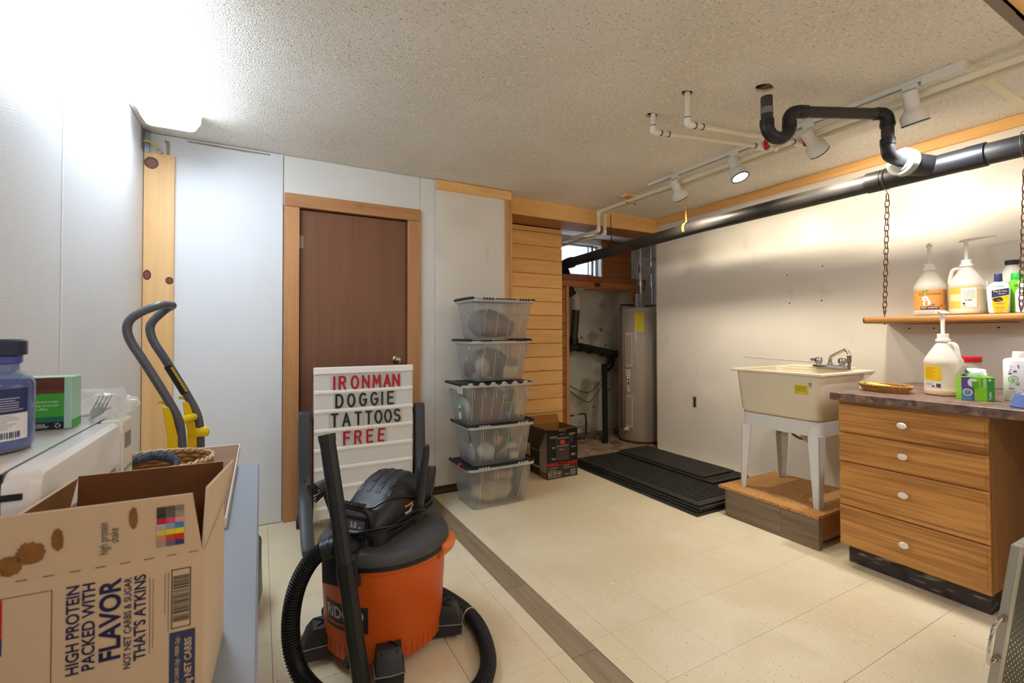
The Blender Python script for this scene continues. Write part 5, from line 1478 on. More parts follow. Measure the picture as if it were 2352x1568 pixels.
patch('red_band', mat('carton_red', '#a31a17', .5), t, fn2, -hx + .001, .108, hx - .001, .132)
hp_ = patch('heater_picture', mat('heater_brown', '#4b4040', .5), t, fn2, -.062, .148, .070, .345)
patch('heater_panel', mat('heater_dark', '#241f1f', .5), hp_, fn3, -.050, .275, .060, .325); patch('heater_line', mat('heater_silver', '#9a9398', .5), hp_, fn3, -.054, .326, .064, .333); patch('heater_line', mat('heater_silver', '#9a9398', .5), hp_, fn3, -.054, .265, .064, .272)
fn4 = plane_map((0, -hy - .0018, 0), (1, 0, 0), (0, 0, 1))
patch('heater_glow', mat('heater_glow_print', '#d2421c', .5), hp_, fn4, -.026, .282, .026, .314); lines('heater_buttons', M_wht, hp_, fn4, [(-.030 + i * .010, -.024 + i * .010, .235, .005) for i in range(5)])
patch('heater_remote', mat('remote_print', '#5a4a4c', .5), t, fn2, .082, .285, .100, .348)
letters('lettering', 'FEATURES', .017, mat('carton_pale', '#b9b2a6', .5), t, fn2, .015, 'CENTER', .9, .0, .392)
rows = [(-.125, -.055, .345, .007), (-.122, -.062, .335, .003), (-.03, .03, .363, .004), (.065, .130, .358, .007), (.070, .125, .350, .003), (-.108, -.070, .258, .006), (-.104, -.074, .250, .003), (.088, .135, .246, .006), (-.110, -.068, .165, .006), (-.106, -.072, .157, .003), (.090, .130, .186, .007), (.090, .128, .176, .006), (-.128, -.05, .088, .004), (-.128, -.062, .068, .004), (.01, .07, .096, .004), (.012, .12, .078, .004), (.02, .07, .030, .0015), (.02, .066, .026, .0015), (.02, .07, .022, .0015), (.02, .062, .018, .0015), (-.04, .05, .117, .005)]
lines('feature_print', mat('carton_pale', '#b9b2a6', .5), t, fn2, rows)
for k in range(3):
    x0 = -.142 + k * .046
    ic = MB()
    for (a, b2_, c2_, d2_) in ((0, 0, .036, .003), (0, .045, .036, .048), (0, 0, .003, .048), (.033, 0, .036, .048)):
        ic.quad(fn2(x0 + a, .012 + b2_), fn2(x0 + c2_, .012 + b2_), fn2(x0 + c2_, .012 + d2_), fn2(x0 + a, .012 + d2_))
    if k == 0:
        for xx in (.009, .021):
            ic.quad(fn2(x0 + xx, .020), fn2(x0 + xx + .005, .020), fn2(x0 + xx + .005, .042), fn2(x0 + xx, .042)); ic.add([fn2(x0 + xx - .004, .040), fn2(x0 + xx + .009, .040), fn2(x0 + xx + .0025, .052)], [(0, 1, 2)])
    elif k == 1:
        ic.add([fn2(x0 + .010, .052), fn2(x0 + .026, .052), fn2(x0 + .022, .036), fn2(x0 + .014, .036)], [(0, 1, 2, 3)]); ic.quad(fn2(x0 + .0165, .022), fn2(x0 + .0195, .022), fn2(x0 + .0195, .037), fn2(x0 + .0165, .037)); ic.quad(fn2(x0 + .011, .018), fn2(x0 + .025, .018), fn2(x0 + .025, .022), fn2(x0 + .011, .022))
    else:
        ic.add([fn2(x0 + .018 + .013 * math.cos(PI * i / 8), .036 + .013 * math.sin(PI * i / 8)) for i in range(9)], [tuple(range(9))]); ic.quad(fn2(x0 + .017, .018), fn2(x0 + .019, .018), fn2(x0 + .019, .038), fn2(x0 + .017, .038))
    ic.build('handling_symbol', mat('carton_pale2', '#c9c2b4', .5), t, smooth=0)
bc = []; x_ = .086
while x_ < .128:
    w_ = random.choice([.001, .002, .003]); bc.append((x_, x_ + w_, .018, .038)); x_ += w_ + random.choice([.001, .002])
patch('barcode_card', mat('barcode_card', '#b8b0a2', .5), t, fn2, .083, .014, .131, .060); lines('barcode', M_blk, t, fn3, bc)
fs = plane_map((-hx - .0006, 0, 0), (0, -1, 0), (0, 0, 1)); fs2 = plane_map((-hx - .001, 0, 0), (0, -1, 0), (0, 0, 1)); fs3 = plane_map((-hx - .0014, 0, 0), (0, -1, 0), (0, 0, 1))
patch('side_black', M_blk, t, fs, -hy + .002, .09, .02, .30); patch('side_black', M_blk, t, fs, -hy + .002, .01, .03, .07); patch('side_glow', mat('heater_red_print', '#8e2c1e', .5), t, fs2, -.09, .235, -.03, .265)
patch('side_line', mat('heater_silver', '#9a9398', .5), t, fs2, -.12, .275, .015, .281); patch('side_line', mat('heater_silver', '#9a9398', .5), t, fs2, -.12, .215, .015, .221)
patch('packing_tape', mat('brown_tape', '#7d5a35', .4), t, fs, .03, .002, hy - .002, .055)
# ================================================================== drawer cabinet and worktop
M_oak = wood('oak_drawer', '#d59a52', '#95602c', 'Y', .36, 34, 0, contrast=(.36, .60), along=1.5, tone=.07)
M_oakZ = wood('oak_side', '#bb8850', '#94633a', 'Z', .42, 40, 0, contrast=(.3, .7), along=1.6, tone=.05)
t = thing('drawer_cabinet', 'oak base cabinet with four drawers and white oval knobs', 'cabinet', (2.692, 1.0435, 0))
hw = .287
box('carcass', M_oakZ, t, .001, -hw, .101, .885, hw, .8505, bev=.002)
box('face_frame', M_oak, t, 0, -hw, .101, .006, hw, .8505)
box('toe_kick', speckled('dirty_vinyl_base', '#3a3230', [('#1d1918', 14, .5, .7, (1, 1, 1)), ('#8d847a', 12, .58, .70, (1, 1, 4))], rough=.6), t, .048, -hw + .016, 0, .80, hw - .014, .101, bev=.002)
M_knob = mat('white_ceramic', '#eeebe4', .18, coat=.5)
for z0, z1, zk in ((.690, .829, .766), (.540, .683, .621), (.314, .533, .440), (.104, .308, .209)):
    d_ = MB().loft([[(x, y, z) for y, z in ((-hw + i + .001, z0 + i), (hw - i - .002, z0 + i), (hw - i - .002, z1 - i), (-hw + i + .001, z1 - i))] for x, i in ((-.0005, 0), (-.010, 0), (-.0145, .007), (-.0185, .009))]).build('drawer', M_oak, t)
    kx = MB().lathe([(.006, 0), (.006, .010), (.012, .014), (.0165, .020), (.017, .026), (.013, .031), (.0, .0335)], 22, M=Matrix.Translation((-.0185, 0, zk)) @ Matrix.Rotation(R(-90), 4, 'Y'), sy=1.15, sx=.9).build('knob', M_knob, d_)
ZC = .894
t = thing('countertop', 'brown marbled laminate worktop over the oak cabinet', 'countertop', (2.652, .75, .852))
M_lam = speckled('marbled_laminate', '#7a6054', [('#574239', 24, .46, .62, (1, 1, 1)), ('#9a7c68', 38, .55, .70, (1, 1, 1)), ('#665a55', 60, .58, .70, (1, 1, 1))], rough=.42)
box('worktop', M_lam, t, 0, -.60, 0, .945, .607, .042, bev=.003)
box('end_panel', M_oakZ, t, .05, -.59, -.852, .90, -.572, 0)

# ================================================================== sink on its plinth
t = thing('sink_plinth', 'low wooden plinth with OSB top under the utility sink', 'plinth', (2.712, 1.772, 0))
M_osb = speckled('osb_top', '#b98648', [('#cfa060', 60, .48, .66, (1, 3.0, 1)), ('#98682f', 70, .52, .70, (3.0, 1, 1)), ('#7d5428', 90, .64, .74, (1, 1, 1))], rough=.7, bump=(60, .3, .002))
M_grb = wood('weathered_board', '#93806b', '#66543e', 'Y', .7, 26, .12, '#2e2117', knotscale=4.5)
box('osb_sheet', M_osb, t, 0, -.318, .172, .625, .318, .190, bev=.002)
box('front_board', M_grb, t, .003, -.105, 0, .040, .262, .1715, bev=.002)
box('front_board', M_grb, t, .003, -.318, 0, .040, -.1055, .1715, bev=.002)
box('left_board', M_grb, t, .041, .262, 0, .62, .300, .1715, bev=.002)
box('right_board', wood('orange_ply', '#b9772e', '#8f5518', 'X', .6, 18, 0), t, .041, -.300, .03, .62, -.280, .1715, bev=.002)
box('back_board', M_grb, t, .585, -.28, 0, .62, .262, .1715, bev=.002)
# tub
t = thing('utility_sink', 'white plastic utility sink on four tapered legs', 'sink', (3.075, 1.748, .19))
M_sink = mat('aged_white_plastic', '#e6dcc4', .35, var=(3, .05)); M_sinkl = mat('white_leg_plastic', '#dfe1de', .4)
zt = .782
x0, x1, y0, y1 = -.298, .298, -.290, .290
rings_ = [rrect(x0 + .055, y0 + .050, x1 - .13, y1 - .050, .05, zt - .288), rrect(x0 + .036, y0 + .034, x1 - .115, y1 - .034, .055, zt - .262), rrect(x0 + .016, y0 + .016, x1 - .105, y1 - .016, .05, zt - .016)]
MB().loft(rings_, True, False).build('tub', M_sink, t, smooth=60)
MB().loft([list(reversed(r_)) for r_ in (rrect(x0 + .055, y0 + .055, x1 - .135, y1 - .055, .05, zt - .278), rrect(x0 + .024, y0 + .024, x1 - .115, y1 - .024, .045, zt - .004))], False, False).quad(*[(x, y, zt - .278) for x, y in ((x0 + .06, y0 + .06), (x1 - .14, y0 + .06), (x1 - .14, y1 - .06), (x0 + .06, y1 - .06))]).build('basin', M_sink, t, smooth=60)
rim_ = MB()
rim_.box(x0, y0, zt - .016, x0 + .026, y1, zt); rim_.box(x0 + .026, y0, zt - .016, x1, y0 + .026, zt); rim_.box(x0 + .026, y1 - .026, zt - .016, x1, y1, zt); rim_.box(x1 - .118, y0 + .026, zt - .016, x1, y1 - .026, zt)
rim_.build('rim', M_sink, t, bev=.003)
box('faucet_deck', M_sink, t, x1 - .116, y0 + .10, zt, x1 - .006, y1 - .10, zt + .012, bev=.004)
MB().loft([[(x1 - .12, y0 + .002, zt - .06), (x1 - .12, y0 + .006, zt - .016), (x1 - .002, y0 + .006, zt - .016)], [(x1 - .12, y1 - .002, zt - .06), (x1 - .12, y1 - .006, zt - .016), (x1 - .002, y1 - .006, zt - .016)]]).build('deck_gusset', M_sink, t)
ap = MB()
for ring_ in ((rrect(x0 + .050, y0 + .046, x1 - .125, y1 - .046, .045, zt - .372), rrect(x0 + .046, y0 + .042, x1 - .121, y1 - .042, .05, zt - .285)),):
    ap.loft(ring_, False, False)
ap.build('leg_frame', M_sinkl, t, smooth=60)
for lx, ly in ((x0 + .050, y1 - .046), (x0 + .050, y0 + .046), (x1 - .125, y1 - .046), (x1 - .125, y0 + .046)):
    sx_ = 1 if lx < 0 else -1; sy_ = -1 if ly > 0 else 1
    ztop = zt - .368
    # L-section tapered leg
    lg = MB()
    fx, fy = lx - sx_ * .012, ly - sy_ * .004
    for (ax, ay, bx, by) in ((1, .06, .06, 1), ):
        a = [(lx, ly), (lx + sx_ * .066, ly), (lx + sx_ * .066, ly + sy_ * .006), (lx, ly + sy_ * .006)]
        b = [(fx, fy), (fx + sx_ * .034, fy), (fx + sx_ * .034, fy + sy_ * .006), (fx, fy + sy_ * .006)]
        lg.hexa([(x, y, .0) for x, y in b], [(x, y, ztop) for x, y in a])
        a = [(lx, ly), (lx + sx_ * .006, ly), (lx + sx_ * .006, ly + sy_ * .066), (lx, ly + sy_ * .066)]
        b = [(fx, fy), (fx + sx_ * .006, fy), (fx + sx_ * .006, fy + sy_ * .034), (fx, fy + sy_ * .034)]
        lg.hexa([(x, y, .0) for x, y in b], [(x, y, ztop) for x, y in a])
        for zz in (.004, .15, .30):
            g_ = zz / ztop; gx_, gy_, w2_ = fx + (lx - fx) * g_ + sx_ * .001, fy + (ly - fy) * g_ + sy_ * .001, .033 + .030 * g_
            lg.add([(gx_, gy_, zz), (gx_ + sx_ * w2_, gy_, zz), (gx_, gy_ + sy_ * w2_, zz), (gx_, gy_, zz + .004), (gx_ + sx_ * w2_, gy_, zz + .004), (gx_, gy_ + sy_ * w2_, zz + .004)], [(0, 2, 1), (3, 4, 5), (0, 1, 4, 3), (1, 2, 5, 4), (2, 0, 3, 5)])
    lg.build('leg', M_sinkl, t)
M_pipew = mat('drain_white', '#d9d3c2', .4)
MB().tube(bez([(.02, 0, zt - .288), (.02, 0, zt - .40), (.03, -.02, zt - .45), (.07, -.05, zt - .45), (.09, -.07, zt - .40)], 6), .02, 14).build('waste_trap', M_pipew, t)
MB().tube(bez([(.10, .12, zt - .30), (.06, .10, zt - .42), (.05, .02, zt - .46), (.12, -.06, zt - .44)], 6), .008, 10).build('supply_hose', mat('grey_supply', '#7d766a', .5), t)
stk = box('yellow_sticker', mat('sink_sticker', '#d9c81c', .5), t, x0 + .0195, -.198, zt - .125, x0 + .0205, -.124, zt - .073)
lines('sticker_print', mat('sticker_ink', '#8b8010', .6), stk, plane_map((x0 + .0190, 0, 0), (0, -1, 0), (0, 0, 1)), [(.130, .190, zt - .085 - i * .008, .003) for i in range(4)])
box('sticker_tab', mat('sink_tab', '#b9a670', .5), t, x0 + .0188, -.222, zt - .082, x0 + .0198, -.206, zt - .058); box('sticker_tab_top', mat('sink_tab_teal', '#4d6b6c', .5), t, x0 + .0186, -.222, zt - .064, x0 + .0196, -.206, zt - .058)
# faucet
t = thing('sink_faucet', 'chrome two-handle faucet on the back of the utility sink', 'faucet', (3.235, 1.648, .19 + zt + .0125))
MB().loft([[(x, y, z) for x, y in rrect(-.026 + i, -.105 + i, .026 - i, .105 - i, .02)] for z, i in ((0, 0), (.010, .001), (.016, .006))]).build('base_plate', M_chrome, t)
for s_ in (-1, 1):
    MB().lathe([(.015, .014), (.016, .022), (.022, .026), (.024, .048), (.019, .060), (.010, .064), (0, .064)], 12, c=(0, s_ * .070, 0)).build('handle', M_chrome, t)
    box('lever', M_chrome, t, -.008, s_ * .070 + (s_ * .018), .034, .008, s_ * .070 + s_ * .052, .054, bev=.004)
MB().lathe([(.017, .014), (.017, .024), (.012, .030), (.012, .036), (0, .036)], 20).build('spout_base', M_chrome, t)
MB().tube(bez([(0, 0, .03), (0, -.002, .056), (-.004, -.012, .070), (-.028, -.062, .095), (-.046, -.102, .112), (-.053, -.118, .114), (-.058, -.131, .104), (-.060, -.137, .086)], 6), .0095, 14).build('spout', M_chrome, t)
MB().lathe([(.013, .0), (.013, -.010), (.012, -.012), (.012, -.040), (.010, -.042), (.010, -.052)], 16, c=(-.060, -.138, .088)).build('hose_adapter', mat('brass_adapter', '#8d7d5a', .35, .8), t)
MB().lathe([(.0145, .004), (.0145, -.004), (.0, -.004)], 16, c=(-.060, -.138, .086)).build('aerator', M_pipew, t)
MB().cyl((-.060, -.138, .036), (-.060, -.138, -.006), .0085, n=14).build('rubber_hose', mat('grey_rubber', '#4b5055', .6), t)
# outlet
t = thing('wall_outlet', 'bare black electrical outlet on the right wall', 'outlet', (XR, 3.018, .563))
box('cover', mat('outlet_frame', '#cfc3a8', .5), t, -.003, -.032, -.055, 0, .032, .055, bev=.001)
for s_ in (-1, 1):
    o = MB().lathe([(0, .003), (.017, .003), (.017, .006), (0, .006)], 18, M=Matrix.Translation((0, 0, s_ * .026)) @ Matrix.Rotation(R(-90), 4, 'Y')).build('socket', M_black, t)
    sl = MB(); sl.box(-.0068, -.009, s_ * .026 - .004, -.0062, -.006, s_ * .026 + .006); sl.box(-.0068, .006, s_ * .026 - .004, -.0062, .009, s_ * .026 + .006); sl.build('slots', mat('outlet_pale', '#cfc3a8', .5), o)
box('yoke', M_black, t, -.0045, -.011, -.048, -.003, .011, .048)

# ================================================================== hanging shelf
t = thing('hanging_shelf', 'wooden shelf hung on chains on the right wall', 'shelf', (3.45, 1.14, 1.262))
M_shelf = wood('varnished_shelf', '#b9813f', '#80501f', 'Y', .32, 24, .0)
MB().loft([[(x, y, z) for x, z in ((-.150, .010), (-.143, .001), (.148, 0), (.148, .041), (-.143, .040), (-.150, .031))] for y in (-.345, .345)]).build('shelf_board', M_shelf, t, bev=.003)
for s_ in (-1, 1):
    MB().tube([(-.139, s_ * .345, .0205), (-.139, s_ * .347, .0205)], .019, 14).build('end_cap', M_shelf, t)
box('wall_cleat', mat('cleat_white', '#dcd4c3', .5), t, .128, -.50, -.062, .1495, .250, -.002, bev=.002)
for y_ in (-.18, .10, .22):
    MB().cyl((.1265, y_, -.030), (.1285, y_, -.030), .005, n=10).build('cleat_screw', M_black, t)
M_chain = mat('rusty_chain', '#6b4a34', .45, .7)
def chain(p0, p1, label):
    p0, p1 = Vector(p0), Vector(p1)
    t = thing('shelf_chain', label, 'chain', tuple(p0), 0, 'chains carrying the hanging shelf')
    v = p1 - p0
    L = v.length; d_ = v.normalized()
    q = Vector((0, 0, 1)).rotation_difference(d_)
    pit = .0345
    n = int((L - .05) / pit)
    lk = None
    for k in range(n):
        c = d_ * (.045 + k * pit)
        if lk is None:
            pts = []
            for i in range(19):
                a = 2 * PI * i / 18
                pts.append((math.copysign(abs(math.cos(a)) ** .6, math.cos(a)) * .0105, 0, math.copysign(abs(math.sin(a)) ** .8, math.sin(a)) * .0215))
            lk = o = MB().tube(pts, .0024, 6, False).build('link', M_chain, t)
        else:
            o = lk.copy(); COL.objects.link(o)
        o.location = c
        o.rotation_mode = 'QUATERNION'
        o.rotation_quaternion = q @ Euler((0, 0, R(52) + (PI / 2 if k % 2 else 0))).to_quaternion()
    M_st = mat('dull_steel', '#8d8478', .4, 1)
    MB().cyl((0, 0, -.050), (0, 0, .012), .003, n=8).build('eye_bolt', M_st, t)
    MB().tube([(.009 * math.cos(a), 0, .022 + .012 * math.sin(a)) for a in [2 * PI * i / 14 for i in range(15)]], .0028, 6, False).build('eye', M_st, t)
    MB().cyl((0, 0, -.048), (0, 0, -.0445), .007, n=8).build('nut', M_st, t)
    w = [(XP - p0.x + .0580 * math.cos(a), v.y + .004 * math.sin(a * .5), ZD - p0.z + .0580 * math.sin(a)) for a in [2 * PI * i / 20 for i in range(21)]]
    MB().tube(w, .0018, 6, False).build('wire_loop', M_st, t)
    MB().tube([w[14], tuple(d_ * (.045 + n * pit - .01))], .0018, 6).build('wire_tie', M_st, t)
chain((3.325, 1.385, 1.304), (2.972, 1.215, 1.980), 'rusty chain holding the left end of the hanging shelf')
chain((3.325, .812, 1.304), (2.972, .700, 1.980), 'rusty chain holding the right end of the hanging shelf')

# ================================================================== jugs and bottles
M_hdpe = veil('natural_plastic', '#eeeadf', .34, .35, .15); M_pump = mat('pump_white', '#ece9e0', .35)
def jug(name, label, x, y, z, face, liquid, level, label_fn, pump=None, cap=None, hang=None, r=.0745, grp='gallon jugs'):
    """face: angle (deg) of the printed side; hang: angle of the handle"""
    t = thing(name, label, 'jug', (x, y, z), 0, grp)
    s = r / .0745
    MB().lathe([(0, .001), (.066 * s, .001), (.073 * s, .006), (.0745 * s, .014), (.0745 * s, .028), (.0735 * s, .031), (.0735 * s, .150), (.0750 * s, .154), (.0750 * s, .168), (.070 * s, .182), (.054 * s, .212), (.037 * s, .240), (.027 * s, .256), (.0235 * s, .262), (.0235 * s, .276), (0, .276)], 44).build('jug_body', M_hdpe, t)
    if liquid:
        MB().lathe([(0, .003), (.0655 * s, .003), (.0720 * s, .008), (.0722 * s, level), (0, level)], 40).build('liquid', liquid, t)
    if hang is not None:
        a = R(hang)
        d_ = Vector((math.cos(a), math.sin(a), 0))
        pts = [d_ * .024 + Vector((0, 0, .254)), d_ * .045 + Vector((0, 0, .255)), d_ * .058 + Vector((0, 0, .245)), d_ * .064 + Vector((0, 0, .222)), d_ * .068 + Vector((0, 0, .198)), d_ * .069 + Vector((0, 0, .172))]
        MB().tube(bez([p * s for p in pts], 5), .0095, 12).build('handle', M_hdpe, t)
    if pump is not None:
        MB().lathe([(.027, .2655), (.029, .267), (.029, .277), (.0225, .280), (.0225, .302), (.020, .304), (0, .304)], 28).build('pump_collar', M_pump, t)
        MB().cyl((0, 0, .30), (0, 0, .408), .0075, .0095, n=14).build('pump_stem', M_pump, t)
        a = R(pump[0]); L = pump[1]
        d_ = Vector((math.cos(a), math.sin(a), 0)); p_ = Vector((-math.sin(a), math.cos(a), 0))
        rr = []
        for f_, w_, h_, zz in ((-.028, .008, .004, .405), (-.022, .013, .010, .408), (.0, .015, .014, .410), (.02, .012, .013, .412), (L * .6, .008, .010, .416), (L, .005, .007, .418)):
            c = d_ * f_
            rr.append([tuple(c + p_ * (w_ * sx_) + Vector((0, 0, zz + h_ * sz_))) for sx_, sz_ in ((-1, -.4), (1, -.4), (.8, .6), (-.8, .6))])
        MB().loft(rr).build('pump_head', M_pump, t, bev=.0015)
        MB().cyl(tuple(d_ * L + Vector((0, 0, .418))), tuple(d_ * (L + .004) + Vector((0, 0, .408))), .004, n=8).build('pump_nozzle', M_pump, t)
    if cap:
        MB().lathe([(.025, .262), (.0275, .264), (.0275, .284), (.025, .286), (0, .286)], 28).build('cap', cap, t)
    if label_fn:
        label_fn(t, cyl_map((0, 0, 0), .0738 * s, R(face), 0), cyl_map((0, 0, 0), .0742 * s, R(face), 0), cyl_map((0, 0, 0), .0746 * s, R(face), 0))
    return t
M_amber = mat('orange_label', '#d3964a', .45); M_ink3 = mat('dark_print', '#221e1a', .5); M_cream = mat('cream_label', '#eee6d2', .5)
def lab_groom(t, f0, f1, f2):
    patch('label', M_amber, t, f0, -.112, .032, .112, .148, 28)
    patch('label_edge', mat('tan_label', '#c08a4a', .5), t, f1, .052, .032, .112, .148, 10)
    letters('lettering', 'EZ Groom', .0230, mat('green_black_print', '#3c3a22', .5), t, f1, .004, 'CENTER', 1.0, -.012, .124)
    g_ = mat('leaf_print', '#4f9a2d', .5)
    blob('leaf', g_, t, f1, -.040, .139, .009, .0042, 12); blob('leaf', g_, t, f1, -.026, .142, .0085, .0045, 12)
    w_ = mat('dog_white', '#efe6da', .6)
    blob('dog_picture', w_, t, f1, -.026, .072, .017, .024, 18, jitter=.1); blob('dog_picture', w_, t, f2, -.033, .098, .014, .014, 18, jitter=.12); blob('almond_picture', mat('almond_brown', '#a5572a', .6), t, f2, .012, .056, .034, .009, 18, jitter=.15)
    blob('dog_picture_nose', M_ink3, t, cyl_map((0, 0, 0), .0750, math.atan2(f0(0, 0)[1], f0(0, 0)[0]), 0), -.033, .096, .0035, .003, 10)
    patch('name_band', M_ink3, t, f1, -.056, .034, .030, .051, 12)
    letters('lettering', 'SILKY ALMOND', .0115, M_cream, t, f2, .02, 'CENTER', .95, -.013, .0435)
    lines('small_print', mat('tan_print', '#7d5f3a', .6), t, f2, [(.058, .070, .060 + i * .006, .002) for i in range(13)])
def lab_back(t, f0, f1, f2):
    patch('label', mat('orange_grad_label', '#f0b04a', .5), t, f0, -.085, .032, .050, .150, 20)
    patch('label_white', M_cream, t, f1, -.018, .036, .046, .144, 10); patch('label_glow', mat('pale_orange', '#f3cf9a', .5), t, f1, -.075, .072, -.018, .112, 8)
    lines('small_print', mat('grey_print', '#8f8778', .6), t, f2, [(-.013, .036 + .006 * (i % 2), .130 - i * .0046, .0016) for i in range(11)], 4)
    bc = []; x_ = -.002
    while x_ < .026:
        ww_ = random.choice([.0006, .001, .0016]); bc.append((x_, x_ + ww_, .072, .009)); x_ += ww_ + random.choice([.0006, .001])
    lines('barcode', M_ink3, t, f2, bc)
    lines('cross_mark', M_ink3, t, f2, [(-.013, .0, .058, .003), (-.010, -.003, .052, .012)]); lines('small_print', mat('orange_print', '#e0913a', .5), t, f2, [(-.012, .004, .042, .008), (.008, .030, .046, .002), (.008, .028, .042, .002)])
def lab_yellow(t, f0, f1, f2):
    patch('label', mat('yellow_label', '#e9bd12', .45), t, f0, -.105, .072, -.022, .146, 12); patch('label_white', M_wht, t, f0, -.105, .036, -.022, .0718, 12)
    lines('small_print', mat('yellow_print', '#b08f0c', .6), t, f1, [(-.095, -.045 - .01 * (i % 3), .136 - i * .0062, .0016) for i in range(9)], 4); lines('small_print', mat('grey_print', '#8f8778', .6), t, f1, [(-.095, -.058, .062 - i * .005, .0016) for i in range(3)], 4)
    patch('flag_mark', mat('flag_red', '#b5423f', .5), t, f1, -.061, .042, -.050, .051); patch('flag_corner', mat('flag_blue', '#3b4c80', .5), t, f2, -.061, .0465, -.0555, .051); patch('barcode', mat('code_grey', '#4b4a46', .5), t, f1, -.043, .042, -.026, .060, 3)
M_gold = mat('golden_liquid', '#e8bc30', .3); M_yellowl = mat('yellow_liquid', '#ffc400', .3)
ZS = 1.3045
jug('shampoo_jug', 'pump jug with tan dog-picture label on the hanging shelf', 3.455, 1.212, ZS, -152, None, 0, lab_groom, (200, .045), None, None)
jug('shampoo_jug', 'pump jug with golden liquid and side handle on the hanging shelf', 3.440, 1.046, ZS, -168, M_gold, .136, lab_back, (-78, .115), None, 118)
jug('storage_jug', 'empty clear jug with black cap at the back of the hanging shelf', 3.532, .892, ZS, 180, None, 0, None, None, M_black, 100, .060)
jug('shampoo_jug', 'pump jug with yellow label and little liquid on the brown worktop', 2.992, 1.002, ZC, -150, M_yellowl, .026, lab_yellow, (150, .03), None, -110)
# flea and tick bottle
def flat_bottle(name, label, x, y, z, rz, prof, mt, capm, capz, capr, cap2=None):
    """prof: (half width, half depth, z)"""
    t = thing(name, label, 'bottle', (x, y, z), rz)
    MB().loft([[(w_ * math.copysign(abs(math.cos(a)) ** .55, math.cos(a)), d_ * math.copysign(abs(math.sin(a)) ** .55, math.sin(a)), zz) for a in [2 * PI * i / 32 for i in range(32)]] for w_, d_, zz in prof]).build('bottle_body', mt, t, smooth=50)
    MB().lathe([(capr, capz[0]), (capr * 1.02, capz[0] + .002), (capr * .98, capz[1] - .003), (capr * .9, capz[1]), (0, capz[1])], 24).build('cap', capm, t)
    return t
rzv = R(-62)
b_ = flat_bottle('flea_shampoo', 'white and yellow flea shampoo bottle with navy cap on the hanging shelf', 3.372, .903, ZS, rzv, [(.034, .020, .001), (.038, .023, .01), (.0415, .024, .09), (.042, .024, .13), (.036, .022, .150), (.020, .016, .160), (.015, .014, .163)], mat('bottle_white', '#eceef0', .35), mat('navy_cap', '#27335c', .4), (.162, .205), .0155)
fz = plane_map((0, -.0247, 0), (1, 0, 0), (0, 0, 1)); fz2 = plane_map((0, -.0251, 0), (1, 0, 0), (0, 0, 1)); fz3 = plane_map((0, -.0255, 0), (1, 0, 0), (0, 0, 1))
MB().add([fz(x_, y_) for x_, y_ in ((-.022, .003), (.022, .003), (.030, .04), (.0325, .10), (-.0315, .085), (-.029, .04))], [tuple(range(6))]).build('yellow_panel', mat('panel_yellow', '#f0bd22', .45), b_, smooth=0)
MB().add([fz2(x_, y_) for x_, y_ in ((-.0315, .080), (.0325, .094), (.033, .128), (-.031, .118))], [(0, 1, 2, 3)]).build('navy_panel', mat('navy_cap', '#27335c', .4), b_, smooth=0)
letters('lettering', 'ZODIAC', .0095, mat('navy_cap', '#27335c', .4), b_, fz2, .01, 'CENTER', 1, 0, .138)
letters('lettering', 'Flea & Tick', .0125, mat('panel_yellow', '#f0bd22', .45), b_, fz3, .02, 'CENTER', .88, 0, .112); letters('lettering', 'Shampoo', .0075, M_wht, b_, fz3, .01, 'CENTER', .9, .006, .100)
blob('pets_picture', mat('pets_dark', '#2c211c', .6), b_, fz3, -.008, .070, .020, .011, 18, jitter=.3); blob('pets_picture', mat('pets_tan', '#8a4f2c', .6), b_, plane_map((0, -.0258, 0), (1, 0, 0), (0, 0, 1)), -.004, .066, .009, .006, 12, jitter=.3)
lines('small_print', mat('navy_cap', '#27335c', .4), b_, fz2, [(-.020, .018, .050, .0015), (-.016, .014, .046, .0015), (-.017, .017, .030, .001), (-.017, .015, .026, .001), (-.017, .016, .022, .001), (-.014, .014, .010, .0015), (.018, .028, .082, .0012), (.018, .026, .076, .0012)])
b_ = flat_bottle('green_shampoo', 'bright green shampoo bottle with green cap on the hanging shelf', 3.438, .852, ZS, R(-58), [(.026, .020, .001), (.030, .024, .01), (.031, .025, .12), (.028, .023, .158), (.022, .020, .172)], mat('lime_bottle', '#7ad42a', .35), mat('green_cap', '#2fb84a', .4), (.172, .208), .0215)
letters('lettering', 'VET-O', .014, mat('dark_green_print', '#145b25', .5), b_, plane_map((0, -.0256, .14), (1, 0, 0), (0, 0, 1)), .01)
lines('small_print', mat('green_print', '#4aa52a', .5), b_, plane_map((0, -.0256, 0), (1, 0, 0), (0, 0, 1)), [(-.02, .02, .02 + i * .01, .002) for i in range(9)])
b_ = flat_bottle('flea_spray', 'white flea treatment bottle with purple print beside the right chain', 3.372, .818, ZS, R(-62), [(.020, .016, .001), (.023, .018, .008), (.0235, .018, .10), (.018, .015, .116), (.012, .011, .121)], mat('bottle_white', '#eceef0', .35), M_pump, (.121, .158), .0125)
M_purp = mat('purple_print', '#5b3f92', .5)
letters('lettering', 'Flea+Tick', .0105, M_purp, b_, plane_map((0, -.0188, .066), (1, 0, 0), (0, 0, 1)), .01, 'CENTER', .85); patch('purple_band', M_purp, b_, plane_map((0, -.0186, 0), (1, 0, 0), (0, 0, 1)), -.018, .098, .018, .102)
blob('pet_mark', M_purp, b_, plane_map((0, -.0188, 0), (1, 0, 0), (0, 0, 1)), -.008, .018, .005, .008, 10, jitter=.3); blob('pet_mark', M_purp, b_, plane_map((0, -.0188, 0), (1, 0, 0), (0, 0, 1)), .009, .018, .004, .007, 10, jitter=.3)
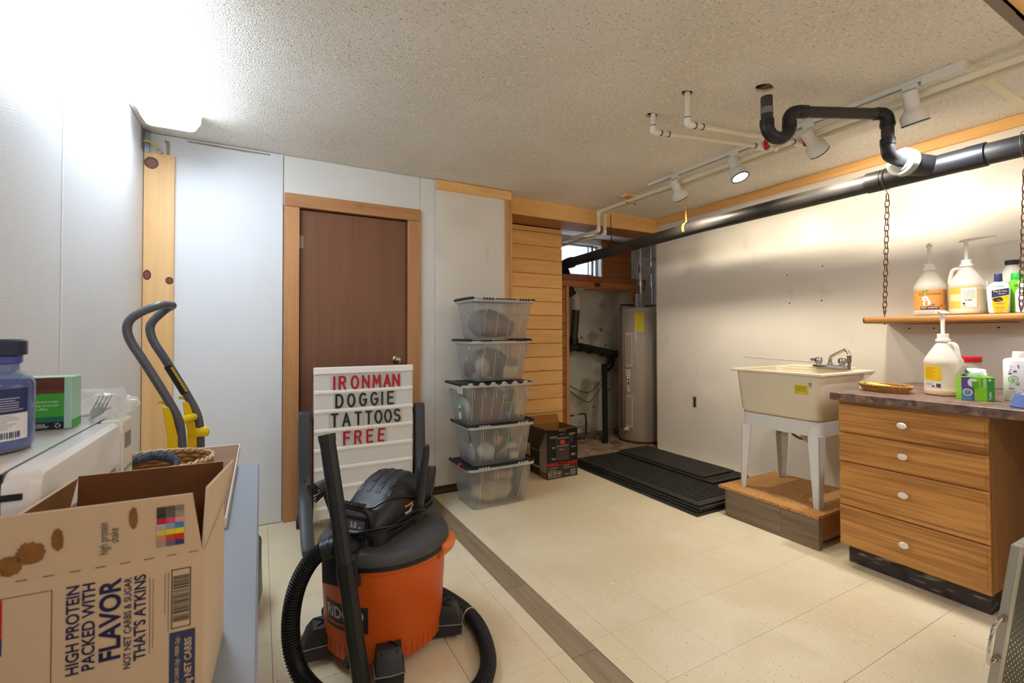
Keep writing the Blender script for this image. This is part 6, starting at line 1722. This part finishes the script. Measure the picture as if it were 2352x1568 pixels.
b_ = flat_bottle('tall_white_bottle', 'narrow white bottle half hidden behind the golden pump jug', 3.556, 1.005, ZS, R(-62), [(.026, .018, .001), (.030, .022, .01), (.030, .022, .13), (.022, .018, .15), (.014, .012, .157)], mat('bottle_white', '#eceef0', .35), M_pump, (.157, .185), .016)
# counter things
t = thing('wicker_tray', 'low oval wicker tray on the worktop beside the sink', 'tray', (2.905, 1.213, ZC), R(-12))
basket(t, .080, .122, .034, 5, wood('amber_wicker', '#c08a45', '#8a5820', 'X', .5, 40, 0), wood('amber_rim', '#c99a52', '#91622a', 'X', .5, 40, 0), .0045, 1.25)
t = thing('sponge', 'yellow and green scouring sponge lying in the wicker tray', 'sponge', (2.905, 1.245, ZC + .013), R(8))
Mq = Matrix.Rotation(R(7), 4, 'X')
box('foam', mat('yellow_foam', '#d9c24a', .9, bump=(200, .5, .002)), t, -.032, -.048, .008, .032, .048, .024, bev=.002, M=Mq); box('scourer', mat('green_scourer', '#4b6b52', .95, bump=(300, .6, .002)), t, -.032, -.048, 0, .032, .048, .0078, bev=.001, M=Mq)
t = thing('red_lid_jar', 'clear jar with red lid behind the yellow label jug', 'jar', (3.255, .985, ZC))
MB().lathe([(0, .002), (.050, .002), (.056, .010), (.056, .120), (.045, .140), (.044, .158), (0, .158)], 32).build('jar_body', mat('jar_glass', '#b3a79c', .08, alpha=.5), t)
MB().lathe([(0, .1585), (.047, .1585), (.048, .162), (.048, .183), (.045, .186), (0, .186)], 36).build('lid', mat('jar_red', '#b80f1d', .35), t)
MB().lathe([(0, .004), (.053, .006), (.053, .09), (0, .095)], 28).build('contents', mat('jar_contents', '#8d7564', .9, var=(60, .4)), t)
t = thing('bin_bag_box', 'green and purple carton of drawstring kitchen bags on the worktop', 'box', (2.898, .861, ZC), R(-61))
hx, hy, hz = .055, .048, .108
M_lime = mat('carton_lime', '#7fc81e', .45); M_vio = mat('carton_violet', '#5a4694', .45)
box('carton', M_lime, t, -hx, -hy, 0, hx, hy, hz, bev=.001)
fb = plane_map((0, -hy - .0006, 0), (1, 0, 0), (0, 0, 1)); fb2 = plane_map((0, -hy - .001, 0), (1, 0, 0), (0, 0, 1)); fb3 = plane_map((0, -hy - .0014, 0), (1, 0, 0), (0, 0, 1)); fb4 = plane_map((0, -hy - .0018, 0), (1, 0, 0), (0, 0, 1))
patch('violet_panel', M_vio, t, fb, -hx + .0005, .001, -.012, hz - .001); patch('green_panel', mat('carton_green', '#2f8a2c', .45), t, fb, .030, .001, hx - .0005, hz - .001)
MB().add([fb2(-hx + .0006, .0012), fb2(-.018, .0012), fb2(-.022, .028), fb2(-.036, .048), fb2(-hx + .0006, .056)], [(0, 1, 2, 3, 4)]).build('blue_corner', mat('carton_blue', '#4f86ad', .45), t, smooth=0)
blob('white_arc', M_wht, t, fb3, -.034, .038, .0165, .0165, 22); blob('arc_centre', mat('carton_blue', '#4f86ad', .45), t, fb4, -.034, .038, .012, .012, 20)
MB().add([plane_map((0, -hy - .0022, 0), (1, 0, 0), (0, 0, 1))(x_, y_) for x_, y_ in ((-.042, .040), (-.037, .034), (-.024, .050), (-.027, .053), (-.037, .041), (-.039, .043))], [(0, 1, 2, 3, 4, 5)]).build('tick_mark', M_lime, t, smooth=0)
blob('bag_picture', M_wht, t, fb2, -.018, .083, .016, .020, 16); patch('bag_picture', mat('bag_green', '#57a02a', .45), t, fb3, -.020, .058, .003, .088)
letters('lettering', '40', .0145, M_wht, t, fb2, .02, 'RIGHT', .9, .0395, hz - .006, rot=PI / 2); letters('lettering', '13 gallon', .0125, M_wht, t, fb2, .01, 'LEFT', .85, .0395, .006, rot=PI / 2)
letters('lettering', 'drawstring', .0105, mat('teal_print', '#1f8c86', .5), t, fb2, .01, 'RIGHT', .85, .012, hz - .006, rot=PI / 2); letters('lettering', 'tall kitchen', .0105, M_wht, t, fb2, .01, 'RIGHT', .85, .0225, hz - .006, rot=PI / 2)
box('lid_flap', mat('carton_brown', '#7d7264', .7), t, -hx, -.030, hz, -hx + .002, hy - .004, hz + .052, M=Matrix.Translation((-hx, 0, hz)) @ Matrix.Rotation(R(28), 4, 'Y') @ Matrix.Translation((hx, 0, -hz)))
bm = bmesh.new(); bmesh.ops.create_icosphere(bm, subdivisions=3, radius=1)
for v in bm.verts:
    c = v.co.copy(); k = 1 + .35 * mn.noise(c * 2.1 + Vector((4, 2, 1))) + .2 * mn.noise(c * 5)
    v.co = Vector((.005 + c.x * .040 * k, c.y * .030 * k, hz + max(-.02, .012 + c.z * .026 * k)))
me = bpy.data.meshes.new('pulled_bag'); bm.to_mesh(me); bm.free(); me.shade_smooth(); me.materials.append(mat('white_bag', '#e3eef2', .3))
o = bpy.data.objects.new('pulled_bag', me); COL.objects.link(o); o.parent = t
b_ = flat_bottle('pattern_bottle', 'white bottle printed with purple and green pet symbols on the worktop', 3.004, .742, ZC, R(-62), [(.046, .034, .001), (.050, .038, .008), (.050, .038, .180), (.046, .035, .190), (.024, .022, .196)], mat('bottle_white', '#eceef0', .35), M_pump, (.196, .224), .022)
fq = plane_map((0, -.0384, 0), (1, 0, 0), (0, 0, 1)); fq2 = plane_map((0, -.0388, 0), (1, 0, 0), (0, 0, 1))
M_pu2 = mat('purple_symbol', '#7d57a8', .5); M_gr2 = mat('green_symbol', '#67b84a', .5)
def ringm(name, mt, cx, cy, r_, w_):
    b = MB(); n = 18
    for i in range(n):
        a0, a1 = 2 * PI * i / n, 2 * PI * (i + 1) / n
        b.quad(fq(cx + r_ * math.cos(a0), cy + r_ * math.sin(a0)), fq(cx + r_ * math.cos(a1), cy + r_ * math.sin(a1)), fq(cx + (r_ - w_) * math.cos(a1), cy + (r_ - w_) * math.sin(a1)), fq(cx + (r_ - w_) * math.cos(a0), cy + (r_ - w_) * math.sin(a0)))
    return b.build(name, mt, b_, smooth=0)
ringm('paw_ring', M_gr2, -.030, .100, .0165, .003)
blob('paw_pad', M_gr2, b_, fq, -.030, .096, .006, .0045, 12)
for dx in (-.007, -.0025, .0025, .007): blob('paw_toe', M_gr2, b_, fq, -.030 + dx, .1035 + .002 * (abs(dx) < .004), .0018, .0026, 8)
random.seed(5)
for k in range(26):
    cx, cy = random.uniform(-.040, .040), random.uniform(.035, .168)
    if (cx + .030) ** 2 + (cy - .1) ** 2 < .00045: continue
    mt = M_pu2 if k % 3 else M_gr2
    w_ = k % 4
    if w_ == 0: ringm('printed_symbol', mt, cx, cy, .005, .0012)
    elif w_ == 1:
        a = random.uniform(0, PI); ca, sa = math.cos(a), math.sin(a)
        MB().add([fq(cx + x_ * ca - y_ * sa, cy + x_ * sa + y_ * ca) for x_, y_ in ((-.010, -.0015), (.006, -.0025), (.009, 0), (.006, .0025), (-.010, .0015))], [(0, 1, 2, 3, 4)]).build('printed_symbol', mt, b_, smooth=0)
    elif w_ == 2: blob('printed_symbol', mt, b_, fq, cx, cy, .0065, .0045, 12, jitter=.3)
    else:
        a = random.uniform(0, PI); ca, sa = math.cos(a) * .006, math.sin(a) * .006
        o = MB()
        for p_, q_ in ((-1, .0022), (1, .0022)):
            o.add([fq(cx + p_ * ca + q_ * math.cos(2 * PI * i / 10), cy + p_ * sa + q_ * math.sin(2 * PI * i / 10)) for i in range(10)], [tuple(range(10))])
        o.add([fq2(cx - ca - sa * .2, cy - sa + ca * .2), fq2(cx + ca - sa * .2, cy + sa + ca * .2), fq2(cx + ca + sa * .2, cy + sa - ca * .2), fq2(cx - ca + sa * .2, cy - sa - ca * .2)], [(0, 1, 2, 3)])
        o.build('printed_symbol', mt, b_, smooth=0)
t = thing('pet_bowl', 'blue plastic pet bowl on the worktop at the right edge', 'bowl', (2.798, .632, ZC))
MB().lathe([(0, .001), (.088, .001), (.090, .004), (.072, .054), (.069, .056), (.066, .054), (.058, .030), (0, .024)], 40).build('bowl', mat('blue_bowl', '#5f74b0', .35), t)
MB().lathe([(.060, .040), (.063, .050), (.045, .058), (0, .062)], 28).build('kibble', mat('tan_kibble', '#b9a06a', .9, bump=(120, 1, .01)), t)

# ================================================================== perforated metal panel in the right foreground
t = thing('perforated_panel', 'aluminium framed perforated metal panel with handle at the right edge', 'metal panel', (1.812, .552, 0))
M_al = mat('brushed_aluminium', '#b3b4ac', .42, .75, var=(6, .12))
Mt = Matrix(((1, 0, .077, 0), (0, 1, -.112, 0), (0, 0, 1, 0), (0, 0, 0, 1)))
Hh = .606; Wd = .62
f_ = MB(); f_.box(0, -.022, 0, .030, 0, Hh, Mt); f_.build('frame_side', M_al, t, bev=.002)
MB().box(Wd - .03, -.022, 0, Wd, 0, Hh, Mt).build('frame_side', M_al, t, bev=.002)
MB().box(.0305, -.022, Hh - .03, Wd - .0305, 0, Hh, Mt).build('frame_rail', M_al, t, bev=.002); MB().box(.0305, -.022, 0, Wd - .0305, 0, .03, Mt).build('frame_rail', M_al, t, bev=.002)
# sheet with real holes: a grid of cells, each with a small octagonal opening
sh = MB()
cell = .0215
nx_, nz_ = int((Wd - .062) / cell), int((Hh - .062) / cell)
for i in range(nx_):
    for j in range(nz_):
        cx = .031 + (i + .5) * cell; cz = .031 + (j + .5) * cell
        cz2 = cz + (cell * .25 if i % 2 else -cell * .25) * 0
        hole = [(cx + .0030 * math.cos(R(22.5 + 45 * k)), cz + .0030 * math.sin(R(22.5 + 45 * k))) for k in range(8)]
        h2 = cell / 2
        out_ = [(cx + h2, cz + h2 * .414), (cx + h2 * .414, cz + h2), (cx - h2 * .414, cz + h2), (cx - h2, cz + h2 * .414), (cx - h2, cz - h2 * .414), (cx - h2 * .414, cz - h2), (cx + h2 * .414, cz - h2), (cx + h2, cz - h2 * .414)]
        vs = [(x, -.010, z) for x, z in hole] + [(x, -.010, z) for x, z in out_]
        fs = [(k, (k + 1) % 8, 8 + (k + 1) % 8, 8 + k) for k in range(8)]
        cr = [(cx + h2, -.010, cz + h2), (cx - h2, -.010, cz + h2), (cx - h2, -.010, cz - h2), (cx + h2, -.010, cz - h2)]
        sh.add(vs + cr, fs + [(8, 9, 16), (10, 11, 17), (12, 13, 18), (14, 15, 19)], Mt)
sh.build('perforated_sheet', mat('dark_perforated_metal', '#34372f', .5, .1), t, smooth=0)
hz0, hz1 = .285, .400
MB().tube([Mt @ Vector(p) for p in bez([(.002, -.011, hz1), (-.035, -.011, hz1 + .004), (-.062, -.011, hz1 - .004), (-.075, -.011, hz1 - .025), (-.078, -.011, (hz0 + hz1) / 2), (-.074, -.011, hz0 + .022), (-.06, -.011, hz0 + .004), (.002, -.011, hz0)], 5)], .0048, 10).build('handle', M_chrome, t)
for zz in (hz0, hz1):
    MB().cyl(Mt @ Vector((-.014, -.011, zz)), Mt @ Vector((.0, -.011, zz)), .008, n=12).build('handle_boss', mat('dull_steel', '#8d8478', .4, 1), t)
# ================================================================== rubber mats
M_rub = mat('black_rubber', '#292825', .6, bump=(140, .3, .001), var=(5, .4), col2='#35322c')
def mat_sheet(label, x0, y0, x1, y1, z, th, cell, hole, border, wave, seed):
    t = thing('rubber_mat', label, 'mat', ((x0 + x1) / 2, (y0 + y1) / 2, z), 0, 'black rubber floor mats in a pile')
    hx, hy = (x1 - x0) / 2, (y1 - y0) / 2
    def wz(x, y): return wave * (1 + math.sin(x * 4 + y * 3.1 + seed) * math.cos(y * 2.3 + seed * 1.7)) / 2
    b = MB()
    nx, ny = int((2 * hx - 2 * border) / cell), int((2 * hy - 2 * border) / cell)
    gx, gy = nx * cell / 2, ny * cell / 2
    if hole:
        for i in range(nx):
            for j in range(ny):
                cx, cy = -gx + (i + .5) * cell, -gy + (j + .5) * cell
                h2 = cell / 2
                ho = [(cx + hole * math.cos(R(22.5 + 45 * k)), cy + hole * math.sin(R(22.5 + 45 * k))) for k in range(8)]
                ou = [(cx + h2, cy + h2 * .414), (cx + h2 * .414, cy + h2), (cx - h2 * .414, cy + h2), (cx - h2, cy + h2 * .414), (cx - h2, cy - h2 * .414), (cx - h2 * .414, cy - h2), (cx + h2 * .414, cy - h2), (cx + h2, cy - h2 * .414)]
                cr = [(cx + h2, cy + h2), (cx - h2, cy + h2), (cx - h2, cy - h2), (cx + h2, cy - h2)]
                vs = [(x, y, th + wz(x, y)) for x, y in ho + ou + cr] + [(x, y, .001 + wz(x, y)) for x, y in ho]
                b.add(vs, [(k, (k + 1) % 8, 8 + (k + 1) % 8, 8 + k) for k in range(8)] + [(8, 9, 16), (10, 11, 17), (12, 13, 18), (14, 15, 19)] + [(k, 20 + k, 20 + (k + 1) % 8, (k + 1) % 8) for k in range(8)])
        b.build('perforated_field', M_rub, t, smooth=0)
    else:
        gx, gy = 0, 0
    bd = MB()
    n = 24
    def strip(p, q, w):       # bevelled border strip, following the waves
        rows = []
        for k in range(n + 1):
            f_ = k / n
            a = Vector(p).lerp(Vector(q), f_); i_ = Vector(w[0]).lerp(Vector(w[1]), f_)
            za, zi = wz(a.x, a.y), wz(i_.x, i_.y)
            rows.append([(a.x, a.y, za), (a.x, a.y, za + th * .45), (i_.x, i_.y, zi + th), (i_.x, i_.y, zi)])
        bd.loft(rows)
    if hole:
        strip((-hx, -hy), (-hx, hy), ((-gx, -gy), (-gx, gy))); strip((hx, -hy), (hx, hy), ((gx, -gy), (gx, gy)))
        strip((-hx, -hy), (hx, -hy), ((-gx, -gy), (gx, -gy))); strip((-hx, hy), (hx, hy), ((-gx, gy), (gx, gy)))
    else:
        for k in range(n):
            ya, yb = -hy + 2 * hy * k / n, -hy + 2 * hy * (k + 1) / n
            vs = []
            for y_ in (ya, yb):
                vs += [(-hx, y_, wz(-hx, y_)), (hx, y_, wz(hx, y_)), (hx, y_, th + wz(hx, y_)), (-hx, y_, th + wz(-hx, y_))]
            bd.add(vs, [(0, 1, 5, 4), (3, 7, 6, 2), (0, 4, 7, 3), (1, 2, 6, 5)] + ([(0, 3, 2, 1)] if k == 0 else []) + ([(4, 5, 6, 7)] if k == n - 1 else []))
    bd.build('border', M_rub, t, smooth=40)
    return t
mat_sheet('flat black rubber mat at the bottom of the pile', 2.522, 2.105, 3.40, 3.49, 0, .012, .03, 0, 0, .000, 1)
mat_sheet('black rubber mat second from the bottom of the pile', 2.546, 2.125, 3.43, 3.48, .0135, .012, .03, 0, 0, .004, 2)
mat_sheet('wavy black rubber mat third from the bottom of the pile', 2.560, 2.112, 3.43, 3.49, .031, .010, .03, 0, 0, .005, 3)
mat_sheet('large perforated black rubber mat lying on the pile', 2.575, 2.135, 3.46, 3.49, .048, .013, .0335, .0142, .040, .004, 4)
mat_sheet('smaller black rubber mat lying lower on the large perforated mat', 3.012, 2.370, 3.44, 3.44, .0675, .010, .026, .0085, .014, .003, 5)
mat_sheet('small studded black rubber mat at the very top of the pile', 3.030, 2.470, 3.40, 3.44, .083, .010, .018, .006, .012, .003, 6)

# ================================================================== water heater
t = thing('water_heater', 'tall beige electric water heater in the alcove', 'water heater', (3.845, 3.975, 0))
M_wh = mat('heater_beige', '#aa9f90', .4, var=(3, .1), coat=.2)
rh = .252
MB().lathe([(0, .02), (rh - .004, .02), (rh, .03), (rh, 1.478), (rh - .006, 1.492), (rh - .02, 1.50), (0, 1.505)], 56).build('tank', M_wh, t)
MB().lathe([(rh - .012, 0), (rh + .004, 0), (rh + .004, .024), (rh - .012, .024)], 56, cap=False).build('base_ring', mat('rusty_base', '#6b4126', .8, var=(30, .5)), t)
MB().lathe([(rh + .0006, 1.440), (rh + .0025, 1.446), (rh + .0006, 1.452)], 56, cap=False).build('top_band', M_wh, t)
ac = math.atan2(-3.975, -3.845)       # direction to the camera
fh = lambda d_: cyl_map((0, 0, 0), rh + d_, ac, 0)
M_wh2 = mat('heater_cover', '#c6baa8', .4)
for z0, z1 in ((.84, 1.22), (.17, .53)):
    p_ = MB()
    for k in range(4):
        a0, a1 = -.178 + k * .023, -.178 + (k + 1) * .023
        f0, f1 = fh(.001), fh(.018)
        b8 = [f0(a0, z0), f0(a1, z0), f1(a1, z0), f1(a0, z0)]; t8 = [f0(a0, z1), f0(a1, z1), f1(a1, z1), f1(a0, z1)]
        p_.hexa(b8, t8)
    o = p_.build('access_cover', M_wh2, t)
    patch('cover_panel', M_wh, o, fh(.0185), -.170, z0 + .03, -.102, z1 - .03, 4)
pa = patch('energy_label', mat('energy_yellow', '#e8cf12', .5), t, fh(.0012), -.060, 1.235, .035, 1.448, 8)
letters('lettering', 'ENERGYGUIDE', .0165, M_ink3, pa, fh(.0018), .02, 'CENTER', .72, -.0125, 1.430)
lines('label_print', mat('label_ink', '#9c8a10', .6), pa, fh(.0018), [(-.053, .027, 1.415 - i * .016, .004) for i in range(11)], 5)
patch('white_label', M_cream, t, fh(.0012), -.168, .735, -.115, .835, 4); patch('white_label', M_cream, t, fh(.0012), -.160, .565, -.122, .730, 4)
patch('label_red', mat('carton_red', '#a31a17', .5), t, fh(.0018), -.165, .818, -.118, .828, 4); patch('label_red', mat('carton_red', '#a31a17', .5), t, fh(.0018), -.158, .690, -.124, .704, 4)
blob('label_symbol', M_ink3, t, fh(.0018), -.140, .655, .011, .02, 12, jitter=.4)
lines('label_print', mat('grey_print', '#8f8778', .6), t, fh(.0018), [(-.163, -.120, .810 - i * .009, .003) for i in range(7)] + [(-.157, -.125, .625 - i * .009, .003) for i in range(6)], 4)
letters('hand_writing', 'installed', .020, mat('pencil_grey', '#7d7468', .8), t, fh(.0012), 0, 'LEFT', 1.0, .055, 1.425)
letters('hand_writing', 'date', .020, mat('pencil_grey', '#7d7468', .8), t, fh(.0012), 0, 'LEFT', 1.0, .075, 1.385)
dirn = Vector((math.cos(ac - .62), math.sin(ac - .62), 0))
MB().tube([dirn * rh + Vector((0, 0, .15)), dirn * (rh + .05) + Vector((0, 0, .15))], .018, 14, rs=[.026, .016]).build('drain_valve', mat('cream_valve', '#d8cdb2', .5), t)
# relief line and top pipes
M_cop = mat('brown_copper', '#6a4a34', .4, .7); M_pipeg = mat('grey_pipe_metal', '#b9b6ae', .3, .7)
d2 = Vector((math.cos(ac - .9), math.sin(ac - .9), 0))
MB().tube(bez([d2 * .04 + Vector((0, 0, 1.535)), d2 * (rh - .03) + Vector((0, 0, 1.533)), d2 * (rh + .014) + Vector((0, 0, 1.528)), d2 * (rh + .022) + Vector((0, 0, 1.48)), d2 * (rh + .022) + Vector((0, 0, 1.0)), d2 * (rh + .022) + Vector((0, 0, .16))], 5), .010, 10).build('relief_pipe', M_cop, t)
for px, nm in ((3.800, 'hot_pipe'), (3.975, 'cold_pipe')):
    x_, y_ = px - 3.845, 3.92 - 3.975
    o = MB().cyl((x_, y_, 1.50), (x_, y_, HC + .0), .013, n=14).build(nm, M_pvc if nm == 'hot_pipe' else M_pipeg, t)
    MB().tube([(x_, y_, z_) for z_ in (1.735, 1.75, 1.751, 1.79, 1.791, 1.81)], .02, 14, rs=[.018, .018, .028, .028, .020, .020]).build('union', M_pipeg, o)
    MB().tube([(x_, y_, 1.90), (x_, y_, 1.97)], .021, 14).build('valve_body', M_pipeg, o)
    MB().box(x_ - .034, y_ - .010, 1.90, x_ - .022, y_ + .010, 1.99).build('valve_lever', M_redv, o, bev=.004)
MB().tube([(3.80 - 3.845, -.055, 2.06), (3.975 - 3.845, -.055, 2.06)], .011, 12).build('cross_pipe', M_pvc, t)
MB().lathe([(.014, 0), (.02, .01), (.02, .04), (.014, .05)], 14, M=Matrix.Translation((.13, -.055, 2.075)) @ Matrix.Rotation(R(90), 4, 'Y')).build('tee', M_pipeg, t)
MB().tube(bez([(-.11, -.03, 1.50), (-.09, -.04, 1.70), (-.075, -.05, 2.0), (-.02, -.05, HC)], 6), .006, 8).build('flex_conduit', mat('flex_metal', '#9a9da2', .3, .8), t)
box('conduit_box', mat('galv_box', '#b3b6b8', .4, .6), t, -.145, -.10, 1.503, -.085, -.06, 1.66, bev=.004)
MB().tube(bez([(-.10, -.16, 1.515), (0, -.19, 1.52), (.10, -.17, 1.53), (.18, -.10, 1.52)], 5), .008, 8).build('top_wire', mat('dark_wire', '#4a4a48', .5), t)

# ================================================================== waste stack in the recess
t = thing('waste_stack', 'black waste pipe with white elbow inside the alcove recess', 'pipe', (3.13, 4.405, 0))
M_cream_abs = mat('cream_elbow', '#cfc3ad', .5)
MB().tube(bez([(-.0, .0, 1.80), (.045, 0, 1.70), (.085, 0, 1.655)], 4), .047, 18).build('upper_pipe', M_abs, t)
MB().tube(bez([(.08, 0, 1.67), (.115, 0, 1.62), (.125, 0, 1.56), (.118, 0, 1.485)], 5), .053, 20).build('white_elbow', M_cream_abs, t)
MB().tube([(.118, 0, 1.50), (.082, 0, 1.12)], .045, 18).build('down_pipe', M_abs, t)
MB().tube([(.088, 0, 1.16), (.080, 0, 1.08)], .053, 18).build('coupling', M_abs2, t)
MB().tube(bez([(-.25, .02, 1.055), (.08, .02, 1.055), (.20, .02, 1.050), (.30, .015, 1.035), (.42, .01, 1.01), (.56, .0, .985), (.72, -.01, .955)], 5), .047, 18).build('cross_run', M_abs, t)
for a in (.02, .17, .33, .52):
    MB().tube([(a - .03, .018, 1.053 - max(0, a - .2) * .18), (a + .03, .018, 1.053 - max(0, a - .14) * .18)], .053, 18).build('coupling', M_abs2, t)
MB().tube(bez([(.62, .0, .97), (.66, .02, .90), (.66, .04, .82), (.60, .06, .77)], 5), .045, 16).build('low_elbow', M_abs2, t)
MB().tube([(.60, .05, .77), (.57, .06, .77)], .05, 16).build('pale_end', M_cream_abs, t)
# leaning black pipe half
t = thing('leaning_gutter', 'black plastic trough leaning beside the water heater', 'trough', (3.36, 4.02, 0))
pr_ = [(-.034, .014), (-.034, -.004), (.034, -.004), (.034, .014), (.030, .014), (.030, 0), (-.030, 0), (-.030, .014)]
MB().loft([[(x, y, 0) for x, y in pr_], [(x + .16, y + .20, .86) for x, y in pr_]]).build('trough', M_abs2, t)
# saw frame
t = thing('bow_saw', 'rusty bow saw with yellow handle grip leaning on the recess wall', 'saw', (3.17, 4.27, .0))
MB().tube(bez([(-.13, 0, .285), (.05, 0, .295), (.095, 0, .290), (.110, 0, .265), (.112, 0, .12), (.112, 0, .045)], 5), .009, 10).build('frame', mat('rusty_frame', '#4a3120', .6, .4), t)
MB().tube([(-.07, 0, .290), (.0, 0, .294)], .0115, 10).build('grip', mat('yellow_grip', '#d99a16', .5), t)
box('blade', mat('blade_steel', '#7d6a58', .5, .8), t, -.13, -.001, .022, .112, .001, .045)
box('rear_grip', mat('rusty_frame', '#4a3120', .6, .4), t, -.145, -.01, .02, -.12, .01, .30, bev=.004)
# wires against the foundation
t = thing('loose_wire', 'thin loose wires sagging across the foundation wall', 'wire', (3.4, YW - .012, .5))
for k in range(2):
    MB().tube(bez([(-.40, 0, .08 - k * .02), (-.2, 0, .10 - k * .05), (.0, 0, .02 - k * .09), (.15, 0, .0 - k * .12), (.30, 0, .10 - k * .08), (.42, 0, .22)], 6), .004, 6).build('wire', mat('grey_wire', '#6d675c', .7), t)
t = thing('wall_sticker_plate', 'small yellow-labelled plate on the wall just inside the recess', 'plate', (2.985, YW - .012, 1.36))
box('plate', mat('plate_grey', '#a9a8a2', .5), t, 0, -.006, -.06, .085, .010, .06, bev=.002); box('yellow_label', mat('plate_yellow', '#d9c21c', .5), t, .02, -.0075, -.02, .075, -.006, .045)
# dusty debris on the alcove floor
t = thing('wood_offcut', 'old wood offcut lying on the alcove floor by the heater', 'offcut', (3.47, 4.20, -.0005), R(-14))
box('offcut', wood('old_plate', '#8f7a5c', '#62513c', 'X', .9, 20, 0), t, -.10, -.03, 0, .10, .03, .035, bev=.003)
